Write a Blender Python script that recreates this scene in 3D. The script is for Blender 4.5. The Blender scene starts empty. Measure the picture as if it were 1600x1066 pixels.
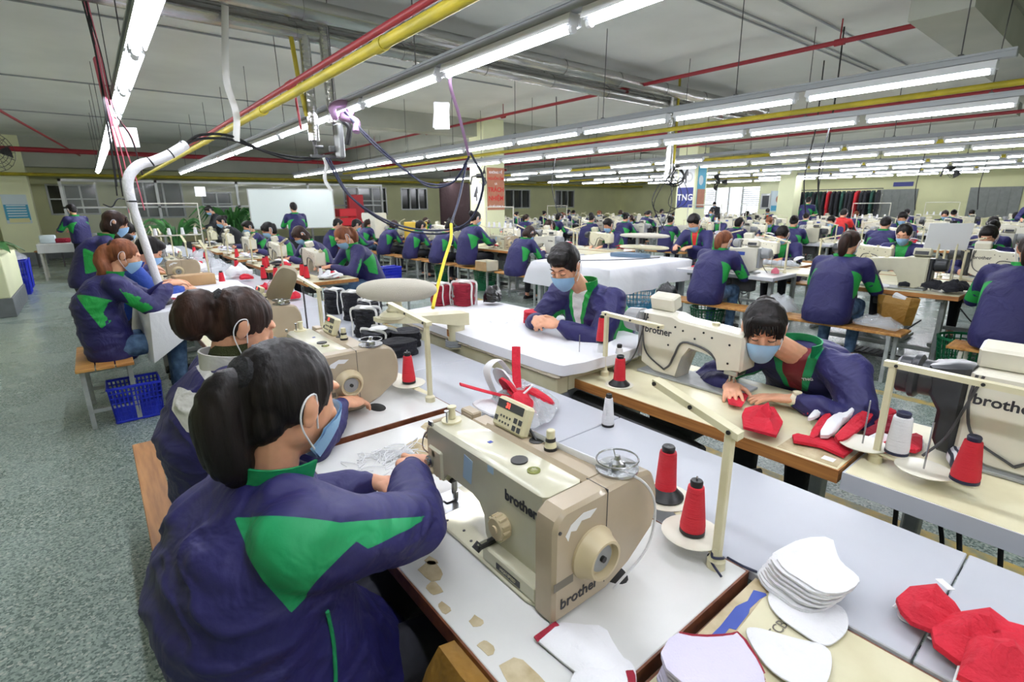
import bpy, bmesh, math, random
from mathutils import Vector, Matrix, noise, Euler
PI = math.pi
R = math.radians
random.seed(7)
scene = bpy.context.scene
COL = scene.collection

# ------------------------------------------------------------------ materials
MATS = {}
def lin(c):
    return tuple((x / 12.92 if x <= 0.04045 else ((x + 0.055) / 1.055) ** 2.4) for x in c)
def mat(name, rgb, rough=0.5, metal=0.0, var=0.0, vscale=8.0, bump=0.0, bscale=40.0, emit=None, estr=0.0,
        alpha=1.0, trans=0.0, stretch=None, rgb2=None, coat=0.0, spec=0.5, sheen=0.0, subs=0.0, wrinkle=0.0, wscale=9.0):
    m = bpy.data.materials.new(name)
    m.use_nodes = True
    nt = m.node_tree; N = nt.nodes; L = nt.links
    b = N['Principled BSDF']
    c = lin([v / 255 for v in rgb])
    b.inputs['Base Color'].default_value = (*c, 1)
    b.inputs['Roughness'].default_value = rough
    b.inputs['Metallic'].default_value = metal
    b.inputs['Specular IOR Level'].default_value = spec
    b.inputs['Coat Weight'].default_value = coat
    b.inputs['Sheen Weight'].default_value = sheen
    if subs:
        b.inputs['Subsurface Weight'].default_value = subs
        b.inputs['Subsurface Radius'].default_value = (0.012, 0.005, 0.003)
        b.inputs['Subsurface Scale'].default_value = 1.0
    tc = N.new('ShaderNodeTexCoord')
    src = tc.outputs['Object']
    if stretch:
        mp = N.new('ShaderNodeMapping'); mp.inputs['Scale'].default_value = stretch
        L.new(src, mp.inputs['Vector']); src = mp.outputs['Vector']
    if var > 0 or rgb2:
        n = N.new('ShaderNodeTexNoise'); n.inputs['Scale'].default_value = vscale; n.inputs['Detail'].default_value = 5
        L.new(src, n.inputs['Vector'])
        r = N.new('ShaderNodeValToRGB')
        c2 = lin([v / 255 for v in rgb2]) if rgb2 else tuple(x * (1 - var) for x in c)
        c1 = c if rgb2 else tuple(min(1, x * (1 + var * 0.5)) for x in c)
        r.color_ramp.elements[0].position = 0.35; r.color_ramp.elements[0].color = (*c2, 1)
        r.color_ramp.elements[1].position = 0.65; r.color_ramp.elements[1].color = (*c1, 1)
        L.new(n.outputs['Fac'], r.inputs['Fac']); L.new(r.outputs['Color'], b.inputs['Base Color'])
    last = None
    if wrinkle > 0:
        # cloth folds: broad warped ridges
        n0 = N.new('ShaderNodeTexNoise'); n0.inputs['Scale'].default_value = wscale; n0.inputs['Detail'].default_value = 3
        n0.inputs['Distortion'].default_value = 0.6
        L.new(tc.outputs['Object'], n0.inputs['Vector'])
        bm0 = N.new('ShaderNodeBump'); bm0.inputs['Strength'].default_value = wrinkle; bm0.inputs['Distance'].default_value = 0.03
        L.new(n0.outputs['Fac'], bm0.inputs['Height']); last = bm0
    if bump > 0:
        n2 = N.new('ShaderNodeTexNoise'); n2.inputs['Scale'].default_value = bscale; n2.inputs['Detail'].default_value = 4
        L.new(src, n2.inputs['Vector'])
        bm_ = N.new('ShaderNodeBump'); bm_.inputs['Strength'].default_value = bump; bm_.inputs['Distance'].default_value = 0.01
        L.new(n2.outputs['Fac'], bm_.inputs['Height'])
        if last: L.new(last.outputs['Normal'], bm_.inputs['Normal'])
        last = bm_
    if last: L.new(last.outputs['Normal'], b.inputs['Normal'])
    if emit:
        b.inputs['Emission Color'].default_value = (*lin([v / 255 for v in emit]), 1)
        b.inputs['Emission Strength'].default_value = estr
    if alpha < 1: b.inputs['Alpha'].default_value = alpha
    if trans: b.inputs['Transmission Weight'].default_value = trans
    MATS[name] = m
    return m

def floor_material():
    m = bpy.data.materials.new('terrazzo'); m.use_nodes = True
    nt = m.node_tree; N = nt.nodes; L = nt.links; b = N['Principled BSDF']
    tc = N.new('ShaderNodeTexCoord')
    v = N.new('ShaderNodeTexVoronoi'); v.inputs['Scale'].default_value = 120
    L.new(tc.outputs['Object'], v.inputs['Vector'])
    r = N.new('ShaderNodeValToRGB'); r.color_ramp.interpolation = 'CONSTANT'
    e = r.color_ramp.elements
    e[0].position = 0; e[0].color = (*lin((.44, .50, .48)), 1)
    e[1].position = .22; e[1].color = (*lin((.62, .68, .65)), 1)
    for p, c in ((.5, (.67, .73, .70)), (.72, (.57, .63, .60)), (.86, (.78, .80, .77)), (.94, (.46, .52, .50))):
        x = e.new(p); x.color = (*lin(c), 1)
    sp = N.new('ShaderNodeSeparateColor'); L.new(v.outputs['Color'], sp.inputs['Color'])
    L.new(sp.outputs['Red'], r.inputs['Fac'])
    n = N.new('ShaderNodeTexNoise'); n.inputs['Scale'].default_value = 1.3; n.inputs['Detail'].default_value = 6
    L.new(tc.outputs['Object'], n.inputs['Vector'])
    mx = N.new('ShaderNodeMix'); mx.data_type = 'RGBA'; mx.blend_type = 'MULTIPLY'; mx.inputs['Factor'].default_value = .5
    L.new(r.outputs['Color'], mx.inputs['A'])
    r2 = N.new('ShaderNodeValToRGB'); r2.color_ramp.elements[0].position = .3; r2.color_ramp.elements[0].color = (.62, .62, .60, 1)
    r2.color_ramp.elements[1].position = .7
    L.new(n.outputs['Fac'], r2.inputs['Fac']); L.new(r2.outputs['Color'], mx.inputs['B'])
    L.new(mx.outputs['Result'], b.inputs['Base Color'])
    r3 = N.new('ShaderNodeMapRange'); r3.inputs['To Min'].default_value = .16; r3.inputs['To Max'].default_value = .38
    L.new(n.outputs['Fac'], r3.inputs['Value']); L.new(r3.outputs['Result'], b.inputs['Roughness'])
    MATS['terrazzo'] = m
floor_material()
def plaid_like(name, c0, c1, scale, axis='Y', rough=.7):
    m = bpy.data.materials.new(name); m.use_nodes = True
    nt = m.node_tree; N = nt.nodes; L = nt.links; b = N['Principled BSDF']
    tc = N.new('ShaderNodeTexCoord'); w = N.new('ShaderNodeTexWave'); w.bands_direction = axis
    w.inputs['Scale'].default_value = scale; w.inputs['Distortion'].default_value = .3
    L.new(tc.outputs['Object'], w.inputs['Vector'])
    r = N.new('ShaderNodeValToRGB')
    r.color_ramp.elements[0].color = (*lin([v / 255 for v in c0]), 1); r.color_ramp.elements[0].position = .35
    r.color_ramp.elements[1].color = (*lin([v / 255 for v in c1]), 1); r.color_ramp.elements[1].position = .6
    L.new(w.outputs['Fac'], r.inputs['Fac']); L.new(r.outputs['Color'], b.inputs['Base Color'])
    b.inputs['Roughness'].default_value = rough
    MATS[name] = m
plaid_like('stripe_knit', (40, 44, 60), (225, 225, 230), 26)
plaid_like('ribbed_steel', (120, 122, 120), (165, 167, 165), 30, 'Z', .4)

mat('ceiling_paint', (232, 233, 230), .9, var=.10, vscale=.7)
mat('beam_paint', (176, 178, 168), .9, var=.12, vscale=1.2)
mat('wall_cream', (226, 226, 178), .85, var=.08, vscale=.9)
mat('column_cream', (238, 240, 200), .8, var=.05, vscale=1.2)
mat('wall_low', (214, 214, 172), .85, var=.06, vscale=1)
mat('grey_base', (120, 124, 128), .6, var=.1)
mat('yellow_paint', (206, 176, 92), .5, rgb2=(150, 150, 120), vscale=14)
mat('jacket_navy', (27, 24, 84), .6, var=.12, vscale=3, bump=.05, bscale=190, wrinkle=.7, wscale=9)
mat('jacket_green', (14, 140, 84), .6, var=.1, vscale=4, bump=.1, bscale=160, wrinkle=.5, wscale=13)
mat('jacket_bright_green', (22, 150, 62), .6, var=.1, vscale=4, bump=.1, bscale=160, wrinkle=.5, wscale=13)
mat('jacket_white', (214, 212, 208), .65, wrinkle=.4)
mat('shirt_blue', (24, 62, 150), .7, wrinkle=.5)
mat('shirt_red', (206, 38, 36), .7, wrinkle=.5)
mat('shirt_maroon', (112, 22, 34), .85, bump=.4, bscale=220)
mat('shirt_black', (30, 32, 38), .75, wrinkle=.5)
mat('shirt_pink', (214, 70, 120), .75, wrinkle=.4)
mat('shirt_white', (226, 226, 228), .75, wrinkle=.3)
mat('turtleneck_olive', (52, 58, 22), .9, bump=.8, bscale=260)
mat('denim', (44, 70, 104), .85, rgb2=(84, 112, 146), vscale=18, bump=.2, bscale=200, wrinkle=.5)
mat('trouser_dark', (26, 27, 36), .8, wrinkle=.5)
mat('skin', (222, 164, 132), .5, var=.08, vscale=30, subs=.12)
mat('hair_black', (15, 12, 13), .5, bump=.35, bscale=60, stretch=(1, 1, .12), rgb2=(26, 20, 19), vscale=40, spec=.25)
mat('hair_dark_brown', (30, 19, 16), .5, bump=.35, bscale=60, stretch=(1, 1, .12), rgb2=(54, 33, 25), vscale=30, spec=.25)
mat('hair_auburn', (92, 50, 32), .5, bump=.35, bscale=60, stretch=(1, 1, .15), rgb2=(136, 82, 52), vscale=30, spec=.25)
mat('mask_blue', (160, 204, 242), .7, bump=.2, bscale=300)
mat('mask_white', (232, 234, 238), .7)
mat('strap_white', (236, 236, 240), .7)
mat('shoe_black', (22, 22, 25), .5)
mat('sandal_pink', (214, 50, 84), .5)
mat('eye_dark', (24, 16, 14), .4)
mat('scrunchie_black', (14, 14, 18), .8, bump=.6, bscale=80)
mat('laminate_white', (226, 226, 224), .28, var=.06, vscale=5)
mat('laminate_grey', (196, 199, 208), .25, var=.05, vscale=3)
mat('laminate_cream', (226, 220, 188), .32, rgb2=(212, 204, 168), vscale=7)
mat('particle_board', (206, 192, 160), .8, rgb2=(176, 158, 122), vscale=22)
mat('wood_edge', (186, 128, 66), .5, rgb2=(150, 96, 48), vscale=20, stretch=(.2, 1, 4))
mat('dark_wood_edge', (92, 46, 26), .5, rgb2=(124, 72, 44), vscale=30)
mat('bench_wood', (204, 152, 84), .45, rgb2=(168, 112, 54), vscale=14, stretch=(3, .35, 3))
mat('bench_wood_dark', (182, 128, 72), .5, rgb2=(150, 98, 50), vscale=14, stretch=(.3, 3, 3))
mat('steel_paint_grey', (168, 172, 172), .45, var=.15, vscale=20)
mat('steel_paint_white', (204, 202, 190), .45, var=.12, vscale=20)
mat('steel_dark', (70, 70, 72), .5, var=.2)
mat('steel', (176, 178, 180), .25, metal=1, var=.1, vscale=30)
mat('chrome', (210, 212, 214), .1, metal=1)
mat('iron_black', (20, 20, 22), .45)
mat('rubber_black', (14, 14, 15), .7)
mat('machine_cream', (206, 202, 178), .28, var=.05, vscale=12, coat=.2)
mat('machine_beige', (176, 160, 136), .3, var=.05, vscale=12, coat=.2)
mat('machine_white', (226, 222, 206), .25, var=.04, vscale=12, coat=.2)
mat('machine_grey', (146, 148, 150), .35, var=.05)
mat('machine_charcoal', (44, 46, 50), .35)
mat('knob_ivory', (200, 184, 150), .4)
mat('lens_green', (120, 124, 60), .05, coat=1)
mat('lettering_dark', (44, 44, 50), .5)
mat('lettering_grey', (110, 104, 92), .5)
mat('tape_white', (236, 236, 238), .6)
mat('tape_blue_pale', (176, 204, 226), .6)
mat('tape_blue', (46, 70, 158), .55, rgb2=(58, 84, 170))
mat('panel_dark', (58, 60, 64), .3)
mat('led_red', (255, 50, 40), .4, emit=(255, 50, 40), estr=3)
mat('led_green', (190, 240, 170), .4, emit=(180, 240, 160), estr=.6)
mat('thread_red', (214, 24, 46), .6, bump=.6, bscale=240, stretch=(.1, .1, 3))
mat('thread_crimson', (180, 22, 50), .6, bump=.6, bscale=240, stretch=(.1, .1, 3))
mat('thread_white', (240, 240, 244), .6, bump=.5, bscale=240, stretch=(.1, .1, 3))
mat('thread_black', (20, 20, 24), .7, bump=.5, bscale=240)
mat('cone_black', (18, 18, 22), .4)
mat('tray_cream', (222, 218, 202), .35)
mat('fabric_red', (200, 22, 48), .8, var=.1, vscale=10, bump=.3, bscale=220, wrinkle=.6, wscale=16)
mat('fabric_crimson', (140, 16, 42), .85, bump=.3, bscale=220, wrinkle=.6, wscale=16)
mat('fabric_white', (236, 236, 240), .8, bump=.2, bscale=240, wrinkle=.4, wscale=10)
mat('fabric_lilac', (222, 216, 238), .8, bump=.3, bscale=260, wrinkle=.3, wscale=8)
mat('fabric_navy_black', (24, 25, 34), .85, bump=.4, bscale=180, wrinkle=.8, wscale=20)
mat('fabric_grey', (176, 180, 186), .8, bump=.3, bscale=180, wrinkle=.6)
mat('sheet_white', (232, 232, 238), .8, bump=.1, bscale=120, wrinkle=.5, wscale=4)
mat('pad_canvas', (208, 202, 188), .85, bump=.5, bscale=340)
mat('pad_canvas_tan', (196, 184, 164), .85, bump=.5, bscale=340)
mat('case_slate', (92, 116, 138), .4)
mat('cardboard', (182, 148, 106), .8, var=.1, vscale=8)
mat('cardboard_white', (222, 216, 196), .75, var=.05)
mat('box_yellow', (214, 178, 62), .6)
mat('paper', (238, 240, 244), .7)
mat('plastic_blue', (40, 54, 196), .35)
mat('plastic_sky', (58, 160, 206), .35)
mat('plastic_green', (16, 104, 64), .4)
mat('plastic_red', (196, 26, 40), .4)
mat('clear_film', (226, 230, 236), .12, alpha=.33, bump=1.0, bscale=30, spec=1.0)
mat('brown_bag', (150, 110, 42), .6, bump=1, bscale=12, wrinkle=1)
mat('black_bag', (16, 16, 18), .25, bump=1, bscale=20, wrinkle=1)
mat('leaf', (34, 84, 36), .45, rgb2=(60, 120, 52), vscale=6)
mat('pot_white', (220, 220, 214), .5)
mat('pipe_yellow', (190, 172, 40), .55, rgb2=(160, 148, 34), vscale=5)
mat('pipe_red', (140, 26, 38), .5, var=.1)
mat('duct_foil', (186, 186, 184), .22, metal=.92, bump=.8, bscale=9, stretch=(.4, 3, 3))
mat('cladding', (186, 188, 186), .35, metal=.9, bump=.4, bscale=9)
mat('rail_grey', (156, 160, 164), .45, metal=.3)
mat('lamp_white', (226, 228, 232), .4)
mat('tube_glow', (255, 255, 255), .4, emit=(244, 247, 255), estr=38)
mat('tube_warm', (255, 255, 255), .4, emit=(255, 246, 214), estr=26)
mat('cable_black', (16, 16, 20), .5)
mat('cable_navy', (24, 28, 58), .5)
mat('ribbon_pink', (216, 110, 130), .7)
mat('ribbon_lilac', (176, 140, 178), .8, wrinkle=.6)
mat('ribbon_white', (226, 226, 224), .8)
mat('hose_white', (222, 222, 226), .6, bump=.6, bscale=60)
mat('hose_yellow', (232, 208, 40), .5)
mat('clear_glass', (235, 240, 240), .05, alpha=.12)
mat('glass_dark', (22, 26, 28), .12)
mat('glass_day', (224, 232, 238), .2, emit=(236, 242, 248), estr=.9)
mat('aluminium', (190, 192, 190), .4, metal=.6)
mat('board_white', (226, 234, 232), .3)
mat('poster_orange', (184, 124, 98), .7, var=.1, vscale=8)
mat('poster_red', (206, 38, 34), .7)
mat('poster_blue', (84, 170, 204), .7)
mat('poster_pale', (212, 226, 232), .7)
mat('poster_cream', (226, 222, 168), .7)
mat('sign_navy', (40, 50, 128), .5)
mat('sign_white', (236, 238, 242), .6)
mat('shutter_grey', (128, 132, 128), .6, var=.1)
mat('curtain_maroon', (48, 28, 30), .85, wrinkle=.8, wscale=5)
mat('door_brown', (80, 48, 44), .7)
mat('garment_red', (170, 24, 34), .85, wrinkle=.6)
mat('garment_black', (26, 28, 34), .85, wrinkle=.6)
mat('garment_green', (22, 62, 52), .85, wrinkle=.6)
mat('motor_grey', (150, 152, 152), .4, metal=.4)
mat('watch_ivory', (226, 216, 190), .4)
mat('fan_orange', (220, 96, 60), .5)

def coat_mat(c0, c1, c2):
    """one cloth with sewn-in panels of another colour: the seam lines come from attributes stored on the mesh"""
    key = 'coat_%s_%s_%s' % (c0, c1, c2)
    if key in MATS: return key
    m = MATS[c0].copy(); m.name = key; nt = m.node_tree; N = nt.nodes; L = nt.links; b = N['Principled BSDF']
    inp = b.inputs['Base Color']; src = inp.links[0].from_socket if inp.links else None
    base0 = tuple(inp.default_value)
    for att, c in (('panel', c1), ('opening', c2)):
        if c == c0: continue
        an = N.new('ShaderNodeAttribute'); an.attribute_name = att
        g = N.new('ShaderNodeMath'); g.operation = 'GREATER_THAN'; g.inputs[1].default_value = 0
        L.new(an.outputs['Fac'], g.inputs[0]); mx = N.new('ShaderNodeMix'); mx.data_type = 'RGBA'; L.new(g.outputs[0], mx.inputs['Factor'])
        if src: L.new(src, mx.inputs['A'])
        else: mx.inputs['A'].default_value = base0
        mx.inputs['B'].default_value = tuple(MATS[c].node_tree.nodes['Principled BSDF'].inputs['Base Color'].default_value)
        src = mx.outputs['Result']
    if src: L.new(src, inp)
    MATS[key] = m; return key

# ------------------------------------------------------------------ mesh builder
def frame_from(d, upv=None):
    d = Vector(d).normalized()
    u = Vector(upv) if upv else (Vector((0, 0, 1)) if abs(d.z) < .95 else Vector((0, 1, 0)))
    x = u.cross(d)
    if x.length < 1e-5: x = Vector((1, 0, 0)).cross(d)
    x.normalize(); y = d.cross(x)
    return x, y, d
class MB:
    def __init__(s): s.v = []; s.f = []; s.m = []; s.mi = 0; s.X = Matrix.Identity(4)
    def mat(s, i): s.mi = i; return s
    def add(s, vs, fs):
        o = len(s.v)
        s.v += [tuple(s.X @ Vector(p)) for p in vs]
        s.f += [tuple(i + o for i in f) for f in fs]; s.m += [s.mi] * len(fs)
        return s
    def box(s, lo, hi, c=0.0, rot=None, about=None):
        """box from corner to corner, edges chamfered by c; rot = Euler applied about its centre"""
        lo = [min(a, b) for a, b in zip(lo, hi)] if False else list(lo); hi = list(hi)
        ctr = Vector([(a + b) / 2 for a, b in zip(lo, hi)]); h = [abs(b - a) / 2 for a, b in zip(lo, hi)]
        c = min(c, min(h) * .95)
        vs = []; fs = []
        if c <= 0:
            for z in (-1, 1):
                for y in (-1, 1):
                    for x in (-1, 1): vs.append(Vector((x * h[0], y * h[1], z * h[2])))
            fs = [(0, 2, 3, 1), (4, 5, 7, 6), (0, 1, 5, 4), (2, 6, 7, 3), (0, 4, 6, 2), (1, 3, 7, 5)]
        else:
            idx = {}
            for ax in range(3):
                for sx in (-1, 1):
                    for sy in (-1, 1):
                        for sz in (-1, 1):
                            sg = (sx, sy, sz)
                            p = [sg[k] * (h[k] - (0 if k == ax else c)) for k in range(3)]
                            idx[(ax, sg)] = len(vs); vs.append(Vector(p))
            def q(a): fs.append(tuple(a))
            for ax in range(3):
                o = [k for k in range(3) if k != ax]
                for sg in (-1, 1):
                    r = []
                    for a, b in ((-1, -1), (1, -1), (1, 1), (-1, 1)):
                        t = [0, 0, 0]; t[ax] = sg; t[o[0]] = a; t[o[1]] = b; r.append(idx[(ax, tuple(t))])
                    if (sg > 0) == (ax == 1): r.reverse()
                    q(r)
            for ax in range(3):      # edges running along ax
                o = [k for k in range(3) if k != ax]
                for a in (-1, 1):
                    for b in (-1, 1):
                        t0 = [0, 0, 0]; t0[o[0]] = a; t0[o[1]] = b; t0[ax] = -1; t1 = list(t0); t1[ax] = 1
                        r = [idx[(o[0], tuple(t0))], idx[(o[0], tuple(t1))], idx[(o[1], tuple(t1))], idx[(o[1], tuple(t0))]]
                        q(r)
            for sx in (-1, 1):
                for sy in (-1, 1):
                    for sz in (-1, 1):
                        q([idx[(k, (sx, sy, sz))] for k in range(3)])
        if rot:
            M = (rot if isinstance(rot, Matrix) else Euler(rot).to_matrix())
            vs = [M @ p for p in vs]
        s.add([ctr + p for p in vs], fs)
        return s
    def cyl(s, p0, p1, r0, r1=None, n=16, cap=True, ch=0):
        r1 = r0 if r1 is None else r1
        p0 = Vector(p0); p1 = Vector(p1); x, y, d = frame_from(p1 - p0)
        rings = [(p0, r0), (p1, r1)] if not ch else [(p0, r0 - ch), (p0 + d * ch, r0), (p1 - d * ch, r1), (p1, r1 - ch)]
        vs = []; fs = []
        for p, r in rings:
            for i in range(n):
                a = 2 * PI * i / n; vs.append(p + x * (r * math.cos(a)) + y * (r * math.sin(a)))
        for k in range(len(rings) - 1):
            for i in range(n):
                j = (i + 1) % n; fs.append((k * n + i, k * n + j, (k + 1) * n + j, (k + 1) * n + i))
        if cap:
            fs.append(tuple(range(n - 1, -1, -1))); b = (len(rings) - 1) * n; fs.append(tuple(range(b, b + n)))
        return s.add(vs, fs)
    def tube(s, pts, r, n=8, cap=True, flat=None, upv=None):
        pts = [Vector(p) for p in pts]; m = len(pts)
        rs = r if isinstance(r, (list, tuple)) else [r] * m
        vs = []; fs = []; px = None
        for k, p in enumerate(pts):
            d = (pts[min(k + 1, m - 1)] - pts[max(k - 1, 0)])
            if d.length < 1e-9: d = Vector((0, 0, 1))
            d.normalize()
            if px is None: x, y, _ = frame_from(d, upv)
            else:
                x = (px - d * px.dot(d))
                x = x.normalized() if x.length > 1e-6 else frame_from(d)[0]
                y = d.cross(x)
            px = x
            for i in range(n):
                a = 2 * PI * i / n; fy = flat if flat else 1
                vs.append(p + x * (rs[k] * math.cos(a)) + y * (rs[k] * fy * math.sin(a)))
        for k in range(m - 1):
            for i in range(n):
                j = (i + 1) % n; fs.append((k * n + i, k * n + j, (k + 1) * n + j, (k + 1) * n + i))
        if cap: fs.append(tuple(range(n - 1, -1, -1))); b = (m - 1) * n; fs.append(tuple(range(b, b + n)))
        return s.add(vs, fs)
    def lathe(s, prof, c=(0, 0, 0), n=20, axis=(0, 0, 1)):
        c = Vector(c); x, y, d = frame_from(axis); vs = []; fs = []
        for r, z in prof:
            for i in range(n):
                a = 2 * PI * i / n; vs.append(c + d * z + x * (r * math.cos(a)) + y * (r * math.sin(a)))
        m = len(prof)
        for k in range(m - 1):
            for i in range(n):
                j = (i + 1) % n; fs.append((k * n + i, k * n + j, (k + 1) * n + j, (k + 1) * n + i))
        fs.append(tuple(range(n - 1, -1, -1))); b = (m - 1) * n; fs.append(tuple(range(b, b + n)))
        return s.add(vs, fs)
    def prism(s, poly, lo, hi, axis='z', ch=0.0):
        """polygon (a,b) extruded along axis; for x: (y,z), y: (x,z), z: (x,y)"""
        def P(a, b, t): return {'x': (t, a, b), 'y': (a, t, b), 'z': (a, b, t)}[axis]
        n = len(poly)
        layers = [(lo, 0), (hi, 0)] if not ch else [(lo, ch), (lo + ch, 0), (hi - ch, 0), (hi, ch)]
        cx = sum(p[0] for p in poly) / n; cy = sum(p[1] for p in poly) / n
        vs = []; fs = []
        for t, c in layers:
            for k, (a, b) in enumerate(poly):
                if c:
                    p0 = poly[k - 1]; p1 = poly[(k + 1) % n]
                    ta, tb = p1[0] - p0[0], p1[1] - p0[1]; l = math.hypot(ta, tb) or 1
                    na, nb = tb / l, -ta / l
                    if na * (cx - a) + nb * (cy - b) < 0: na, nb = -na, -nb
                    a += na * c; b += nb * c
                vs.append(P(a, b, t))
        for k in range(len(layers) - 1):
            for i in range(n):
                j = (i + 1) % n; fs.append((k * n + i, k * n + j, (k + 1) * n + j, (k + 1) * n + i))
        fs.append(tuple(range(n - 1, -1, -1))); b = (len(layers) - 1) * n; fs.append(tuple(range(b, b + n)))
        return s.add(vs, fs)
    def ell(s, c, r, n=16, m=10, rot=None, p=1.0):
        """ellipsoid; p<1 makes it boxier"""
        c = Vector(c); r = (r, r, r) if isinstance(r, (int, float)) else r
        M = (rot if isinstance(rot, Matrix) else Euler(rot).to_matrix()) if rot else None
        def sp(v): return math.copysign(abs(v) ** p, v)
        vs = []; fs = []
        def put(x, y, z):
            q = Vector((x * r[0], y * r[1], z * r[2])); q = M @ q if M else q; vs.append(c + q)
        put(0, 0, -1)
        for k in range(1, m):
            t = PI * k / m
            for i in range(n):
                a = 2 * PI * i / n; put(sp(math.sin(t)) * sp(math.cos(a)), sp(math.sin(t)) * sp(math.sin(a)), -sp(math.cos(t)))
        put(0, 0, 1)
        for i in range(n): fs.append((0, 1 + (i + 1) % n, 1 + i))
        for k in range(m - 2):
            for i in range(n):
                j = (i + 1) % n; b = 1 + k * n; fs.append((b + i, b + j, b + n + j, b + n + i))
        b = 1 + (m - 2) * n; t = len(vs) - 1
        for i in range(n): fs.append((b + i, b + (i + 1) % n, t))
        return s.add(vs, fs)
    def cap(s, p0, p1, r0, r1, n=14, sq=1.0, upv=None):
        """tapered capsule between two joints; sq flattens the second cross axis"""
        p0 = Vector(p0); p1 = Vector(p1); x, y, d = frame_from(p1 - p0, upv); L = (p1 - p0).length
        prof = []
        for k in range(5): a = PI / 2 * (1 - k / 4); prof.append((-r0 * math.sin(a), max(r0 * math.cos(a), 1e-4)))
        for k in range(5): a = PI / 2 * k / 4; prof.append((L + r1 * math.sin(a), max(r1 * math.cos(a), 1e-4)))
        vs = []; fs = []
        for z, r in prof:
            for i in range(n):
                a = 2 * PI * i / n; vs.append(p0 + d * z + x * (r * math.cos(a)) + y * (r * sq * math.sin(a)))
        for k in range(len(prof) - 1):
            for i in range(n):
                j = (i + 1) % n; fs.append((k * n + i, k * n + j, (k + 1) * n + j, (k + 1) * n + i))
        fs.append(tuple(range(n - 1, -1, -1))); b = (len(prof) - 1) * n; fs.append(tuple(range(b, b + n)))
        return s.add(vs, fs)
    def loft(s, rings, cap=True, close=True):
        """rings: lists of points, all the same length"""
        n = len(rings[0]); vs = [p for r in rings for p in r]; fs = []
        for k in range(len(rings) - 1):
            for i in range(n if close else n - 1):
                j = (i + 1) % n; fs.append((k * n + i, k * n + j, (k + 1) * n + j, (k + 1) * n + i))
        if cap and close: fs.append(tuple(range(n - 1, -1, -1))); b = (len(rings) - 1) * n; fs.append(tuple(range(b, b + n)))
        return s.add(vs, fs)
    def mesh(s, name, mats, smooth=35):
        me = bpy.data.meshes.new(name); me.from_pydata(s.v, [], s.f)
        for m in (mats if isinstance(mats, (list, tuple)) else [mats]): me.materials.append(MATS[m])
        me.polygons.foreach_set('material_index', s.m)
        b = bmesh.new(); b.from_mesh(me); bmesh.ops.recalc_face_normals(b, faces=b.faces); b.to_mesh(me); b.free()
        if smooth:
            me.polygons.foreach_set('use_smooth', [True] * len(me.polygons)); me.set_sharp_from_angle(angle=R(smooth))
        me.update()
        return me
    def obj(s, name, mats, parent=None, smooth=35): return link(name, s.mesh(name, mats, smooth), parent)
def link(name, me, parent=None):
    o = bpy.data.objects.new(name, me); COL.objects.link(o)
    if parent: o.parent = parent
    return o
def tag(o, label=None, cat=None, group=None, kind=None):
    if label: o['label'] = label
    if cat: o['category'] = cat
    if group: o['group'] = group
    if kind: o['kind'] = kind
    return o
def thing(name, label, cat, loc=(0, 0, 0), rz=0.0, group=None):
    o = bpy.data.objects.new(name, None); COL.objects.link(o); o.location = loc; o.rotation_euler = (0, 0, rz)
    return tag(o, label, cat, group)
def struct(name, mb, mats, smooth=0): return tag(mb.obj(name, mats, None, smooth), kind='structure')
def children_map():
    d = {}
    for o in COL.objects:
        if o.parent: d.setdefault(o.parent.name, []).append(o)
    return d
def kids(o): return o.children
def dup(root, loc=None, rz=None, label=None, group=None, scale=None, mats=None):
    r = root.copy(); COL.objects.link(r)
    if loc is not None: r.location = loc
    if rz is not None: r.rotation_euler = (0, 0, rz)
    if scale is not None: r.scale = scale if isinstance(scale, tuple) else (scale,) * 3
    if label: r['label'] = label
    if group: r['group'] = group
    elif 'group' in r: del r['group']
    def rec(src, dst):
        for ch in src.children:
            c = ch.copy(); COL.objects.link(c); c.parent = dst; rec(ch, c)
    rec(root, r)
    return r
_remesh_tmp = []
def remeshed(mb, voxel, smooth_it=4, factor=.5, name='m'):
    """join overlapping closed shapes into one continuous surface"""
    me = bpy.data.meshes.new(name); me.from_pydata(mb.v, [], mb.f)
    b = bmesh.new(); b.from_mesh(me); bmesh.ops.recalc_face_normals(b, faces=b.faces); b.to_mesh(me); b.free()
    o = bpy.data.objects.new('tmp', me); COL.objects.link(o)
    md = o.modifiers.new('r', 'REMESH'); md.mode = 'VOXEL'; md.voxel_size = voxel
    if smooth_it:
        sm = o.modifiers.new('s', 'SMOOTH'); sm.factor = factor; sm.iterations = smooth_it
    dg = bpy.context.evaluated_depsgraph_get(); dg.update()
    out = bpy.data.meshes.new_from_object(o.evaluated_get(dg))
    bpy.data.objects.remove(o); bpy.data.meshes.remove(me)
    out.name = name; out.materials.clear()
    out.polygons.foreach_set('use_smooth', [True] * len(out.polygons))
    return out
def paint(me, mats, fn):
    """fn(face centre, normal) -> material index"""
    for m in mats: me.materials.append(MATS[m])
    for p in me.polygons: p.material_index = fn(p.center, p.normal)
def text_mesh(body, size, depth=0.0008, bold=0.0, space=1.0, align='CENTER'):
    cu = bpy.data.curves.new('t', 'FONT'); cu.body = body; cu.size = size; cu.extrude = depth
    cu.offset = bold; cu.space_character = space; cu.align_x = align; cu.align_y = 'CENTER'; cu.resolution_u = 3
    o = bpy.data.objects.new('t', cu); COL.objects.link(o)
    dg = bpy.context.evaluated_depsgraph_get(); dg.update()
    me = bpy.data.meshes.new_from_object(o.evaluated_get(dg))
    bpy.data.objects.remove(o)
    return me
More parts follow.
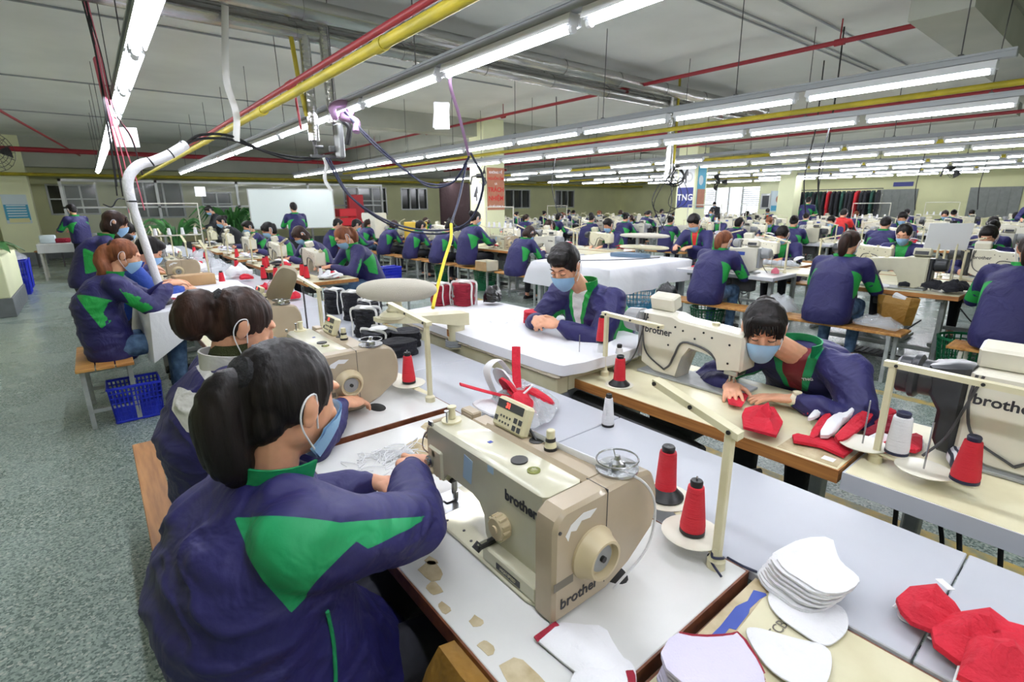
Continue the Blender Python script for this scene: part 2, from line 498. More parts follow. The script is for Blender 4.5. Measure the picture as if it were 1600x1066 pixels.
def text(body, size, matname, loc, xdir, ydir, parent=None, name='lettering', **k):
    me = text_mesh(body, size, **k); me.materials.clear(); me.materials.append(MATS[matname])
    x = Vector(xdir).normalized(); z = x.cross(Vector(ydir)).normalized(); y = z.cross(x)
    M = Matrix((x, y, z)).transposed().to_4x4(); M.translation = Vector(loc)
    me.transform(M); me.name = name
    return link(name, me, parent)
def curve_pts(pts, n=8):
    """Catmull-Rom through the points"""
    P = [Vector(p) for p in pts]; P = [P[0] * 2 - P[1]] + P + [P[-1] * 2 - P[-2]]; out = []
    for i in range(1, len(P) - 2):
        for k in range(n):
            t = k / n; a, b, c, d = P[i - 1:i + 3]
            out.append(.5 * ((2 * b) + (c - a) * t + (2 * a - 5 * b + 4 * c - d) * t * t + (3 * b - a - 3 * c + d) * t ** 3))
    out.append(P[-2]); return out
EXPOSURE = 1.0
# ------------------------------------------------------------------ furniture and machines (local frame: operator stands at -y looking +y, needle end at x=0)
def make_table(name, label, top_m, edge_m, L=1.2, W=.58, group=None, thick=.036, leg_m='steel_paint_grey', panel=False, mid=True):
    t = thing(name, label, 'table', group=group)
    MB().box((0.004, 0.004, .76 - thick), (L - .004, W - .004, .76), .002).obj('tabletop', top_m, t)
    e = MB()
    e.box((0, 0, .757 - thick), (L, .005, .7585)); e.box((0, W - .005, .757 - thick), (L, W, .7585))
    e.box((0, .005, .757 - thick), (.005, W - .005, .7585)); e.box((L - .005, .005, .757 - thick), (L, W - .005, .7585))
    e.obj('edge_band', edge_m, t)
    for x in (.14, L - .14):
        m = MB()
        m.box((x - .02, W * .5 - .035, .05), (x + .02, W * .5 + .035, .70), .004)
        m.box((x - .025, .05, .01), (x + .025, W - .05, .05), .006)
        m.box((x - .03, .08, .685), (x + .03, W - .08, .76 - thick), .004)
        m.obj('leg', leg_m, t)
    m = MB(); m.box((.14, W * .5 - .02, .18), (L - .14, W * .5 + .02, .22), .004); m.obj('stretcher', leg_m, t)
    if mid:
        m = MB(); m.box((.34, .12, .09), (.72, .36, .105), .003)
        for k in range(7): m.box((.35 + k * .052, .125, .105), (.38 + k * .052, .355, .112))
        m.tube([(.2, .24, .1), (.86, .24, .1)], .009, 6); m.obj('treadle', 'iron_black', t)
        m = MB(); m.box((.62, .22, .54), (.86, .36, .72), .01); m.tube([(.60, .30, .62), (.52, .30, .62)], .045, 12)
        m.tube(curve_pts([(.7, .3, .54), (.68, .34, .4), (.75, .4, .3), (.9, .4, .45)]), .007, 6)
        m.obj('control_box', 'steel_dark', t)
    if panel:
        MB().box((.02, W - .03, .2), (L - .02, W - .015, .70)).obj('modesty_panel', 'laminate_grey', t)
    return t
def make_bench(name, label, L=1.1, W=.30, H=.45, group=None, wood='bench_wood', leg='steel_paint_grey', rounded=False):
    t = thing(name, label, 'bench', group=group)     # long axis x, centred
    m = MB(); n = 3; w = W / n
    for k in range(n): m.box((-L / 2, -W / 2 + k * w + .004, H - .022), (L / 2, -W / 2 + (k + 1) * w - .004, H), .003)
    m.obj('seat', wood, t)
    for sx in (-1, 1):
        m = MB(); x = sx * (L / 2 - .09)
        if rounded:
            m.tube(curve_pts([(x, -W / 2 + .02, 0), (x, -W / 2 + .03, H - .09), (x, -W / 2 + .08, H - .035), (x, W / 2 - .08, H - .035), (x, W / 2 - .03, H - .09), (x, W / 2 - .02, 0)], 5), .014, 8)
        else:
            for sy in (-1, 1): m.box((x - .015, sy * (W / 2 - .035) - .015, 0), (x + .015, sy * (W / 2 - .035) + .015, H - .022), .002)
            m.box((x - .012, -W / 2 + .04, H - .05), (x + .012, W / 2 - .04, H - .022)); m.box((x - .012, -W / 2 + .04, .12), (x + .012, W / 2 - .04, .145))
        m.obj('leg', leg, t)
    m = MB(); m.box((-L / 2 + .08, -.012, H - .05), (L / 2 - .08, .012, H - .024)); m.obj('rail', leg, t)
    return t
def panel_part(t, x, y, z, tilt, digits=True, face=-1, body='knob_ivory'):
    """keypad box; face -1 looks at the operator"""
    Mx = Matrix.Translation((x, y, z)) @ Matrix.Rotation(tilt, 4, 'X')
    m = MB(); m.X = Mx; m.box((-.068, -.012, -.04), (.068, .016, .042), .007); p = m.obj('control_panel', 'machine_white' if not digits else 'laminate_cream', t)
    m = MB(); m.X = Mx; m.box((-.060, -.0135, .014), (.052, -.0118, .036), .0005); m.obj('display_window', 'panel_dark', p)
    m = MB(); m.X = Mx
    for i, (a, b) in enumerate(((-.058, -.016), (.022, -.004), (.042, -.004), (.022, -.024), (.042, -.024))): m.box((a, -.0135, b - .007), (a + .014, -.0118, b + .007), .0005)
    for i in range(4):
        for b in (-.006, -.022): m.box((-.036 + i * .013, -.0132, b - .003), (-.031 + i * .013, -.0118, b + .003))
    m.obj('keypad', 'panel_dark', p)
    if digits:
        a = Mx @ Vector((-.012, -.0138, .0245)); ax = (Mx.to_3x3() @ Vector((1, 0, 0))); az = (Mx.to_3x3() @ Vector((0, 0, 1)))
        text('31', .019, 'led_red', a, ax, az, p, 'digits', depth=.0003, bold=.0006)
    return p
def wires(m, pts, r=.002, n=6): return m.tube(curve_pts(pts, 5), r, n)
def make_lockstitch(label, group=None):
    t = thing('sewing_machine', label, 'sewing machine', group=group)
    m = MB()
    pl = [(.0, .0), (.50, .0), (.525, .006), (.54, .03), (.54, .178), (0, .178)]
    m.prism(pl, 0.001, .012, 'z', .003); bed = m.obj('bed', 'machine_cream', t)
    m = MB(); m.box((.0, .03, .012), (.10, .13, .0135), .0005)
    m.obj('needle_plate', 'steel', bed)
    for x, y in ((.015, .165), (.2, .03), (.13, .02), (.25, .02)): MB().cyl((x, y, .012), (x, y, .0137), .004, n=8).obj('screw', 'steel_dark', bed)
    # arm: front view profile, pulled through the thickness
    P = [(.008, .115), (.0, .15), (.0, .225), (.012, .252), (.035, .262), (.50, .262), (.522, .255), (.522, .012), (.315, .012), (.305, .055), (.30, .105), (.275, .138), (.24, .15), (.115, .152), (.10, .135), (.098, .11)]
    m = MB(); m.prism(P, .036, .148, 'y', .010)
    m.box((.325, .004, .012), (.528, .04, .052), .004)
    m.box((.015, .03, .108), (.095, .15, .2), .008)
    arm = m.obj('arm', 'machine_cream', t)
    text('brother', .037, 'lettering_dark', (.438, .0352, .202), (1, 0, 0), (0, 0, 1), arm, 'lettering', bold=.0012, depth=.0005)
    m = MB(); m.box((.385, .0028, .02), (.475, .0045, .036)); m.obj('name_plate', 'iron_black', arm)
    text('HIGH SPEED', .011, 'laminate_cream', (.43, .0025, .028), (1, 0, 0), (0, 0, 1), arm, 'plate_lettering', depth=.0002)
    m = MB(); m.cyl((.365, .09, .2618), (.365, .09, .266), .021, n=20); m.obj('oil_cap', 'iron_black', arm)
    m = MB(); m.cyl((.425, .085, .2618), (.425, .085, .265), .016, n=20); m.ell((.425, .085, .264), (.011, .011, .004), 12, 6); m.obj('oil_window', 'lens_green', arm)
    m = MB(); m.cyl((.375, .037, .118), (.375, .008, .118), .031, .029, 24, ch=.003); m.cyl((.375, .008, .118), (.375, .004, .118), .010, n=12)
    for k in range(12):
        a = k * PI / 6; m.cyl((.375 + .03 * math.cos(a), .03, .118 + .03 * math.sin(a)), (.375 + .03 * math.cos(a), .011, .118 + .03 * math.sin(a)), .0035, n=6)
    m.obj('stitch_dial', 'knob_ivory', t)
    m = MB(); m.box((.325, -.02, .05), (.346, .04, .066), .006, rot=(0, -.5, 0)); m.cyl((.332, -.005, .062), (.332, -.02, .052), .012, n=12); m.obj('reverse_lever', 'iron_black', t)
    m = MB(); m.box((.330, -.018, .06), (.340, .012, .069), .003, rot=(0, -.5, 0)); m.obj('lever_pad', 'chrome', t)
    # face plate and thread path
    m = MB(); m.prism([(.045, .125), (.052, .11), (.13, .11), (.14, .13), (.14, .235), (.125, .253), (.06, .253), (.045, .235)], -.014, .001, 'x', .004)
    fp = m.obj('face_plate', 'machine_beige', t)
    m = MB(); m.cyl((-.012, .055, .205), (-.028, .055, .205), .012, n=14); m.obj('side_knob', 'knob_ivory', fp)
    m = MB(); m.box((-.02, .09, .15), (-.012, .104, .23), .003); m.obj('lever_guard', 'steel_paint_white', fp)
    m = MB(); m.cyl((.03, .036, .125), (.03, .012, .125), .016, .013, 16, ch=.002); m.obj('tension_knob', 'knob_ivory', t)
    m = MB(); m.cyl((.05, .037, .18), (.05, .03, .18), .009, n=12); m.obj('thread_button', 'knob_ivory', t)
    m = MB(); m.cyl((.03, .036, .15), (.03, .022, .15), .018, n=16, ch=.003); m.cyl((.03, .022, .15), (.03, .016, .15), .010, n=12)
    m.tube(curve_pts([(-.016, .05, .22), (-.024, .04, .20), (-.022, .036, .17), (-.016, .05, .15)], 4), .0022, 6)
    m.cyl((.065, .07, .262), (.065, .07, .30), .003, n=8); m.cyl((.065, .07, .30), (.065, .07, .303), .007, n=8)
    m.box((.03, .03, .262), (.05, .036, .275)); m.obj('thread_guide', 'steel', t)
    m = MB(); m.cyl((.055, .09, .262), (.055, .09, .268), .028, n=20); m.cyl((.05, .095, .268), (.05, .095, .30), .011, .009, 14, ch=.002); m.cyl((.05, .095, .30), (.05, .095, .305), .013, n=14)
    m.obj('pressure_screw', 'laminate_cream', t)
    m = MB(); m.cyl((.045, .09, .03), (.045, .09, .115), .004, n=8); m.cyl((.062, .09, .03), (.062, .09, .115), .005, n=8); m.cyl((.045, .09, .013), (.045, .09, .03), .0012, n=6)
    m.box((.035, .06, .016), (.06, .10, .019), .001); m.box((.055, .085, .019), (.068, .096, .045), .002); m.box((.03, .075, .085), (.075, .11, .115), .004); m.obj('presser_foot', 'steel', t)
    m = MB(); m.box((.078, .05, .100), (.105, .13, .115), .004); m.obj('knee_lifter_bracket', 'iron_black', t)
    # belt cover and housing behind the arm
    arc = [(.285 + .045 * math.cos(a), .155 + .085 * math.sin(a)) for a in [PI / 2 - k * PI / 10 for k in range(0, 9)]]
    P = [(.0, .008), (.0, .225), (.006, .245), (.03, .262), (.24, .262)] + [(.285 + .05 * math.cos(a), .16 + .095 * math.sin(a)) for a in [R(75 - k * 15) for k in range(9)]] + [(.24, .035), (.16, .004), (.15, .004)]
    m = MB(); m.prism(P, .526, .592, 'x', .008)
    bc = m.obj('belt_cover', 'machine_beige', t)
    m = MB(); m.box((.5915, .0, .085), (.5925, .055, .105), .0003); m.obj('slot', 'lettering_grey', bc); m = MB(); m.cyl((.5915, .014, .22), (.5945, .014, .22), .004, n=8); m.obj('screw', 'panel_dark', bc)
    m = MB(); m.box((.5905, .152, .03), (.5932, .1535, .25)); m.box((.584, .152, .245), (.5932, .1535, .2628)); m.box((.528, .152, .2605), (.5932, .1535, .2628)); m.obj('seam', 'panel_dark', bc)
    m = MB(); m.prism([(.03, .205), (.045, .225), (.08, .238), (.12, .232), (.10, .218), (.075, .222), (.06, .205), (.045, .21), (.038, .19)], .5918, .5926, 'x'); m.obj('scratched_paint', 'tape_white', bc)
    m = MB(); m.box((.20, .0352, .165), (.24, .036, .235), .0003, rot=(0, .15, 0)); m.obj('tape', 'tape_blue_pale', arm)
    m = MB(); m.box((.31, .0352, .232), (.335, .036, .25), .0003); m.obj('tape', 'tape_blue_pale', arm)
    m = MB(); m.box((.23, .09, .2622), (.242, .102, .2628)); m.obj('tape', 'tape_blue', arm)
    text('brother', .036, 'lettering_dark', (.5928, .075, .045), (0, 1, 0), (0, 0, 1), bc, 'lettering', bold=.0006, depth=.0005)
    m = MB(); m.prism([(.13, .16), (.22, .14), (.53, .09), (.53, .262), (.13, .262)], .148, .235, 'y', .012)
    m.box((.06, .15, .2), (.14, .205, .255), .006); m.obj('rear_housing', 'machine_beige', t)
    m = MB(); m.lathe([(.060, 0), (.060, .006), (.054, .014), (.046, .036), (.044, .042), (.038, .042), (.036, .026), (.001, .025)], (.592, .11, .13), 28, (1, 0, 0)); hw = m.obj('handwheel', 'knob_ivory', t)
    m = MB(); m.cyl((.616, .11, .13), (.6215, .11, .13), .030, n=24); m.obj('wheel_face', 'machine_grey', hw); m = MB(); m.cyl((.6205, .11, .13), (.629, .11, .13), .007, n=12); m.obj('wheel_screw', 'iron_black', hw)
    # bobbin winder
    m = MB(); m.tube([(.545 + .048 * math.cos(a), .235 + .048 * math.sin(a), .288) for a in [k * PI / 12 for k in range(25)]], .0022, 6, cap=False); m.cyl((.545, .235, .262), (.545, .235, .268), .05, n=24)
    for a in (.4, 2.5, 4.6): m.tube([(.545 + .048 * math.cos(a), .235 + .048 * math.sin(a), .288), (.545, .235, .278)], .0018, 5)
    m.lathe([(.02, 0), (.018, .012), (.008, .018), (.006, .028), (.001, .028)], (.545, .235, .268), 16); m.obj('bobbin_winder', 'steel', t)
    m = MB(); m.cyl((.37, .185, .262), (.37, .185, .27), .017, n=14); m.cyl((.37, .185, .285), (.37, .185, .292), .013, n=14); m.obj('thread_tension', 'iron_black', t)
    m = MB(); m.cyl((.37, .185, .27), (.37, .185, .286), .016, .012, 14); m.cyl((.37, .185, .292), (.37, .185, .315), .011, n=14, ch=.002); m.obj('tension_cap', 'laminate_cream', t)
    panel_part(t, .215, .185, .300, -.35)
    m = MB(); m.tube([(.27, .195, .285), (.31, .19, .262)], .004, 6); m.cyl((.31, .19, .26), (.31, .19, .264), .02, n=12); m.obj('panel_bracket', 'iron_black', t)
    m = MB(); m.box((-.02, .165, .22), (.045, .2, .26), .004); m.box((.0, .163, .20), (.04, .166, .25)); m.obj('solenoid', 'machine_beige', t)
    return t
def make_bartack(label, motor='machine_grey', group=None, lettering=True, big_motor=False, body='machine_white', tape=None):
    t = thing('sewing_machine', label, 'sewing machine', group=group)
    m = MB(); m.prism([(.0, -.02), (.30, -.02), (.30, .0), (.5, .0), (.5, .17), (.0, .17)], .001, .012, 'z', .002)
    bed = m.obj('bed', 'steel_paint_grey', t)
    m = MB(); m.box((.02, .045, .012), (.09, .11, .014)); m.obj('needle_plate', 'steel', bed)
    P = [(.0, .12), (.0, .25), (.01, .268), (.30, .285), (.34, .30), (.49, .30), (.50, .29), (.50, .05), (.42, .012), (.30, .012), (.30, .08), (.285, .125), (.24, .16), (.18, .172), (.115, .16), (.105, .15), (.10, .11), (.01, .11)]
    m = MB(); m.prism(P, .03, .15, 'y', .010); arm = m.obj('arm', body, t)
    if lettering:
        text('brother', .046, 'lettering_dark', (.41, .1505, .215), (-1, 0, 0), (0, 0, 1), arm, 'lettering', bold=.001, depth=.0005)
        text('brother', .036, 'lettering_dark', (.41, .0295, .215), (1, 0, 0), (0, 0, 1), arm, 'lettering', bold=.001, depth=.0005)
    m = MB()
    for x, z in ((.14, .235), (.22, .215), (.28, .24), (.32, .25), (.18, .25), (.06, .14), (.06, .22), (.35, .16), (.47, .27)): m.cyl((x, .149, z), (x, .1515, z), .005, n=8)
    m.obj('screw', 'iron_black', arm)
    if tape:
        m = MB(); m.box((.27, .0284, .205), (.36, .0296, .245)); m.obj('tape', tape, arm)
    m = MB(); m.cyl((.04, .12, .02), (.04, .12, .115), .004, n=8); m.cyl((.058, .12, .025), (.058, .12, .115), .006, n=8); m.box((.03, .08, .016), (.07, .14, .02), .002)
    m.box((.02, .06, .085), (.08, .14, .112), .004); m.box((.045, .11, .02), (.066, .13, .05)); m.obj('presser_foot', 'steel', t)
    m = MB(); m.box((.0, .06, .262), (.035, .1, .292), .004); m.cyl((.02, .08, .29), (.02, .08, .305), .008, n=8); m.cyl((.16, .09, .275), (.16, .09, .29), .016, n=14); m.obj('tension_post', 'laminate_cream', t)
    m = MB()
    if big_motor:
        prof = [(.05, 0), (.058, .01), (.058, .06), (.072, .07), (.072, .085), (.062, .09), (.062, .12), (.05, .13), (.001, .13)]
        m.lathe(prof, (.56, .09, .235), 20, (1, 0, 0)); m.prism([(.50, .02), (.50, .30), (.54, .305), (.60, .29), (.59, .20), (.56, .15), (.56, .06), (.54, .02)], .03, .15, 'y', .012)
    else:
        m.prism([(.50, .07), (.50, .29), (.53, .29), (.53, .07)], .035, .145, 'y', .01); m.cyl((.53, .09, .235), (.63, .09, .235), .062, .055, 20, ch=.012)
    m.obj('motor', motor, t)
    m = MB(); m.box((.37, .03, .305), (.50, .10, .375), .008, rot=(-.3, 0, 0)); cp = m.obj('control_panel', body, t)
    m = MB(); m.box((.385, .022, .325), (.485, .028, .355), rot=(-.3, 0, 0)); m.obj('display_window', 'panel_dark', cp)
    m = MB(); wires(m, [(.485, .152, .29), (.488, .158, .2), (.46, .158, .1), (.36, .156, .04)], .004); wires(m, [(.36, .156, .04), (.33, .158, .07), (.31, .157, .12), (.27, .156, .19), (.15, .156, .175), (.09, .13, .1)], .005)
    wires(m, [(.47, .152, .29), (.49, .16, .2), (.52, .17, .08), (.56, .2, .01)], .004); m.obj('cable', 'steel_dark', t)
    return t
def cone(name, label, m_thread, h=.115, r0=.026, r1=.018, core='cone_black', skirt=False, group=None, tube_h=.01):
    t = thing(name, label, 'thread cone', group=group)
    p = [(r0 * .6, .006), (r0, .009), (r0 * 1.03, .02), (r1 * 1.05, h - .012), (r1, h - .006), (r1 * .6, h - .004)]
    MB().lathe(p, (0, 0, 0), 20).obj('thread', m_thread, t, 50)
    m = MB()
    if skirt: m.lathe([(.001, 0), (.048, 0), (.048, .004), (.034, .018), (r0 * .9, .03), (.001, .03)], (0, 0, 0), 22)
    else: m.lathe([(.001, 0), (r0 * 1.04, 0), (r0 * 1.04, .009), (.001, .009)], (0, 0, 0), 20)
    m.obj('cone_base', core, t); m = MB()
    m.lathe([(.001, 0), (r1 * .75, 0), (r1 * .82, .014), (r1 * .7, .018), (r1 * .4, .018), (.001, .016)], (0, 0, h - .008), 16)
    m.obj('cone_tip', core, t)
    return t
def make_stand(label, group=None, H=.34, n=2, arm_l=.30, rise=.07, trays=((-.075, .02), (-.205, .10))):
    t = thing('thread_stand', label, 'thread stand', group=group)
    m = MB(); m.box((-.009, -.009, 0), (.009, .009, H), .002); m.lathe([(.02, 0), (.02, .02), (.012, .028), (.01, .05), (.001, .05)], (0, 0, 0), 12); m.obj('pole', 'laminate_cream', t)
    m = MB(); A = Vector((.012, 0, H - .01)); B = Vector((-arm_l, 0, H + rise)); d = (B - A)
    m.box((A.x + d.x, -.013, A.z), (A.x, .013, A.z + .006), 0) if False else None
    x, y, dd = frame_from(d, (0, 1, 0))
    q = []
    for e in (A - dd * .01, B):
        q.append([e + Vector((0, -.013, -.008)), e + Vector((0, -.013, .008)), e + Vector((0, .013, .008)), e + Vector((0, .013, -.008))])
    m.loft(q); m.obj('arm', 'laminate_cream', t)
    m = MB()
    for f in (.05, .5, .97): p = A + d * f; m.cyl(p + Vector((0, -.016, 0)), p + Vector((0, .016, 0)), .005, n=8)
    m.obj('bolt', 'iron_black', t)
    for tx, ty in trays:
        m = MB(); m.lathe([(.001, 0), (.066, 0), (.07, .004), (.066, .006), (.02, .003), (.001, .003)], (tx, ty, .035), 26); tr = m.obj('tray', 'tray_cream', t)
        m = MB(); m.tube([(0, 0, .03), (tx, ty, .034)], .010, 6, flat=.4); m.obj('bracket', 'laminate_cream', tr)
        m = MB(); m.cyl((tx, ty, .037), (tx, ty, .185), .0025, n=6); m.obj('spindle', 'steel', tr)
    return t
def make_basket(name, label, m_, r0=.16, r1=.21, h=.34, round_=True, group=None, cat='basket'):
    m = MB(); n = 28 if round_ else 4
    def ring(z, r, th=.006):
        pts = []
        for i in range(n + 1):
            a = 2 * PI * i / n; pts.append((r * math.cos(a), r * math.sin(a), z))
        m.tube(pts, th, 5, cap=False)
    if round_:
        for k in range(9): f = k / 8; ring(.01 + f * (h - .01), r0 + (r1 - r0) * f, .012 if k in (0, 8) else .0045)
        for i in range(n):
            a = 2 * PI * i / n; m.tube([(r0 * math.cos(a), r0 * math.sin(a), .01), (r1 * math.cos(a), r1 * math.sin(a), h)], .006, 4)
        m.cyl((0, 0, 0), (0, 0, .012), r0, n=n)
        m.cyl((0, 0, .012), (0, 0, h * .45), r0 * .985, r0 + (r1 - r0) * .43, n)
    else:
        w = r1; d = r0
        for k in range(8):
            f = k / 7; s = .9 + .1 * f; z = .012 + f * (h - .02); th = .012 if k in (0, 7) else .005
            m.tube([(-w * s, -d * s, z), (w * s, -d * s, z), (w * s, d * s, z), (-w * s, d * s, z), (-w * s, -d * s, z)], th, 5)
        for i in range(13):
            u = -1 + 2 * i / 12
            for sg in (-1, 1):
                m.tube([(u * w * .9, sg * d * .9, .01), (u * w, sg * d, h)], .006, 4); m.tube([(sg * w * .9, u * d * .9, .01), (sg * w, u * d, h)], .006, 4)
        m.box((-w * .9, -d * .9, 0), (w * .9, d * .9, .012)); m.box((-w * .92, -d * .92, .012), (w * .92, d * .92, h * .5), .01)
    o = m.obj(name, m_, None, 40)
    return tag(o, label, cat, group)
# ------------------------------------------------------------------ people (local frame: facing +y, right hand +x, origin on the floor under the hips)
def ik(S, W, l1, l2, pole):
    S = Vector(S); W = Vector(W); d = W - S; L = min(d.length, l1 + l2 - .003); dn = d.normalized()
    a = (l1 * l1 - l2 * l2 + L * L) / (2 * L); h = math.sqrt(max(l1 * l1 - a * a, 0))
    p = Vector(pole); p = p - dn * p.dot(dn); p.normalize()
    return S + dn * a + p * h, S + dn * L
def hand(mb, wrist, fwd, nrm, side, curl=.5, k=.95, spread=.2):
    """palm with four bent fingers and a thumb leaving the side; nrm points out of the palm, side +1 = thumb towards fwd x nrm"""
    f = Vector(fwd).normalized(); n = Vector(nrm); n = (n - f * n.dot(f)).normalized(); s = f.cross(n) * side
    M = Matrix((s, f, n)).transposed()
    w = Vector(wrist)
    mb.cap(w - f * .03, w + f * .02, .024 * k, .026 * k, 12, .75, n)
    mb.ell(w + f * .048 * k, (.039 * k, .05 * k, .015 * k), 14, 10, M, .8)
    mb.ell(w + f * .035 * k + s * .022 * k + n * .006, (.018 * k, .032 * k, .015 * k), 10, 8, M)
    for i, (off, ln) in enumerate(((.028, .072), (.009, .079), (-.010, .074), (-.028, .058))):
        p = w + (f * .088 + s * off * 1.02) * k; d = (f + s * (off * spread * 25)).normalized(); c = curl * (1 + .12 * i)
        for j, (q, r) in enumerate(((.45, .0092), (.31, .0085), (.24, .0076))):
            ang = c * (.45, .75, .55)[j]
            d = (d * math.cos(ang) + n * math.sin(ang)).normalized()
            e = p + d * ln * q * k; mb.cap(p, e, r * k, r * .93 * k, 8); 
            # rotate the palm normal with the finger
            p = e
    p = w + (f * .022 + s * .026) * k; d = (f * .6 + s * .75 + n * .35).normalized()
    for q, r in ((.042, .0115), (.032, .0100), (.026, .0088)):
        e = p + d * q * k; mb.cap(p, e, r * k, r * .92 * k, 8); p = e; d = (d + f * .35 + n * .2 * curl - s * .25).normalized()
def rings_torso(spine, n=22):
    """spine: list of (centre, half width, half depth, side axis)"""
    out = []
    for i, (c, w, d, sx) in enumerate(spine):
        c = Vector(c); a = Vector(spine[max(i - 1, 0)][0]); b = Vector(spine[min(i + 1, len(spine) - 1)][0]); t = (b - a).normalized()
        s = Vector(sx).normalized(); f = t.cross(s); f = -f if f.y < 0 and abs(t.z) > .2 else f
        r = []
        for k in range(n):
            q = 2 * PI * k / n; ca = math.cos(q); sa = math.sin(q)
            ca = math.copysign(abs(ca) ** .85, ca); sa = math.copysign(abs(sa) ** .9, sa)
            r.append(c + s * (w * ca) + f * (d * sa))
        out.append(r)
    return out
def displace(me, fn):
    n = len(me.vertices); co = [0.0] * (3 * n); no = [0.0] * (3 * n)
    me.vertices.foreach_get('co', co); me.vertex_normals.foreach_get('vector', no)
    for i in range(n):
        j = 3 * i; a = fn(Vector(co[j:j + 3])); co[j] += no[j] * a; co[j + 1] += no[j + 1] * a; co[j + 2] += no[j + 2] * a
    me.vertices.foreach_set('co', co); me.update()
def strand(me, amp, fx=70, fz=9):
    displace(me, lambda p: amp * noise.noise(Vector((p.x * fx, p.y * fx, p.z * fz))))
def make_person(label, group=None, hip=(0, 0, .54), neck=(0, .20, .99), head=(0, .30, 1.12), pitch=.6, yaw=0, roll=0, sw=.175, twist=0.0,
                wr=(.12, .52, .80), wl=(-.12, .52, .80), pr=(.6, -.3, -.7), pl=(-.6, -.3, -.7), hand_r=None, hand_l=None,
                hair='pony', hair_m='hair_black', tail=None, fringe=False, coat='jacket_navy', coat2='jacket_bright_green', collar='jacket_bright_green', shirt=None,
                trousers='trouser_dark', shoe='shoe_black', mask=True, voxel=.012, hero=False, bulk=1.0, standing=False, chi=.0, feet=None, face=False,
                style='wedge', bag=0.0, knees=None, extra=None, belly=0.0, hem=.10, vback=0.0, hk=1.0, hscale=1.0):
    t = thing('person', label, 'person', group=group)
    hip = Vector(hip); neck = Vector(neck); head = Vector(head)
    sx = Matrix.Rotation(twist, 3, 'Z') @ Vector((1, 0, 0))
    up = (neck - hip)
    SR = neck - sx * -sw + Vector((0, 0, -.045)); SL = neck - sx * sw + Vector((0, 0, -.045))
    ER, WR = ik(SR, wr, .275, .245, pr); EL, WL = ik(SL, wl, .275, .245, pl)
    HM = (Matrix.Rotation(yaw, 3, 'Z') @ Matrix.Rotation(-pitch, 3, 'X') @ Matrix.Rotation(roll, 3, 'Y')) * hscale
    def H(x, y, z): return head + HM @ Vector((x, y, z))
    HR = HM * (1 / hscale)
    def he(mb, c, r, n=16, m=12): mb.ell(H(*c), tuple(q * hscale for q in r), n, m, HR)
    if standing:
        KR, KL = Vector((.1, .03, hip.z * .53)), Vector((-.1, .03, hip.z * .53)); FR, FL = Vector((.11, 0, .07)), Vector((-.11, -.0, .07))
    else:
        KR, KL = hip + Vector((.12, .40, .02)), hip + Vector((-.12, .40, .02)); FR, FL = hip + Vector((.12, .36, .07 - hip.z)), hip + Vector((-.12, .36, .07 - hip.z))
    if knees: KR, KL = Vector(knees[0]), Vector(knees[1])
    if feet: FR, FL = Vector(feet[0]), Vector(feet[1])
    back = Vector((0, -1, .0)) * bag
    mid1 = hip.lerp(neck, .28) + Vector((0, -.015, 0)) + back * .6; mid2 = hip.lerp(neck, .62) + Vector((0, -.035, .0)) + back
    # --- body: one continuous skin from head to ankles
    b = MB()
    b.loft(rings_torso([(hip + Vector((0, 0, -.07)), .12, .09, (1, 0, 0)), (hip, .15, .11, (1, 0, 0)), (mid1, .125, .095, sx), (mid2, .14, .10, sx), (hip.lerp(neck, .85), .14, .09, sx), (neck, .07, .06, sx)]))
    b.cap(neck + Vector((0, 0, -.03)), H(0, -.022, -.05), .050, .046)
    he(b, (0, -.012, .022), (.074, .092, .088)); he(b, (0, .040, -.02), (.056, .048, .078)); he(b, (0, .035, -.068), (.042, .045, .042)); he(b, (0, .0, -.05), (.058, .06, .05))
    if hero or face:
        b.cap(H(0, .086, .012), H(0, .102, -.026), .008, .012, 8); b.ell(H(0, .098, -.030), .013, 8, 6)
        he(b, (.03, .073, -.022), (.02, .014, .018), 10, 8); he(b, (-.03, .073, -.022), (.02, .014, .018), 10, 8)
        he(b, (0, .078, .034), (.045, .012, .012), 10, 8)
    for s in (1, -1):
        he(b, (s * .075, -.008, -.008), (.008, .018, .032), 10, 8); he(b, (s * .080, -.014, .004), (.007, .016, .022), 10, 8)
    for S, E, W in ((SR, ER, WR), (SL, EL, WL)): b.cap(S, E, .045, .037); b.cap(E, W, .036, .024)
    for s, W, E, hd in ((1, WR, ER, hand_r), (-1, WL, EL, hand_l)):
        d = dict(fwd=(W - E).normalized() * .4 + Vector((-s * .15, .5, -.25)), nrm=Vector((-s * .3, -.1, -1)), curl=.6, k=.97)
        if hd: d.update(hd)
        d["side"] = 1 if s > 0 else -1
        if d.pop('flip', False): d['side'] *= -1
        hand(b, W, **d)
    for K, F, s in ((KR, FR, 1), (KL, FL, -1)):
        b.cap(hip + Vector((s * .085, .0, -.01)), K, .075, .05); b.cap(K, F, .048, .034)
        b.cap(F + Vector((0, -.02, -.03)), F + Vector((0, .12, -.045)), .03, .024)
    me = remeshed(b, voxel * .72 if hero else voxel * .8, 3 if hero else 2, .5, 'body')
    me.materials.append(MATS['skin']); body = link('body', me, t)
    # --- trousers and shoes
    b = MB()
    b.loft(rings_torso([(hip + Vector((0, -.0, -.095)), .13, .12, (1, 0, 0)), (hip + Vector((0, 0, -.03)), .175 * bulk, .135 * bulk, (1, 0, 0)), (hip.lerp(neck, .12), .16 * bulk, .12 * bulk, (1, 0, 0)), (hip.lerp(neck, .2), .12, .10, (1, 0, 0))]))
    for K, F, s in ((KR, FR, 1), (KL, FL, -1)):
        b.cap(hip + Vector((s * .085, 0, -.005)), K, .093 * bulk, .066); b.cap(K, F + (K - F) * .12, .064, .048)
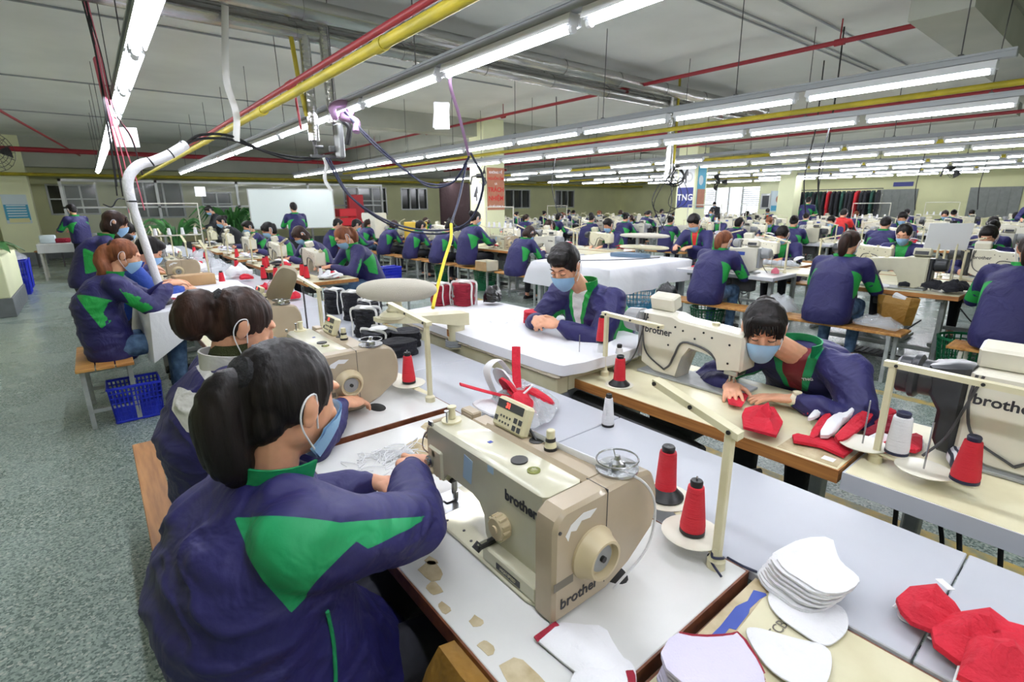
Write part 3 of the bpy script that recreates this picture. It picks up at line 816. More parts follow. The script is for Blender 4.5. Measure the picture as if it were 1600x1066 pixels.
    me = remeshed(b, max(voxel * 1.6, .011), 4, .5, 'trousers'); me.materials.append(MATS[trousers]); link('trousers', me, t)
    for F in (FR, FL):
        b = MB(); b.cap(F + Vector((0, -.035, -.038)), F + Vector((0, .13, -.044)), .034, .026, 12)
        b.box(F + Vector((-.036, -.07, -.068)), F + Vector((.036, .16, -.05)), .006); me = b.obj('shoe', shoe, t)
    # --- jacket
    if coat:
        k = bulk; b = MB(); hz = hip + Vector((0, -.01, -hem))
        rr = [(hz + Vector((0, belly, 0)), .185 * k, (.15 + belly) * k, (1, 0, 0)), (hip + Vector((0, -.01 + belly * .8, -.02)), .20 * k, (.16 + belly * .8) * k, (1, 0, 0)), (mid1 + Vector((0, -.005, 0)), .19 * k, .155 * k, sx), (mid2, .195 * k, .15 * k, sx),
              (hip.lerp(neck, .84) + Vector((0, -.015, -.01)) + back * .5, .19 * k, .125 * k, sx), (hip.lerp(neck, .95) + Vector((0, -.005, -.01)), .145, .095, sx), (neck + Vector((0, 0, .012)), .072, .068, sx)]
        b.loft(rings_torso(rr, 28))
        for S, E, W in ((SR, ER, WR), (SL, EL, WL)):
            ka = 1 + (k - 1) * .3; b.cap(S.lerp(neck, .45), S.lerp(E, .3), .062, .074 * ka); b.cap(S, E, .076 * ka, .062 * ka); b.cap(E, E.lerp(W, .72), .062 * ka, .05 * ka); b.cap(E.lerp(W, .7), E.lerp(W, .92), .047, .034)
        me = remeshed(b, voxel * 1.2 if hero else voxel * 1.3, 22 if hero else 5, .6, 'jacket')
        if hero:
            def fold(p):
                q = Vector((p.x * 6, p.y * 6, p.z * 10)); a = noise.noise(q); c2 = noise.noise(q * 2.3 + Vector((3, 1, 7)))
                rg = 1 - abs(noise.noise(Vector((p.x * 5 + 9, p.y * 5, p.z * 15)))) * 2.2
                e = min((p - ER).length, (p - EL).length); e = max(0, 1 - e / .16)
                mk_ = max(0, noise.noise(p * 4.5 + Vector((5, 2, 8))) + .25); st = math.sin((p.z * 1.0 + abs(p.x) * .55 - p.y * .3) * 95 + 5 * a + 3 * c2); st = max(0, st) ** 2
                return .010 * a + .004 * c2 + .005 * max(0, rg) + mk_ * st * .008 + e * .008 * max(0, math.sin((p - ER).length * 150 + 5 * a)) ** 2
            displace(me, fold)
        def tri(p, A, B, C, th):
            """signed distance inside the triangle prism, positive inside"""
            n = (B - A).cross(C - A).normalized(); d = (p - A).dot(n); r = th - abs(d)
            for P0, P1 in ((A, B), (B, C), (C, A)):
                e = (P1 - P0).normalized(); r = min(r, n.cross(e).dot(p - P0))
            return r
        zones = []
        if callable(style): zones = style(me)
        elif style:
            for S, E, W, s in ((SR, ER, WR, 1), (SL, EL, WL, -1)):
                ax = sx * s; pit = S + (hip - neck).normalized() * .06 + Vector((0, -.03, 0))
                A = neck.lerp(S, .62) + Vector((0, -.17, -.06)) + back; C = pit + (hip - neck).normalized() * .24 + Vector((0, -.05, 0)) + ax * .02
                B = S.lerp(E, .55) + Vector((0, -.02, -.05))
                zones.append((A, B, C, .13, False))
                un = Vector((0, -.3, -1)); zones.append((S.lerp(E, .05) + un * .01, E.lerp(W, .25) + un * .02, S.lerp(E, .62) + un * .11, .09, True))
        up_n = up.normalized()
        nv = len(me.vertices); no = [0.0] * (3 * nv); me.vertex_normals.foreach_get('vector', no)
        za = []; zb = []
        for i, v in enumerate(me.vertices):
            p = v.co; ny, nz = no[3 * i + 1], no[3 * i + 2]; g = -1.0; o_ = -1.0
            if shirt is not None or face:
                d = (neck - p).dot(up_n) + .04; u = (p - neck).dot(sx)
                if ny > .0 and (p - neck).y > -.01 and d < .30:
                    w = .050 * (1 - d / .34); o_ = min(w - abs(u), .28 - d) if shirt else -1; g = max(g, min(w + (.040 * (1 - d / .4) if hero else .018) - abs(u), .28 - d))
            for A, B, C, th, low in zones:
                if low and nz > .15: continue
                if low is False and ny > .35: continue
                g = max(g, tri(p, A, B, C, th))
            za.append(g); zb.append(o_)
        at = me.attributes.new('panel', 'FLOAT', 'POINT'); at.data.foreach_set('value', za)
        at = me.attributes.new('opening', 'FLOAT', 'POINT'); at.data.foreach_set('value', zb)
        me.materials.append(MATS[coat_mat(coat, coat2, shirt or coat)]); jk = link('jacket', me, t)
        # stand collar
        m = MB(); n = 22; rows = []
        nd = (H(0, -.022, -.05) - neck).normalized()
        for th, rad0 in ((0, 0), (1, -.006)):
            for i in range(2):
                r = []
                for j in range(n + 1):
                    a = R(52) + (2 * PI - R(104)) * j / n; bk = .5 - .5 * math.cos(a - 0)  # 0 in front, 1 at back
                    rad = .073 + (.010 + chi * .5 * (1 - bk)) * i + rad0 + .012 * (1 - bk); z = -.005 + i * (.038 + .02 * bk + chi)
                    r.append(neck + sx * (math.sin(a) * rad) + Vector((0, 1, 0)) * (math.cos(a) * rad + .012) + Vector((0, nd.y * z * .6, z)))
                rows.append(r)
        rows = [rows[0], rows[1], rows[3], rows[2], rows[0]]
        m.loft(rows, cap=False, close=False); m.obj('collar', collar, t, 60)
    # --- hair
    b = MB()
    def e(c, r): he(b, c, r, 14, 10)
    e((0, -.020, .030), (.084, .097, .090)); e((0, -.055, -.02), (.062, .045, .065)); e((.05, -.02, .012), (.032, .056, .05)); e((-.05, -.02, .012), (.032, .056, .05))
    if fringe or hair in ('bob', 'long'):
        e((0, .054, .076), (.060, .028, .026)); e((.056, .035, .03), (.02, .035, .045)); e((-.056, .035, .03), (.02, .035, .045))
    if hair == 'short':
        e((0, .045, .085), (.064, .05, .038)); e((0, -.01, .085), (.07, .08, .045))
        if hero:
            for i in range(26):
                a = random.uniform(-1, 1); q = random.uniform(-.5, 1); p0 = H(a * .05, q * .07, .09); b.cap(p0, p0 + HM @ Vector((a * .012, .02 + .01 * q, .025)), .011, .004, 6)
    elif hair == 'bun': b.ell(H(0, -.118, .035), (.048, .045, .045)); 
    elif hair == 'bob':
        e((0, -.055, -.04), (.08, .055, .085)); e((.062, -.005, -.045), (.026, .05, .075)); e((-.062, -.005, -.045), (.026, .05, .075))
    elif hair == 'bald': pass
    if hair in ('pony', 'long'):
        k0 = H(0, -.098, .04)
        tl = tail or [(0, -.05, .01), (0, -.085, -.05), (0, -.085, -.13), (0, -.07, -.22), (.0, -.06, -.28)]
        pts = curve_pts([k0] + [k0 + Vector(q) for q in tl], 4); nn = len(pts)
        rs = [((.018 + .026 * math.sin(PI * min(1, (i / nn) * 1.1))) if hair == 'pony' else (.04 + .025 * math.sin(PI * i / nn))) * (1 if i < nn * .7 else max(.2, (nn - i) / (nn * .32))) * hk for i in range(nn)]
        b.tube(pts, rs, 12)
    me = remeshed(b, voxel * (1.25 if hero else 1.0), 2, .5, 'hair'); strand(me, .0035 if hero else .004, 110 if hero else 70)
    me.materials.append(MATS[hair_m]); hr = link('hair', me, t)
    if hair == 'pony' and hero:
        m = MB(); k0 = H(0, -.107, .047); m.lathe([(.02, -.012), (.032, -.008), (.032, .008), (.02, .012)], k0, 14, HM @ Vector((0, -1, .2))); m.obj('hair_tie', 'scrunchie_black', hr)
    if fringe and (hero or face):
        m = MB()
        for i in range(22):
            a = -1 + 2 * i / 21 + random.uniform(-.03, .03); L = random.uniform(.02, .06) * (1.3 if abs(a) > .55 else .55)
            p = [H(a * .045, .052, .093), H(a * .060, .088 - .020 * a * a, .062), H(a * .066 + random.uniform(-.008, .008), .094 - .035 * a * a, .062 - L)]
            m.tube(curve_pts(p, 4), [.0032] * 8 + [.0006], 5)
        m.obj('fringe', hair_m, hr)
    # --- mask
    if mask:
        m = MB(); nu, nv = 15, 8; outer = []; inner = []
        for v in range(nv + 1):
            q = v / nv; ro = []; ri = []
            for u in range(nu + 1):
                a = (-1 + 2 * u / nu); ph = a * R(72); nar = 1 - .58 * abs(a) ** 2.2
                z = -.062 + (.052 - q * .108) * nar + (.010 * math.cos(ph * 1.5) * (1 - q) ** 2)
                rx = .071 - .008 * q; ry = .124 - .018 * abs(q - .35) - .028 * q * q
                y = -.008 + ry * math.cos(ph) ** .8 if math.cos(ph) > 0 else 0
                x = rx * math.sin(ph) * (1 - .10 * q)
                ro.append(H(x, y + .003, z)); ri.append(H(x * .965, y - .002, z))
            outer.append(ro); inner.append(ri)
        m.loft(outer, cap=False, close=False); m.loft([r[::-1] for r in inner], cap=False, close=False)
        fm = m.obj('face_mask', mask if isinstance(mask, str) else 'mask_blue', t, 60)
        m = MB(); r_ = .0018 if hero else .003
        for s in (1, -1):
            m.tube(curve_pts([H(s * .066, .022, -.042), H(s * .078, .004, -.01), H(s * .086, -.012, .026), H(s * .088, -.032, .018), H(s * .085, -.036, -.01), H(s * .080, -.022, -.04), H(s * .066, .022, -.082)], 4), r_, 6)
        m.obj('ear_loop', 'strap_white', fm)
    if face:
        for s in (1, -1):
            m = MB(); m.tube([H(s * .014, .0895, .034), H(s * .030, .0875, .041), H(s * .048, .075, .036)], [.0022, .0032, .0012], 6); m.obj('eyebrow', 'hair_black', t)
            m = MB(); m.ell(H(s * .031, .079, .012), (.0135 * hscale, .0085 * hscale, .0065 * hscale), 12, 8, HR); m.obj('eyelid', 'skin', t)
            m = MB(); m.tube([H(s * .017, .0865, .009), H(s * .025, .0885, .0055), H(s * .036, .0865, .0055), H(s * .046, .0795, .0105)], .0016, 6); m.obj('eyelash', 'eye_dark', t)
    return t, dict(WR=WR, WL=WL, ER=ER, EL=EL, SR=SR, SL=SL, H=H, head=head, neck=neck)
# the camera's own geometry, used only to find where a seam or badge sits on a garment
def pix_ray(px, py):
    th = math.atan(213.0 / 790.0); az = R(39.0); ro = R(.5)
    fw = Vector((math.sin(az) * math.cos(th), math.cos(az) * math.cos(th), -math.sin(th))); r0 = Vector((math.cos(az), -math.sin(az), 0)); u0 = r0.cross(fw)
    rr = r0 * math.cos(ro) - u0 * math.sin(ro); uu = r0 * math.sin(ro) + u0 * math.cos(ro)
    return (fw + rr * ((px - 800) / 790) + uu * ((533 - py) / 790)).normalized()
from mathutils.bvhtree import BVHTree
def on_mesh(me, loc, rz, pts):
    bm = bmesh.new(); bm.from_mesh(me); bv = BVHTree.FromBMesh(bm); M = (Matrix.Translation(loc) @ Matrix.Rotation(rz, 4, 'Z')).inverted(); out = []
    o = M @ Vector((0, 0, 1.55))
    for p in pts:
        d = (M.to_3x3() @ pix_ray(*p)).normalized(); h = bv.ray_cast(o, d)
        if h[0] is None: h = bv.find_nearest(o + d * ((Vector(loc) + Vector((0, 0, 1)) - Vector((0, 0, 1.55))).length))
        out.append((h[0], h[1]))
    bm.free(); return out
def fan(loc, rz, polys, th=.06):
    """triangles between points picked on the cloth"""
    def f(me):
        z = []
        for P in polys:
            h = [q[0] for q in on_mesh(me, loc, rz, P)]
            for k in range(1, len(h) - 1):
                A, B, C = h[0], h[k], h[k + 1]; n = (B - A).cross(C - A)
                z.append((A, B, C, th, None) if n.length > 0 else (A, B, C, th, None))
        return z
    return f
E_, W_ = -PI / 2, PI / 2       # operators facing +x / -x
def place(o, x, y, rz, z=0): o.location = (x, y, z); o.rotation_euler = (0, 0, rz); return o
# ------------------------------------------------------------------ the workers
# near woman, seen from behind, right arm reaching to the needle
p, J = make_person('woman with black ponytail in navy and green jacket at the nearest machine',
    hip=(-.0, .03, .53), neck=(0, .035, 1.05), head=(-.0, .09, 1.19), pitch=.32, yaw=.34, roll=0, sw=.185, twist=.0,
    wr=(-.10, .385, .905), wl=(-.22, .33, .82), pr=(.8, .1, -.35), pl=(-.5, -.2, -.6),
    hand_r=dict(fwd=(-.35, .75, -.35), nrm=(-.3, -.2, -.9), curl=.5), hand_l=dict(fwd=(.3, .6, -.1), nrm=(.2, 0, -1), curl=.5),
    hair='pony', hair_m='hair_black', tail=[(-.0, -.03, -.01), (.0, -.05, -.06), (.0, -.045, -.13), (.0, -.03, -.19), (.01, -.025, -.23)], hero=True, voxel=.0055, bulk=1.14, belly=.05, style=fan((.15, .98, 0), E_, [[(365, 808), (580, 826), (455, 958)], [(520, 818), (672, 806), (575, 858)], [(236, 775), (258, 778), (240, 812)]], .16), coat2='jacket_green', collar='jacket_green', bag=.02, hem=.2, hk=1.0)
place(p, .15, .98, E_)
jk = [c for c in p.children if c.name.startswith('jacket')][0]
hp_ = on_mesh(jk.data, (.15, .98, 0), E_, [(510, 955), (514, 975), (519, 1000), (522, 1030), (523, 1060), (522, 1085)])
MB().tube(curve_pts([q[0] + q[1] * .002 for q in hp_], 4), .0038, 6).obj('pocket_piping', 'jacket_green', jk)
# second woman
p, J = make_person('woman with dark brown ponytail in navy jacket with white collar, second in the near row',
    hip=(0, .02, .53), neck=(0, .04, 1.04), head=(0, .12, 1.18), pitch=.55, yaw=-.05, wr=(.06, .40, .85), wl=(-.2, .38, .84), pr=(.7, -.2, -.6), pl=(-.6, -.2, -.6),
    hair='pony', hair_m='hair_dark_brown', tail=[(0, -.05, -.0), (.0, -.075, -.04), (.0, -.075, -.09), (0, -.06, -.12)], hero=True, voxel=.0065, coat2='jacket_white', collar='jacket_white', bag=.02, hk=1.35, bulk=.97, chi=.02, style=fan((.21, 1.80, 0), E_, [[(258, 515), (300, 520), (350, 600), (330, 610)], [(250, 588), (330, 622), (330, 690)], [(250, 588), (330, 690), (292, 676)], [(250, 588), (292, 676), (268, 640)]], .12))
place(p, .21, 1.80, E_)
m = MB(); m.loft([[Vector((.062 * math.cos(a), .045 + .06 * math.sin(a) + z * .5, 1.05 + z)) for a in [2 * PI * i / 18 for i in range(18)]] for z in (-.02, .04, .08)], cap=False); m.obj('turtleneck', 'turtleneck_olive', p)
# ponytailed woman on the stool, left
p, J = make_person('woman with long wavy auburn ponytail on the slatted stool, jeans and pink sandals',
    hip=(0, .02, .54), neck=(0, .10, 1.06), head=(0, .20, 1.21), pitch=.45, yaw=-.05, wr=(.06, .44, .98), wl=(-.08, .46, .98), pr=(.4, -.2, -.8), pl=(-.4, -.2, -.8),
    hair='pony', hair_m='hair_auburn', tail=[(0, -.045, -.03), (.0, -.075, -.10), (.02, -.06, -.18), (-.01, -.09, -.26), (.02, -.08, -.34), (.0, -.10, -.42)], hk=1.15, hero=True, voxel=.0075, trousers='denim', shoe='sandal_pink', fringe=False, bag=.06)
place(p, -.04, 4.78, E_)
# man at the iron table
p, J = make_person('man with thick black hair and blue mask trimming thread at the iron table',
    hip=(0, -.02, .56), neck=(.0, .18, 1.08), head=(.02, .34, 1.22), pitch=.55, yaw=.30, sw=.20, wr=(.075, .50, .935), wl=(-.10, .50, .935), pr=(.7, -.2, -.7), pl=(-.7, -.2, -.7),
    hand_r=dict(fwd=(-.75, .55, .15), nrm=(-.3, -.4, -.8), curl=.9), hand_l=dict(fwd=(.75, .5, .1), nrm=(.3, -.4, -.8), curl=.9),
    hair='short', hair_m='hair_black', hero=True, voxel=.0065, shirt='shirt_white', face=True, chi=.015, bulk=1.08, collar='jacket_bright_green')
place(p, 2.33, 1.97, W_)
# woman in the centre at the white machine
p, J = make_person('woman in navy jacket, green collar and maroon jumper sewing red cloth, wearing a watch',
    hip=(.0, -.05, .55), neck=(-.03, .27, .94), head=(.05, .46, 1.05), pitch=.42, yaw=.45, sw=.19, wr=(.14, .50, .80), wl=(-.115, .50, .805), pr=(.8, -.1, -.5), pl=(-.9, -.05, -.35),
    hand_r=dict(fwd=(-.45, .75, -.05), nrm=(-.1, -.1, -1), curl=.35), hand_l=dict(fwd=(.80, .5, -.02), nrm=(.05, .1, -1), curl=.30),
    hair='bun', hair_m='hair_black', fringe=True, hero=True, voxel=.0058, shirt='shirt_maroon', chi=.015, face=True, coat2='jacket_green', collar='jacket_green', bag=.03)
place(p, 2.52, .86, W_)
jk = [c for c in p.children if c.name.startswith('jacket')][0]
q0 = on_mesh(jk.data, (2.52, .86, 0), W_, [(1262, 592), (1272, 592), (1262, 586)])
text('TNG', .020, 'sign_white', q0[0][0] + q0[0][1] * .004, q0[1][0] - q0[0][0], q0[2][0] - q0[0][0], jk, 'chest_lettering', depth=.0006, bold=.0006)
W = J['WL']; E0 = J['EL']; d = (W - E0).normalized()
m = MB(); m.cyl(W - d * .012, W + d * .012, .029, n=20); m.cyl(W + Vector((-.01, 0, .026)), W + Vector((-.01, 0, .034)), .017, n=16); m.obj('wristwatch', 'watch_ivory', p)
# templates for everyone further off
T = {}
def tmpl(k, **kw):
    base = dict(voxel=.013, face=True); base.update(kw); T[k] = make_person('x', **base)[0]
low = [(0, -.05, -.02), (0, -.09, -.08), (0, -.085, -.17), (0, -.075, -.26)]
tmpl('auburn', hair='pony', hair_m='hair_auburn', tail=low, trousers='denim', pitch=.75, head=(0, .30, 1.10))
tmpl('pony', hair='pony', hair_m='hair_dark_brown', tail=low, trousers='denim', pitch=.6)
tmpl('bun', hair='bun', neck=(0, .12, 1.03), head=(0, .20, 1.17), pitch=.5)
tmpl('bob', hair='bob', hair_m='hair_dark_brown', fringe=True, pitch=.8, head=(0, .31, 1.10))
tmpl('short', hair='short', pitch=.7, bulk=1.05, shirt='shirt_red')
tmpl('crop', hair='short', pitch=.5, neck=(0, .14, 1.03), head=(0, .23, 1.165), shirt='shirt_black')
tmpl('long', hair='long', hair_m='hair_black', fringe=True, pitch=.55, tail=[(0, -.01, -.03), (0, -.01, -.09), (0, -.005, -.15), (0, .0, -.2)])
tmpl('stand', hair='short', standing=True, hip=(0, 0, .86), neck=(0, .05, 1.37), head=(0, .11, 1.52), pitch=.3, wr=(.15, .42, 1.1), wl=(-.15, .42, 1.1), hem=.05)
tmpl('black', hair='short', standing=True, hip=(0, 0, .86), neck=(0, .14, 1.34), head=(0, .26, 1.47), pitch=.7, wr=(.15, .45, 1.0), wl=(-.15, .45, 1.0), coat='shirt_black', coat2='shirt_black', collar='shirt_black', style=None, hem=.05)
tmpl('lean', hair='bob', hair_m='hair_dark_brown', fringe=True, standing=True, hip=(0, -.05, .84), neck=(0, .14, 1.24), head=(0, .24, 1.38), pitch=.4, wr=(.15, .45, .95), wl=(-.15, .45, .95), hem=.05)
tmpl('blue', hair='short', coat='shirt_blue', coat2='shirt_blue', collar='shirt_blue', style=None, pitch=.6, neck=(0, .2, 1.0), head=(0, .33, 1.12))
tmpl('redtop', hair='short', coat='shirt_red', coat2='shirt_black', collar='shirt_red', pitch=.6)
tmpl('darkw', hair='bun', coat='shirt_black', coat2='shirt_black', collar='shirt_white', style=None, pitch=.5)
# ------------------------------------------------------------------ the hall
X0, X1, Y0, Y1, ZC = -4.2, 27.0, -5.0, 22.0, 3.5
struct('floor', MB().box((X0, Y0, -.2), (X1, Y1, 0)), 'terrazzo')
struct('ceiling', MB().box((X0, Y0, ZC), (X1, Y1, ZC + .2)), 'ceiling_paint')
struct('wall_left', MB().box((X0 - .2, Y0, 0), (X0, Y1, ZC)), 'wall_cream')
struct('wall_rear', MB().box((X0, Y0 - .2, 0), (X1, Y0, ZC)), 'wall_cream')
m = MB()      # far wall with window openings
wins = [(-3.4, -1.9, 1.15, 2.25), (-.9, .35, 1.35, 2.3), (1.05, 2.75, 1.2, 2.5), (3.3, 4.3, 1.2, 2.1), (8.6, 10.6, 1.15, 2.35), (11.3, 12.7, 1.35, 2.35), (17.4, 19.2, 1.35, 2.35), (21.1, 22.7, 1.35, 2.35)]
x = X0
for a, b, z0, z1 in wins:
    m.box((x, Y1, 0), (a, Y1 + .2, ZC)); m.box((a, Y1, 0), (b, Y1 + .2, z0)); m.box((a, Y1, z1), (b, Y1 + .2, ZC)); x = b
m.box((x, Y1, 0), (X1, Y1 + .2, ZC)); struct('wall_far', m, 'wall_cream')
for i, (a, b, z0, z1) in enumerate(wins):
    g = tag(MB().box((a, Y1 + .10, z0), (b, Y1 + .12, z1)).obj('window_%d' % (i + 1), 'glass_dark', None, 0), kind='structure')
    m = MB(); w = .05; n = 3 if b - a > 1.2 else 2
    m.box((a, Y1 - .015, z0), (b, Y1 + .08, z0 + w)); m.box((a, Y1 - .015, z1 - w), (b, Y1 + .08, z1))
    for k in range(n + 1):
        q = a + (b - a - w) * k / n; m.box((q, Y1 - .012, z0), (q + w, Y1 + .08, z1))
    if i in (1, 3, 4): m.box((a, Y1 - .01, (z0 + z1) / 2), (b, Y1 + .06, (z0 + z1) / 2 + .04))
    m.obj('window_frame', 'aluminium', g, 0)
m = MB()      # right wall with glazed doorway and louvred windows
ops = [(12.9, 16.6, .1, 2.35)]
m.box((X1, Y0, 0), (X1 + .2, 12.9, ZC)); m.box((X1, 16.6, 0), (X1 + .2, Y1, ZC)); m.box((X1, 12.9, 2.35), (X1 + .2, 16.6, ZC)); m.box((X1, 12.9, 0), (X1 + .2, 16.6, .1))
struct('wall_right', m, 'wall_cream')
g = tag(MB().box((X1 + .1, 12.9, .1), (X1 + .12, 16.6, 2.35)).obj('window_9', 'glass_day', None, 0), kind='structure')
m = MB()
for y in (12.9, 13.85, 14.6, 15.35, 16.55): m.box((X1 - .02, y, .1), (X1 + .1, y + .06, 2.35))
for k in range(14): m.box((X1 - .015, 12.9, .9 + k * .1), (X1 + .07, 13.85, .935 + k * .1)); m.box((X1 - .015, 15.4, .9 + k * .1), (X1 + .07, 16.6, .935 + k * .1))
m.obj('window_frame', 'aluminium', g, 0)
for i, (y0, y1, z0, z1) in enumerate(((6.35, 7.8, .0, 2.05), (3.2, 4.7, .9, 2.05), (1.2, 2.6, .9, 2.05))):
    d = MB().box((X1 - .05, y0, z0 + .01), (X1 + .0, y1, z1)); d = tag(d.obj('door_1' if i == 0 else 'window_%d' % (9 + i), 'shutter_grey', None, 0), kind='structure')
    m = MB()
    for k in range(5): m.box((X1 - .065, y0 + (y1 - y0) * k / 5 + .02, z0 + .06), (X1 - .05, y0 + (y1 - y0) * (k + 1) / 5 - .02, z1 - .05))
    m.obj('panel', 'shutter_grey', d, 0)
# baseboards
struct('baseboard_far', MB().box((X0, Y1 - .015, 0), (X1, Y1, .35)), 'grey_base')
struct('baseboard_right', MB().box((X1 - .015, Y0, 0), (X1, 6.3, .3)), 'grey_base')
struct('baseboard_left', MB().box((X0, Y0, 0), (X0 + .015, Y1, .3)), 'grey_base')
# beams and columns
struct('trim_1', MB().box((5.9, 1.25, 3.08), (X1, 1.7, ZC)).box((5.9, 1.22, 3.4), (X1, 1.73, ZC)), 'beam_paint')
struct('trim_2', MB().box((4.0, 10.45, 3.12), (X1, 10.85, ZC)), 'beam_paint')
struct('trim_3', MB().box((-3.2, 20.1, 2.7), (X1, 20.5, ZC)), 'beam_paint')
struct('trim_4', MB().box((13.95, 2, 3.12), (14.35, 22, ZC)), 'beam_paint')
struct('trim_5', MB().box((7.6, 10.9, 3.12), (8.0, 22, ZC)), 'beam_paint')
def column(n, x, y, w, d, base='grey_base'):
    c = tag(MB().box((x, y, 0), (x + w, y + d, ZC), .012).obj('trim_%d' % n, 'column_cream', None, 0), kind='structure')
    MB().box((x - .012, y - .012, 0), (x + w + .012, y + d + .012, .35)).obj('plinth', base, c, 0)
    return c
column(6, 7.45, 10.2, .62, .6); column(7, 13.9, 8.6, .62, .62); column(8, -1.95, 20.0, .8, .6); column(9, 20.6, 8.6, .6, .6)
column(10, 26.4, 11.4, .6, 1.3)
# painted floor lines
m = MB().box((2.79, -5, 0), (2.90, 9, .0015)); struct('trim_11', m, 'yellow_paint')
struct('trim_12', MB().box((4.86, -5, 0), (4.96, 20, .0015)), 'yellow_paint')
struct('trim_13', MB().box((3.35, -5, 0), (3.43, 3.2, .0015)), 'yellow_paint')

# ------------------------------------------------------------------ ceiling services
def lamp_proto(glow):
    t = thing('fluorescent_lamp', '', 'lamp')
    m = MB(); m.prism([(-.052, .004), (-.036, .056), (.036, .056), (.052, .004), (.042, .006), (.028, .044), (-.028, .044), (-.042, .006)], -.61, .61, 'y'); m.box((-.03, -.61, .0), (.03, -.575, .045)); m.box((-.03, .575, .0), (.03, .61, .045))
    m.obj('reflector', 'lamp_white', t)
    m = MB(); m.cyl((0, -.58, -.010), (0, .58, -.010), .0165, n=8); m.obj('tube', glow, t)
    m = MB(); m.cyl((0, -.605, -.012), (0, -.58, -.012), .022, n=8); m.cyl((0, .58, -.012), (0, .605, -.012), .022, n=8); m.box((-.012, -.6, -.03), (.012, .6, -.028)) if False else None; m.obj('socket', 'lamp_white', t)
    return t
LP = lamp_proto('tube_glow'); WLP = None
rows = [(.37, -3.9, 16, 2.42), (2.07, -3.2, 15, 2.42), (5.0, .86, 12, 2.42), (6.88, .98, 12, 2.42), (10.3, 1.0, 12, 2.44), (12.2, 1.0, 12, 2.44), (15.5, 1.0, 12, 2.46), (17.6, 1.0, 12, 2.46), (20.7, 1.0, 11, 2.48), (23.0, 1.0, 10, 2.48)]
rn = ['above the near sewing row', 'above the iron table row', 'third rail from the left', 'fourth rail, beside the yellow pipe', 'fifth rail', 'sixth rail', 'seventh rail', 'eighth rail', 'ninth rail', 'farthest rail']
first = True
random.seed(3)
for ri, (x, y0, n, z) in enumerate(rows):
    rail = thing('light_rail', 'long grey lighting rail on thin rods, %s' % rn[ri], 'lighting rail', (x, 0, z), 0, 'lighting rails under the ceiling')
    ya, yb = y0 - .08, y0 + n * 1.305 + .1
    m = MB(); m.box((-.03, ya, .06), (.03, yb, .115), .004); m.box((-.042, ya, .1), (.042, yb, .115)); m.obj('profile', 'rail_grey', rail)
    k = 0; y = ya + .3
    while y < yb:
        m = MB(); m.cyl((0, y, .11), (random.uniform(-.02, .02), y + random.uniform(-.02, .02), ZC - z), .0045 if ri < 4 else .006, n=5); m.box((-.02, y - .015, .1), (.02, y + .015, .13)); m.obj('hanger_rod', 'steel_dark', rail); y += 1.66
    for k in range(n):
        if ri == 1 and k == 3: pass
        yy = y0 + k * 1.305 + .62
        if ri >= 4 and random.random() < .12: continue
        lab = ['nearest lamp', 'second lamp', 'third lamp', 'fourth lamp', 'fifth lamp', 'sixth lamp', 'seventh lamp', 'eighth lamp', 'ninth lamp', 'tenth lamp', 'eleventh lamp', 'twelfth lamp', 'thirteenth lamp', 'fourteenth lamp', 'fifteenth lamp', 'sixteenth lamp'][k]
        lab = 'lit fluorescent tube lamp, %s, %s' % (lab, rn[ri])
        if first: o = LP; first = False; o.location = (x, yy, z); tag(o, lab, None, 'fluorescent lamps')
        else: o = dup(LP, (x, yy, z), 0, lab, 'fluorescent lamps')
def pipe(name, label, pts, r, m_, parts=(), group=None, cat='pipe'):
    t = MB().tube(pts, r, 12)
    for p, q, rr in parts: t.cyl(p, q, rr, n=12)
    o = t.obj(name, m_, None, 50); return tag(o, label, cat, group)
pipe('yellow_pipe', 'long yellow service pipe slanting over the near tables past the silver drop ducts', [(1.31, -4, 2.34), (1.27, 19.4, 2.34)], .030, 'pipe_yellow', [((1.30, 4.9, 2.34), (1.30, 5.02, 2.34), .040), ((1.30, 2.6, 2.34), (1.30, 2.68, 2.34), .036)])
pipe('yellow_pipe', 'yellow pipe running along the fourth lighting rail', [(6.72, .9, 2.58), (6.72, 17, 2.58)], .03, 'pipe_yellow')
pipe('yellow_pipe', 'yellow pipe running between the fifth and sixth lighting rails', [(11.8, .9, 2.56), (11.8, 18, 2.56)], .035, 'pipe_yellow')
pipe('yellow_pipe', 'yellow pipe running beside the eighth lighting rail', [(17.0, .9, 2.56), (17.0, 19, 2.56)], .035, 'pipe_yellow')
pipe('yellow_pipe', 'yellow pipe running beside the farthest lighting rail', [(22.4, .9, 2.6), (22.4, 20, 2.6)], .035, 'pipe_yellow')
pipe('yellow_pipe', 'yellow pipe crossing in front of the far wall above the whiteboard', [(X0, 19.6, 2.46), (26, 19.6, 2.52)], .045, 'pipe_yellow')
pipe('sprinkler_pipe', 'dark red sprinkler pipe just above the long yellow pipe', [(1.39, -4, 2.455), (1.33, 12, 2.44)], .020, 'pipe_red', [((1.37, 4.3, 2.45), (1.37, 4.42, 2.45), .030), ((1.44, 4.5, 2.45), (1.46, 4.5, 2.15), .010)])
pipe('sprinkler_pipe', 'red sprinkler pipe crossing the white ceiling on the right', [(6.75, 1.8, 3.25), (6.5, 20, 3.25)], .026, 'pipe_red', [((6.75, 2.5 + k * 3, 3.25), (6.75, 2.6 + k * 3, 3.25), .036) for k in range(5)] + [((6.75, 2.55 + k * 3, 3.25), (6.75, 2.55 + k * 3, ZC - .02), .008) for k in range(5)])
pipe('sprinkler_pipe', 'red sprinkler pipe above the fifth lighting rail', [(9.6, .9, 2.95), (9.6, 18, 2.95)], .026, 'pipe_red')
pipe('sprinkler_pipe', 'red sprinkler pipe above the sixth lighting rail', [(11.2, .9, 2.85), (11.2, 18, 2.85)], .026, 'pipe_red')
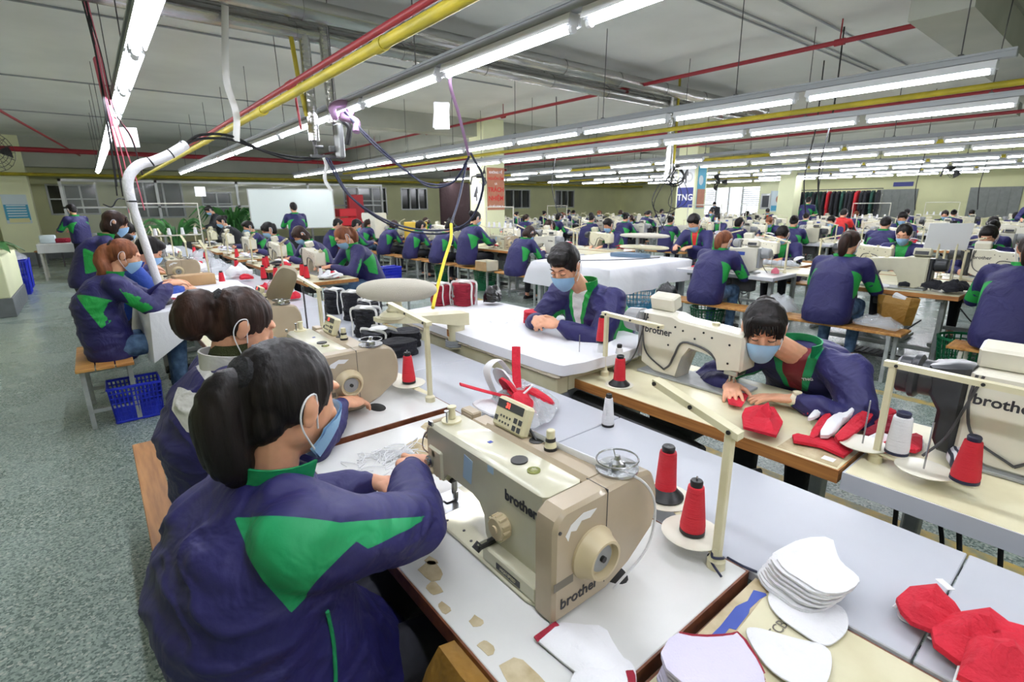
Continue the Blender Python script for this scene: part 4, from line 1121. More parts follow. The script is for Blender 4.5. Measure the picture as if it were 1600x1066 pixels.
pipe('sprinkler_pipe', 'thick red pipe crossing under the ceiling near the far wall', [(X0, 17.6, 2.95), (14, 17.6, 2.95)], .06, 'pipe_red')
pipe('sprinkler_pipe', 'short red branch pipe on the ceiling above the left pillar', [(-.9, 11.5, 3.1), (.1, 19.5, 3.0)], .022, 'pipe_red')
# foil wrapped ducts
def foil(label, y, z, r, x0, x1):
    m = MB(); x = x0
    m.tube([(x0, y, z), (x1, y, z)], r, 14)
    while x < x1: m.cyl((x, y, z), (x + .05, y, z), r + .006, n=14); x += 1.1
    return tag(m.obj('foil_duct', 'duct_foil', None, 50), label, 'duct', 'foil wrapped ducts crossing the ceiling')
foil('silver foil wrapped duct crossing the ceiling, front one of the three', 5.20, 3.27, .09, -1.5, 10.6)
foil('silver foil wrapped duct crossing the ceiling, middle and lowest of the three', 5.42, 3.14, .075, -1.5, 11.4)
foil('silver foil wrapped duct crossing the ceiling, rear one of the three', 5.64, 3.27, .085, -1.5, 10.6)
t = thing('drop_duct', 'pair of silver foil wrapped pipes dropping above the near tables, valves at the end', 'duct', (1.95, 5.4, 0))
MB().tube([(-.08, 0, 3.16), (-.08, 0, 2.18)], .052, 12).obj('pipe', 'duct_foil', t); MB().tube([(.10, -.03, 3.2), (.12, -.03, 2.36)], .052, 12).obj('pipe', 'duct_foil', t)
m = MB(); m.cyl((-.08, 0, 2.05), (-.08, 0, 2.2), .02, n=10); m.cyl((.12, -.03, 2.1), (.12, -.03, 2.36), .016, n=10); m.box((-.13, -.03, 2.02), (.2, .03, 2.05)); m.cyl((-.1, -.05, 2.12), (-.02, -.05, 2.12), .015, n=8); m.box((.05, -.06, 2.08), (.13, 0, 2.14), .01); m.obj('valve', 'steel_dark', t)
MB().tube([(-.2, 0, 3.1), (-.17, 0, 2.7), (-.13, 0, 2.4)], .022, 8).obj('gas_pipe', 'pipe_yellow', t)
m = MB(); m.box((.1, -.17, 2.02), (.16, -.05, 2.34), .01); m.obj('gauge_plate', 'motor_grey', t); m = MB(); m.tube(curve_pts([(.14, -.18, 2.38), (.2, -.22, 2.3), (.17, -.2, 2.14)], 4), .028, 8); m.obj('insulated_hose', 'cable_black', t)
t = thing('drop_duct', 'silver foil wrapped pipe dropping beside a yellow pipe, coiled cables at its foot', 'duct', (7.72, 5.3, 0))
MB().tube([(0, 0, 3.3), (0, 0, 1.95)], .06, 12).tube([(.13, 0, 2.4), (.13, 0, 1.9)], .03, 10).obj('pipe', 'duct_foil', t); MB().tube([(.07, -.05, 3.5), (.07, -.05, 2.2)], .02, 8).obj('gas_pipe', 'pipe_yellow', t)
def loop(cx, cy, cz, rx, rz, n=24, tilt=.2): return [(cx + rx * math.cos(2 * PI * i / n), cy + rx * .2 * math.sin(4 * PI * i / n), cz + rz * math.sin(2 * PI * i / n) + tilt * rx * math.cos(2 * PI * i / n)) for i in range(n + 1)]
m = MB()
for k in range(5): m.tube(loop(.05 + .02 * k, -.1, 1.98 + .02 * (k % 3), .24 - .02 * k, .12 + .01 * k), .008, 5)
m.tube(loop(-.1, -.1, 1.7, .35, .3), .007, 5); m.tube(loop(.2, -.1, 1.72, .25, .25), .006, 5)
wires(m, [(-.2, 0, 1.9), (-.4, 0, 1.6), (-.2, 0, 1.3), (0, 0, 1.1)], .008); wires(m, [(.1, 0, 1.9), (0, -.1, 1.5), (-.1, 0, 1.1)], .008); m.obj('cable_coil', 'cable_black', t)
# conduit lines fixed to the ceiling, loose rods
random.seed(11)
m = MB()
for x0, x1 in ((4.9, 11.5),):
    for dy in (3.15, 3.25): m.tube([(x0, dy, ZC - .015), (x1, dy - .1, ZC - .015)], .010, 5)
    m.tube([(5.3, 2.75, ZC - .015), (11.5, 2.7, ZC - .015)], .010, 5)
tag(m.obj('ceiling_conduit', 'rail_grey', None), 'thin grey conduits fixed along the ceiling near the concrete beam', 'conduit')
m = MB()
for y in (7.3, 11.2, 15): m.tube([(-3.5, y, ZC - .01), (6.0, y + .05, ZC - .01)], .012, 5)
tag(m.obj('ceiling_conduit', 'rail_grey', None), 'thin grey cable run along the ceiling over the near tables', 'conduit')
# fans
def fan(label, loc, rz, r=.3, m_='iron_black'):
    t = thing('wall_fan', label, 'fan', loc, rz, 'wall fans')
    m = MB()
    for k in range(5):
        q = r * (.25 + .75 * k / 4); m.tube([(q * math.cos(a * PI / 9), -.06 - .05 * (1 - k / 4), q * math.sin(a * PI / 9)) for a in range(19)], .004, 4, cap=False)
    for k in range(16):
        a = k * PI / 8; m.tube([(.07 * math.cos(a), -.12, .07 * math.sin(a)), (r * math.cos(a), -.06, r * math.sin(a)), (r * .6 * math.cos(a), .03, r * .6 * math.sin(a))], .003, 4)
    m.obj('guard', m_, t)
    m = MB()
    for k in range(3):
        a = k * 2 * PI / 3
        m.loft([[(q * math.cos(a + w) , -.07 + (w) * .1, q * math.sin(a + w)) for w in (-.35, 0, .35)] for q in (.05, .14, .25)], cap=False, close=False)
    m.obj('blade', m_, t); m = MB(); m.cyl((0, -.05, 0), (0, .1, 0), .05, n=14); m.tube([(0, .1, 0), (0, .2, -.02), (0, .24, -.2)], .02, 8); m.obj('motor', 'iron_black', t)
    return t
fan('black fan hanging at the left edge under the ceiling', (-1.02, 11.6, 2.42), .6)
fan('small black fan on the pillar with the slogan poster', (7.2, 10.0, 2.2), 1.2, .22)
fan('black fan beside the column with the navy sign', (14.9, 8.45, 2.15), -.6, .22)
fan('dark fan high above the right hand rows', (17.0, 3.4, 2.35), .8, .25)
# ------------------------------------------------------------------ sewing rows
def wpos(origin, rz, l):
    v = Matrix.Rotation(rz, 3, 'Z') @ Vector(l); return (origin[0] + v.x, origin[1] + v.y, (origin[2] if len(origin) > 2 else 0) + v.z)
# near row, left of the grey centre tables
t1 = place(make_table('sewing_table', 'white sewing table with worn front edge under the nearest beige sewing machine', 'laminate_white', 'dark_wood_edge', 1.2, .60), .405, 1.61, E_)
m = MB()      # bare patches where the laminate has worn through, near the operator's edge
rp = random.Random(5)
def patch(m, x, y, w, h, z):
    pts = []
    for k in range(9):
        a = 2 * PI * k / 9; q = rp.uniform(.75, 1.1); pts.append((x + w * math.copysign(abs(math.cos(a)) ** .6, math.cos(a)) * q, y + h * math.copysign(abs(math.sin(a)) ** .6, math.sin(a)) * q))
    m.prism(pts, z, z + .0008, 'z')
for x, y, w, h in ((.60, .055, .022, .02), (.66, .045, .03, .022), (.72, .07, .018, .012), (.75, .055, .034, .022), (.80, .03, .022, .014), (.86, .02, .02, .01), (.93, .05, .016, .012), (.99, .03, .02, .012), (1.08, .04, .045, .03), (1.15, .05, .04, .04), (.22, .35, .10, .05), (.12, .48, .09, .07)): m = MB(); patch(m, x, y, w, h, .7601); m.obj('worn_patch', 'particle_board', t1)
m = MB(); m.prism([(.03, .17), (.30, .17), (.34, .42), (.03, .45)], .7601, .7606, 'z'); 
m = MB(); m.ell((1.0, .36, .7603), (.05, .03, .0008), 18, 4); m.obj('belt_hole', 'rubber_black', t1)
t2 = place(make_table('sewing_table', 'white sewing table with brown edge, second in the near row', 'laminate_white', 'dark_wood_edge', 1.2, .60), .405, 2.825, E_, .012)
m = MB(); m.ell((1.02, .36, .7603), (.05, .03, .0008), 18, 4); m.obj('belt_hole', 'rubber_black', t2)
t3 = place(make_table('sewing_table', 'white sewing table beside the ironing board in the near row', 'laminate_cream', 'dark_wood_edge', 1.2, .60), .405, 4.04, E_)
t0 = place(make_table('sewing_table', 'cream sewing table with blue tape at the bottom right of the photo', 'laminate_cream', 'dark_wood_edge', 1.2, .60), .405, .395, E_, -.008)
m = MB(); m.prism([(0.001, 0.589), (0.001, 0.598), (0.038, 0.598), (0.038, 0.561), (0.046, 0.452), (0.049, 0.397), (0.003, 0.364)], .7602, .7606, 'z'); m.obj('bare_margin', 'particle_board', t0)
m = MB(); m.prism([(0.016, 0.558), (0.036, 0.568), (0.041, 0.565), (0.037, 0.544), (0.036, 0.502), (0.041, 0.487), (0.042, 0.472), (0.045, 0.429), (0.035, 0.423), (0.037, 0.389), (0.021, 0.373), (0.021, 0.413), (0.015, 0.485), (0.017, 0.495), (0.023, 0.518)], .7608, .7613, 'z'); m.obj('tape', 'tape_blue', t0)
text('TCBU', .028, 'lettering_grey', (.096, .502, .7616), (0, 1, 0), (-1, 0, 0), t0, 'lettering', depth=.0003)
# grey centre tables
ys = [(-1.0, .113), (.117, 1.138), (1.142, 2.16), (2.164, 3.19), (3.194, 4.21), (4.214, 5.3), (5.304, 6.4), (6.404, 7.5), (7.504, 8.6), (8.604, 9.7), (9.704, 10.8), (10.804, 11.9), (11.904, 13.0)]
ctn = ['under the red masks at the right edge', 'under the pile of white face masks', 'under the open bag of red masks', 'under the black bundles', 'between the ironing board and the black bundles', 'beside the white clothed table', 'seventh along', 'eighth along', 'ninth along', 'tenth along', 'eleventh along', 'twelfth along', 'farthest of the row']
c0 = None
for (a, b), s in zip(ys, ctn):
    L = b - a
    lab = 'pale grey centre table, ' + s
    t = thing('centre_table', lab, 'table', (1.008, a, 0), 0, 'grey centre tables')
    MB().box((0, 0, .735), (.445, L, .757), .002).obj('tabletop', 'laminate_grey', t)
    m = MB(); m.box((.43, .02, .52), (.442, L - .02, .735)); m.obj('side_panel', 'laminate_grey', t)
    for q in (.1, L - .1):
        m = MB(); m.box((.05, q - .015, 0), (.08, q + .015, .735)); m.box((.36, q - .015, 0), (.39, q + .015, .735)); m.box((.05, q - .012, .1), (.39, q + .012, .125)); m.obj('leg', 'steel_paint_grey', t)
# right near row (operators face the camera side)
b1 = place(make_table('sewing_table', 'cream sewing table with orange wooden edge in front of the woman in the red collar', 'laminate_cream', 'wood_edge', 1.16, .60, thick=.042), 2.24, .45, W_)
m = MB(); m.prism([(.02, .44), (.19, .42), (.19, .585), (.01, .585)], .7602, .7607, 'z'); m.obj('bare_patch', 'particle_board', b1)
m = MB(); m.box((.03, .53, .7607), (.065, .56, .7612)); m.obj('sticker', 'tape_white', b1)
b0 = place(make_table('sewing_table', 'cream sewing table with thick grey edge under the black motored machine', 'laminate_cream', 'laminate_grey', 1.3, .60, thick=.055), 2.24, -.86, W_)
P_lock = make_lockstitch('cream and beige sewing machine in front of the nearest woman'); place(P_lock, .56, 1.10, E_, .760); P_lock.scale = (.89, .95, .93)
dup(P_lock, (.56, 2.345, .772), E_, 'cream and beige sewing machine in front of the woman with white collar')
dup(P_lock, (.56, 3.58, .760), E_, 'cream and beige sewing machine beside the tan ironing board')
P_bar = make_bartack('white sewing machine with grey motor used by the woman in the red collar'); place(P_bar, 2.12, .94, W_, .760)
P_blk = make_bartack('white sewing machine with bulky black motor at the right edge', motor='machine_charcoal', big_motor=True); place(P_blk, 2.12, -.25, W_, .760)
P_st = make_stand('cream thread stand behind the nearest sewing machine, dark cord round its foot', arm_l=.19, rise=.05)
place(P_st, .96, .465, E_, .760)
m = MB(); m.tube(curve_pts([(.03, -.03, .008), (.0, -.018, .018), (-.018, .0, .02), (0, .02, .016), (.015, .0, .03), (.0, -.02, .035), (-.02, .02, .03), (-.05, .04, .005), (-.08, .05, .002)], 5), .003, 6); m.tube([(.02, .01, .03), (.04, .04, .006), (.07, .05, .003)], .003, 6); m.obj('cord', 'cable_navy', P_st)
st2 = make_stand('cream thread stand on the grey table behind the second machine', trays=((-.16, -.01), (-.29, -.05)), arm_l=.32, rise=.02); place(st2, .962, 1.725, E_, .772)
place(make_stand('cream thread stand beside the black bundles', trays=((-.1, .03),), arm_l=.42, rise=.03), .955, 2.95, E_, .760)
place(make_stand('cream thread stand at the left end of the orange edged table', trays=((.06, -.04), (.12, .05)), H=.31, arm_l=.30, rise=-.02), 1.78, 1.50, W_, .760)
st4 = make_stand('cream thread stand on the table with the grey edge, at the right', trays=((.045, -.02), (-.125, .03)), H=.33, arm_l=-.3 if False else .42, rise=-.02); place(st4, 1.79, .40, W_, .760)
C = {}
C['rs'] = cone('thread_cone', 'tall red thread cone on a flared black base, far tray of the near thread stand', 'thread_red', h=.135, r0=.027, r1=.021, skirt=True); place(C['rs'], .96 + .10, .465 + .205, 0, .801)
C['r'] = cone('thread_cone', 'red thread cone on the near tray of the near thread stand', 'thread_red', h=.125, r0=.028, r1=.018); place(C['r'], .96 + .02, .465 + .075, 0, .801)
C['w'] = cone('thread_cone', 'white thread cone standing alone on the grey centre table', 'thread_white', h=.115, r0=.022, r1=.014); place(C['w'], 1.36, 1.12, 0, .757)
dup(C['r'], (.952, 1.885, .813), 0, 'red thread cone on the stand behind the second machine')
dup(C['w'], wpos((1.78, 1.50, .76), W_, (.06, -.04, .0415)), 0, 'white thread cone under the red one on the stand by the orange edged table', scale=(1, 1, .9)).location[2] = .8015
dup(C['r'], (wpos((1.78, 1.50, .76), W_, (.06, -.04, 0))[0], 1.56, .905), 0, 'red thread cone stacked on a white one', scale=(.9, .9, 1))
dup(C['rs'], (1.73, 1.37, .762), 0, 'red thread cone on a flared black base on the orange edged table', scale=(1, 1, .95))
place(cone('thread_cone', 'white thread cone with navy ends on the stand at the right', 'thread_white', h=.125, r0=.030, r1=.024, core='cable_navy'), 1.81, .355, 0, .801)
place(cone('thread_cone', 'red thread cone at the right edge before the white machine', 'thread_red', h=.125, r0=.032, r1=.020, core='cable_navy'), 1.76, .275 - .09, 0, .801)
dup(C['w'], (1.87, 1.49, .762), 0, 'white thread cone behind the grey motor', scale=1.1)
m = MB(); m.lathe([(.001, 0), (.062, 0), (.064, .002), (.001, .003)], (1.73, 1.37, .7605), 24); tag(m.obj('thread_mat', 'tray_cream'), 'round cream mat under the red cone on the orange edged table', 'mat')
# generic prototypes for the long rows, the first copy stands in the first place
P_tab = [make_table('sewing_table', 'x', 'laminate_cream', 'wood_edge', 1.2, .58), make_table('sewing_table', 'x', 'laminate_white', 'laminate_grey', 1.2, .58)]
P_ben = [make_bench('bench', 'x', 1.1, .30), make_bench('bench', 'x', 1.1, .30, rounded=True, leg='steel_paint_white')]
P_gst = make_stand('x', trays=((-.06, .03), (-.18, .05)), H=.36)
P_mach = [P_bar, P_blk, P_lock, make_bartack('x', tape='tape_blue', lettering=False), make_bartack('x', motor='machine_charcoal', lettering=False, body='machine_cream')]
protos_unused = set(P_tab + P_ben + [P_gst, P_mach[3], P_mach[4]])
def use(proto, loc, rz, label, group=None):
    if proto in protos_unused:
        protos_unused.discard(proto); proto.location = loc; proto.rotation_euler = (0, 0, rz); proto['label'] = label
        if group: proto['group'] = group
        return proto
    return dup(proto, loc, rz, label, group)
ORD = ['first', 'second', 'third', 'fourth', 'fifth', 'sixth', 'seventh', 'eighth', 'ninth', 'tenth', 'eleventh', 'twelfth', 'thirteenth', 'fourteenth', 'fifteenth', 'sixteenth']
ROWS = {}; SKIP_PILE = set()
def cloth_heap(c, mt, seed):
    t = thing('cloth_heap', 'x', 'cloth heap'); r_ = random.Random(seed)
    for i in range(6):
        m = MB(); L = r_.uniform(.07, .12); w = r_.uniform(.02, .04); a = r_.uniform(0, PI); cx, cy, cz = r_.uniform(-.06, .06), r_.uniform(-.06, .06), .012 + .012 * i
        d = Vector((math.cos(a) * L, math.sin(a) * L, r_.uniform(-.01, .015))); c0 = Vector((cx, cy, cz))
        m.tube([c0 - d, c0 - d * .5 + Vector((0, 0, .012)), c0 + Vector((0, 0, .015)), c0 + d * .5 + Vector((0, 0, .008)), c0 + d], [w * .5, w, w * 1.1, w, w * .4], 8, flat=.4); m.obj('folded_piece', mt[i % len(mt)], t)
    return t
P_pile = {'red and white': cloth_heap('r', ['fabric_red', 'fabric_white'], 1), 'white': cloth_heap('w', ['fabric_white', 'fabric_lilac'], 2), 'black': cloth_heap('b', ['fabric_navy_black', 'fabric_navy_black', 'fabric_white'], 3), 'crimson': cloth_heap('c', ['fabric_crimson', 'fabric_red'], 4)}
protos_unused |= set(P_pile.values())
rs = random.Random(21)
def station(row, k, xf, y, rz, tab=0, mach=0, L=1.2, bench=True, stand=True, shift=0.0, bench_x=.30):
    """y = end of the table nearest the camera"""
    where = '%s place in the %s' % (ORD[k], row)
    org = (xf, y + L, 0) if rz == E_ else (xf, y, 0)
    use(P_tab[tab], org, rz, ('cream topped wooden edged sewing table, ' if tab == 0 else 'white sewing table with grey edge, ') + where, 'sewing tables of the ' + row)
    lm = ('cream sewing machine with grey motor, ', 'cream sewing machine with black motor, ', 'beige lockstitch sewing machine, ', 'white sewing machine with blue tape, ', 'cream sewing machine with dark motor, ')[mach]
    use(P_mach[mach], wpos(org, rz, (.42 + shift, .13, .76)), rz, lm + where, 'sewing machines of the ' + row)
    if stand: use(P_gst, wpos(org, rz, (1.1, .5, .76)), rz, 'cream thread stand on the table, ' + where, 'thread stands of the ' + row)
    if xf < 19 and (row, k) not in SKIP_PILE:
        c = rs.choice(sorted(P_pile)); use(P_pile[c], wpos(org, rz, (rs.uniform(.12, .3), rs.uniform(.2, .42), .762)), rs.uniform(0, 6), c + ' cloth heap, ' + where, 'cloth heaps of the ' + row)
    if bench: use(P_ben[(k + tab) % 2], wpos(org, rz, (.6, -bench_x, 0)), rz, 'low wooden bench, ' + where, 'benches of the ' + row)
RW = ['row right of the aisle', 'facing row past the aisle', 'third row past the aisle', 'fourth row past the aisle', 'fifth row past the aisle', 'sixth row past the aisle', 'seventh row past the aisle', 'farthest row']
stations = {}
# row C, backs to the camera
for k, (y, tb, mc) in enumerate(((-.35, 0, 1), (.9, 0, 4), (2.45, 1, 3), (5.75, 1, 0), (7.0, 0, 2), (8.25, 0, 4), (9.5, 0, 0), (10.75, 0, 4), (12.0, 0, 0))): station(RW[0], k, 5.62, y, E_, tb, mc, bench=k not in (0, 1, 2), bench_x=.27)
# row D, facing
for k, (y, tb, mc) in enumerate(((0.2, 0, 1), (1.4, 0, 4), (2.7, 0, 0), (5.6, 0, 4), (6.9, 1, 0), (8.2, 0, 0), (11.2, 0, 0), (12.5, 0, 4))): station(RW[1], k, 7.42, y, W_, tb, mc, bench=k % 3 != 1)
for r, (xf, rz) in enumerate(((10.85, E_), (12.75, W_), (16.05, E_), (18.0, W_), (21.2, E_), (23.2, W_))):
    k = 0; y = 1.0 + .2 * r
    while y < (17.5 if r < 4 else 15) and k < 12:
        if not (xf < 14 and xf > 12 and 8 < y < 9.4): station(RW[2 + r], k, xf, y, rz, rs.choice((0, 1, 1)), rs.choice((0, 0, 4, 3, 1)), stand=r < 4, bench=r < 3); stations.setdefault(r, []).append((k, xf, y, rz))
        k += 1; y += 1.38
# left part, rows A and B continued into the distance
NL, NR = 'left row past the white cloth', 'facing row beyond the iron table'
for k, (y, mc) in enumerate(((6.3, 2), (7.8, 0), (9.3, 4), (10.8, 0), (12.3, 2))): station(NL, k, .42, y, E_, 0, mc, bench=False)
for k, (y, mc) in enumerate(((5.55, 3), (7.1, 0), (8.8, 3), (10.5, 0), (12.2, 4))): station(NR, k, 2.26, y, W_, 0, mc, L=1.2, bench=k > 0, shift=.12)
# centre tables between the facing rows
for xa, wd, nmx in ((6.22, .60, 'past the aisle'), (11.45, .70, 'between the third and fourth rows'), (16.65, .75, 'between the fifth and sixth rows'), (21.8, .8, 'between the last rows')):
    for k in range(5):
        ya = 1.0 + k * 3.1 if xa > 7 else (.4, 5.7, 8.8, 11.9, 15.0)[k]; L = 3.08 if xa > 7 or k else 3.2
        t = thing('centre_table', 'cream centre table %s, %s from the near end' % (nmx, ORD[k]), 'table', (xa, ya, 0), 0, 'cream centre tables'); MB().box((0, 0, .73), (wd, L, .755), .002).obj('tabletop', 'laminate_cream', t)
        for q in (.2, L - .2): MB().box((.1, q - .02, 0), (wd - .1, q + .02, .73)).obj('leg', 'steel_paint_grey', t)
# seats of the near people
bn = make_bench('bench', 'orange wooden bench under the nearest woman', 1.0, .30, wood='bench_wood_dark'); place(bn, .12, 1.02, E_)
dup(bn, (.12, 2.38, 0), E_, 'orange wooden bench under the woman with white collar')
place(make_bench('bench', 'slatted wooden stool with grey metal legs in the left aisle', .80, .34, H=.47, wood='bench_wood'), -.09, 4.86, E_)
place(make_bench('bench', 'wooden bench under the woman in the red collar', 1.0, .28), 2.78, .85, W_)
place(make_bench('bench', 'wooden bench under the man at the iron table', 1.0, .28), 2.86, 2.1, W_)
bc = make_bench('bench', 'long wooden bench with black cushion under the ponytailed woman, right of the aisle', 1.15, .30); place(bc, 5.33, 1.72, E_)
place(make_bench('bench', 'wooden bench under the woman at the right edge', 1.15, .30, leg='steel_paint_white', rounded=True), 5.22, .25, E_)
place(make_bench('bench', 'wooden bench under the auburn ponytailed woman', 1.25, .30), 5.36, 3.1, E_)
place(make_bench('bench', 'empty wooden bench behind the man at the iron table', .5, .3), 5.1, 4.6, E_)
DESC = dict(auburn='person with auburn ponytail', pony='person with dark ponytail', bun='person with black bun', bob='person with brown bobbed hair',
            short='person with red shirt collar', crop='person with cropped black hair', long='person with long black hair facing down', lean='person with bobbed hair leaning over the table', stand='standing person in navy jacket', black='standing person in black',
            blue='person in bright blue top', redtop='person in red hooded top', darkw='person in black top')
unused = set(T)
used_l = set(); spots = [(.15, .98), (.21, 1.8), (-.04, 4.78), (2.33, 1.97), (2.52, .86)]
def worker(k, x, y, rz, where, z=0, group='workers in the sewing rows', s=1.0):
    if any(math.hypot(x - a, y - b) < .72 for a, b in spots): return None
    spots.append((x, y)); lab = DESC[k] + ', ' + where
    if lab in used_l: lab += ' (farther)'
    used_l.add(lab)
    if k in unused: unused.discard(k); o = T[k]; place(o, x, y, rz, z); o['label'] = lab; o['group'] = group; o.scale = (s,) * 3
    else: o = dup(T[k], (x, y, z), rz, lab, group, s)
    return o
A_, B_ = E_, W_
worker('pony', 5.24, 1.76, A_, 'on the bench with the black cushion right of the aisle', s=1.04)
worker('auburn', 5.30, 3.04, A_, 'at the white table with the blue taped machine', s=1.02)
worker('bun', 5.30, 7.85, A_, 'on the bench left of the cardboard box', s=1.12)
worker('bob', 5.22, 6.35, A_, 'on the bench right of the cardboard box')
worker('pony', 5.18, .52, A_, 'at the right edge of the photo', s=1.06)
worker('short', 7.75, 4.55, B_, 'at the table behind the clothed ironing table', s=1.12)
worker('long', 7.75, 3.2, B_, 'behind the white machine with blue tape')
worker('bun', 7.8, 1.85, B_, 'behind the white paper sheet on sticks')
worker('crop', 7.9, 1.1, B_, 'right of the white paper sheet on sticks')
worker('crop', 7.7, 6.35, B_, 'left of the cream sleeve boards')
worker('pony', 7.8, 8.0, B_, 'behind the man at the iron table')
worker('auburn', 2.68, 6.15, B_, 'at the facing row beside the blue crate', s=1.08)
worker('bob', 2.66, 7.75, B_, 'second in the facing row', s=1.05)
worker('long', 2.66, 9.5, B_, 'third in the facing row', s=1.05)
worker('crop', 2.66, 11.3, B_, 'fourth in the facing row')
worker('darkw', 2.7, 13.6, B_, 'beyond the facing row near the plants', s=1.1)
worker('black', 2.9, 16.6, B_, 'leaning over a table near the plants')
worker('blue', .02, 5.62, A_, 'behind the auburn haired woman on the stool', s=1.05)
worker('lean', -.05, 6.5, A_, 'behind the man in blue', s=1.02)
worker('crop', .02, 7.6, A_, 'third behind the stool')
worker('long', .02, 8.7, A_, 'farther along the left hand row', s=1.12)
worker('bob', .05, 10.2, A_, 'fourth seat of the left hand row')
worker('stand', -.2, 14.8, PI / 2 * 0 + .6, 'beside the white table at the left pillar', s=1.0)
worker('stand', 3.75, 12.6, 0, 'in front of the whiteboard, back to the camera')
worker('crop', 4.0, 11.3, A_, 'left of the tall white machine'); worker('crop', 4.1, 10.5, A_, 'nearer of two before the red crates')
worker('stand', 4.7, 10.2, 0, 'behind the yellow box, seen from behind')
worker('crop', 10.6, 14.2, A_, 'beside the brown curtain')
worker('stand', 19.3, 7.6, A_, 'reaching up to the hanging garments', s=1.05)
worker('redtop', 15.6, 5.3, A_, 'in front of the hanging garments', s=1.1)
worker('black', 24.6, 13.9, B_, 'in front of the glazed doorway')
worker('stand', 18.5, 1.9, B_, 'at the right edge near the shutters')
kinds = ['bob', 'pony', 'auburn', 'bun', 'crop', 'short', 'long']
rw = random.Random(8)
for r, lst in stations.items():
    for (k, xf, y, rz) in lst:
        if rw.random() < .18: continue
        kd = rw.choice(kinds); yy = y + .6 + rw.uniform(-.15, .15)
        if abs(yy - 5.3) < .9 and abs(xf - 15.9) < .5: continue
        worker(kd, xf - .32 if rz == E_ else xf + .32, yy, rz + rw.uniform(-.2, .2), '%s seat of the %s' % (ORD[k], RW[2 + r]), s=rw.uniform(.97, 1.06))
for k, y in ((5, 8.85), (6, 10.0), (7, 11.3), (8, 12.6)): worker(kinds[k % 7], 5.28, y, A_, '%s seat of the %s' % (ORD[k], RW[0]))
for k, y in ((6, 11.8), (7, 13.1)): worker(kinds[k % 7], 7.78, y, B_, '%s seat of the %s' % (ORD[k], RW[1]))
# ------------------------------------------------------------------ things on and around the near tables
def pad(outline, z, t=.004, bulge=.0, wob=.0, rings=5, seed=0, sub=2, fold=None):
    """solid cloth piece: star shaped outline, domed by bulge, rippled by wob"""
    m = MB(); o = [Vector((a, b, 0)) for a, b in outline]
    for _ in range(sub):
        q = []
        for i in range(len(o)):
            a, b = o[i], o[(i + 1) % len(o)]; q += [a * .75 + b * .25, a * .25 + b * .75]
        o = q
    n = len(o); c = sum(o, Vector()) / n; S = Vector((seed * 3.1, seed * 1.7, 0))
    def h(p, r):
        w = wob * noise.noise((p + S) * 16) + wob * .5 * noise.noise((p + S) * 38)
        f = fold(p) if fold else 0
        return bulge * (1 - r * r) + w * (.35 + .65 * (1 - r)) + f + wob * .5
    top = []; bot = []
    for k in range(rings + 1):
        r = 1 - k / rings if k < rings else .02
        top.append([Vector((c.x + (p.x - c.x) * r, c.y + (p.y - c.y) * r, z + t + max(h(p * r, r), -t * .2))) for p in o])
    for k in range(rings + 1): bot.append([Vector((p.x, p.y, p.z - t)) for p in top[k]])
    m.loft(bot[::-1] + top); return m
def put(mb, name, mats, label, cat, loc=(0, 0, 0), rz=0, group=None, smooth=50):
    o = mb.obj(name, mats, None, smooth); o.location = loc; o.rotation_euler = (0, 0, rz); return tag(o, label, cat, group)
def arcpts(r, a0, a1, n=8, cx=0, cy=0, sy=1): return [(cx + r * math.cos(R(a0 + (a1 - a0) * i / n)), cy + sy * r * math.sin(R(a0 + (a1 - a0) * i / n))) for i in range(n + 1)]
half = [(-.075, -.05), (-.03, -.062), (.03, -.055), (.078, -.035), (.082, .0), (.06, .045), (.01, .062), (-.045, .055), (-.08, .02)]
# vacuum ironing table with white pad
t = thing('ironing_table', 'steam ironing table with thick white cloth pad, worked at by the man', 'ironing table', (1.50, 1.50, 0))
m = MB(); P = [(.0, .06), (.05, .0), (.55, -.02), (.72, .05), (.76, .5), (.76, 1.4), (.68, 1.62), (.1, 1.64), (.0, 1.5)]
m = pad(P, .80, .05, .012, .012, 8, 3); m.obj('pad', 'sheet_white', t)
m = MB(); m.prism([(.03, .05), (.7, .05), (.72, 1.58), (.03, 1.58)], .785, .80, 'z', .003)
for k in range(26): m.ell((.02 + .0 * k, .08 + k * .058, .795), (.020, .045, .009), 8, 6)
m.obj('scorched_underlay', 'pad_canvas_tan', t)
m = MB(); m.box((.02, .06, .70), (.10, 1.56, .785), .006); m.box((.62, .06, .70), (.70, 1.56, .785), .006); m.box((.1, .06, .71), (.62, .12, .785), .004); m.box((.1, 1.5, .71), (.62, 1.56, .785), .004); m.obj('frame', 'laminate_cream', t)
m = MB(); m.box((.08, .14, .25), (.64, 1.48, .70), .01); m.obj('suction_box', 'laminate_grey', t)
for x in (.06, .66):
    for y in (.1, 1.5): m = MB(); m.box((x - .025, y - .025, 0), (x + .025, y + .025, .70), .003); m.obj('leg', 'steel_paint_grey', t)
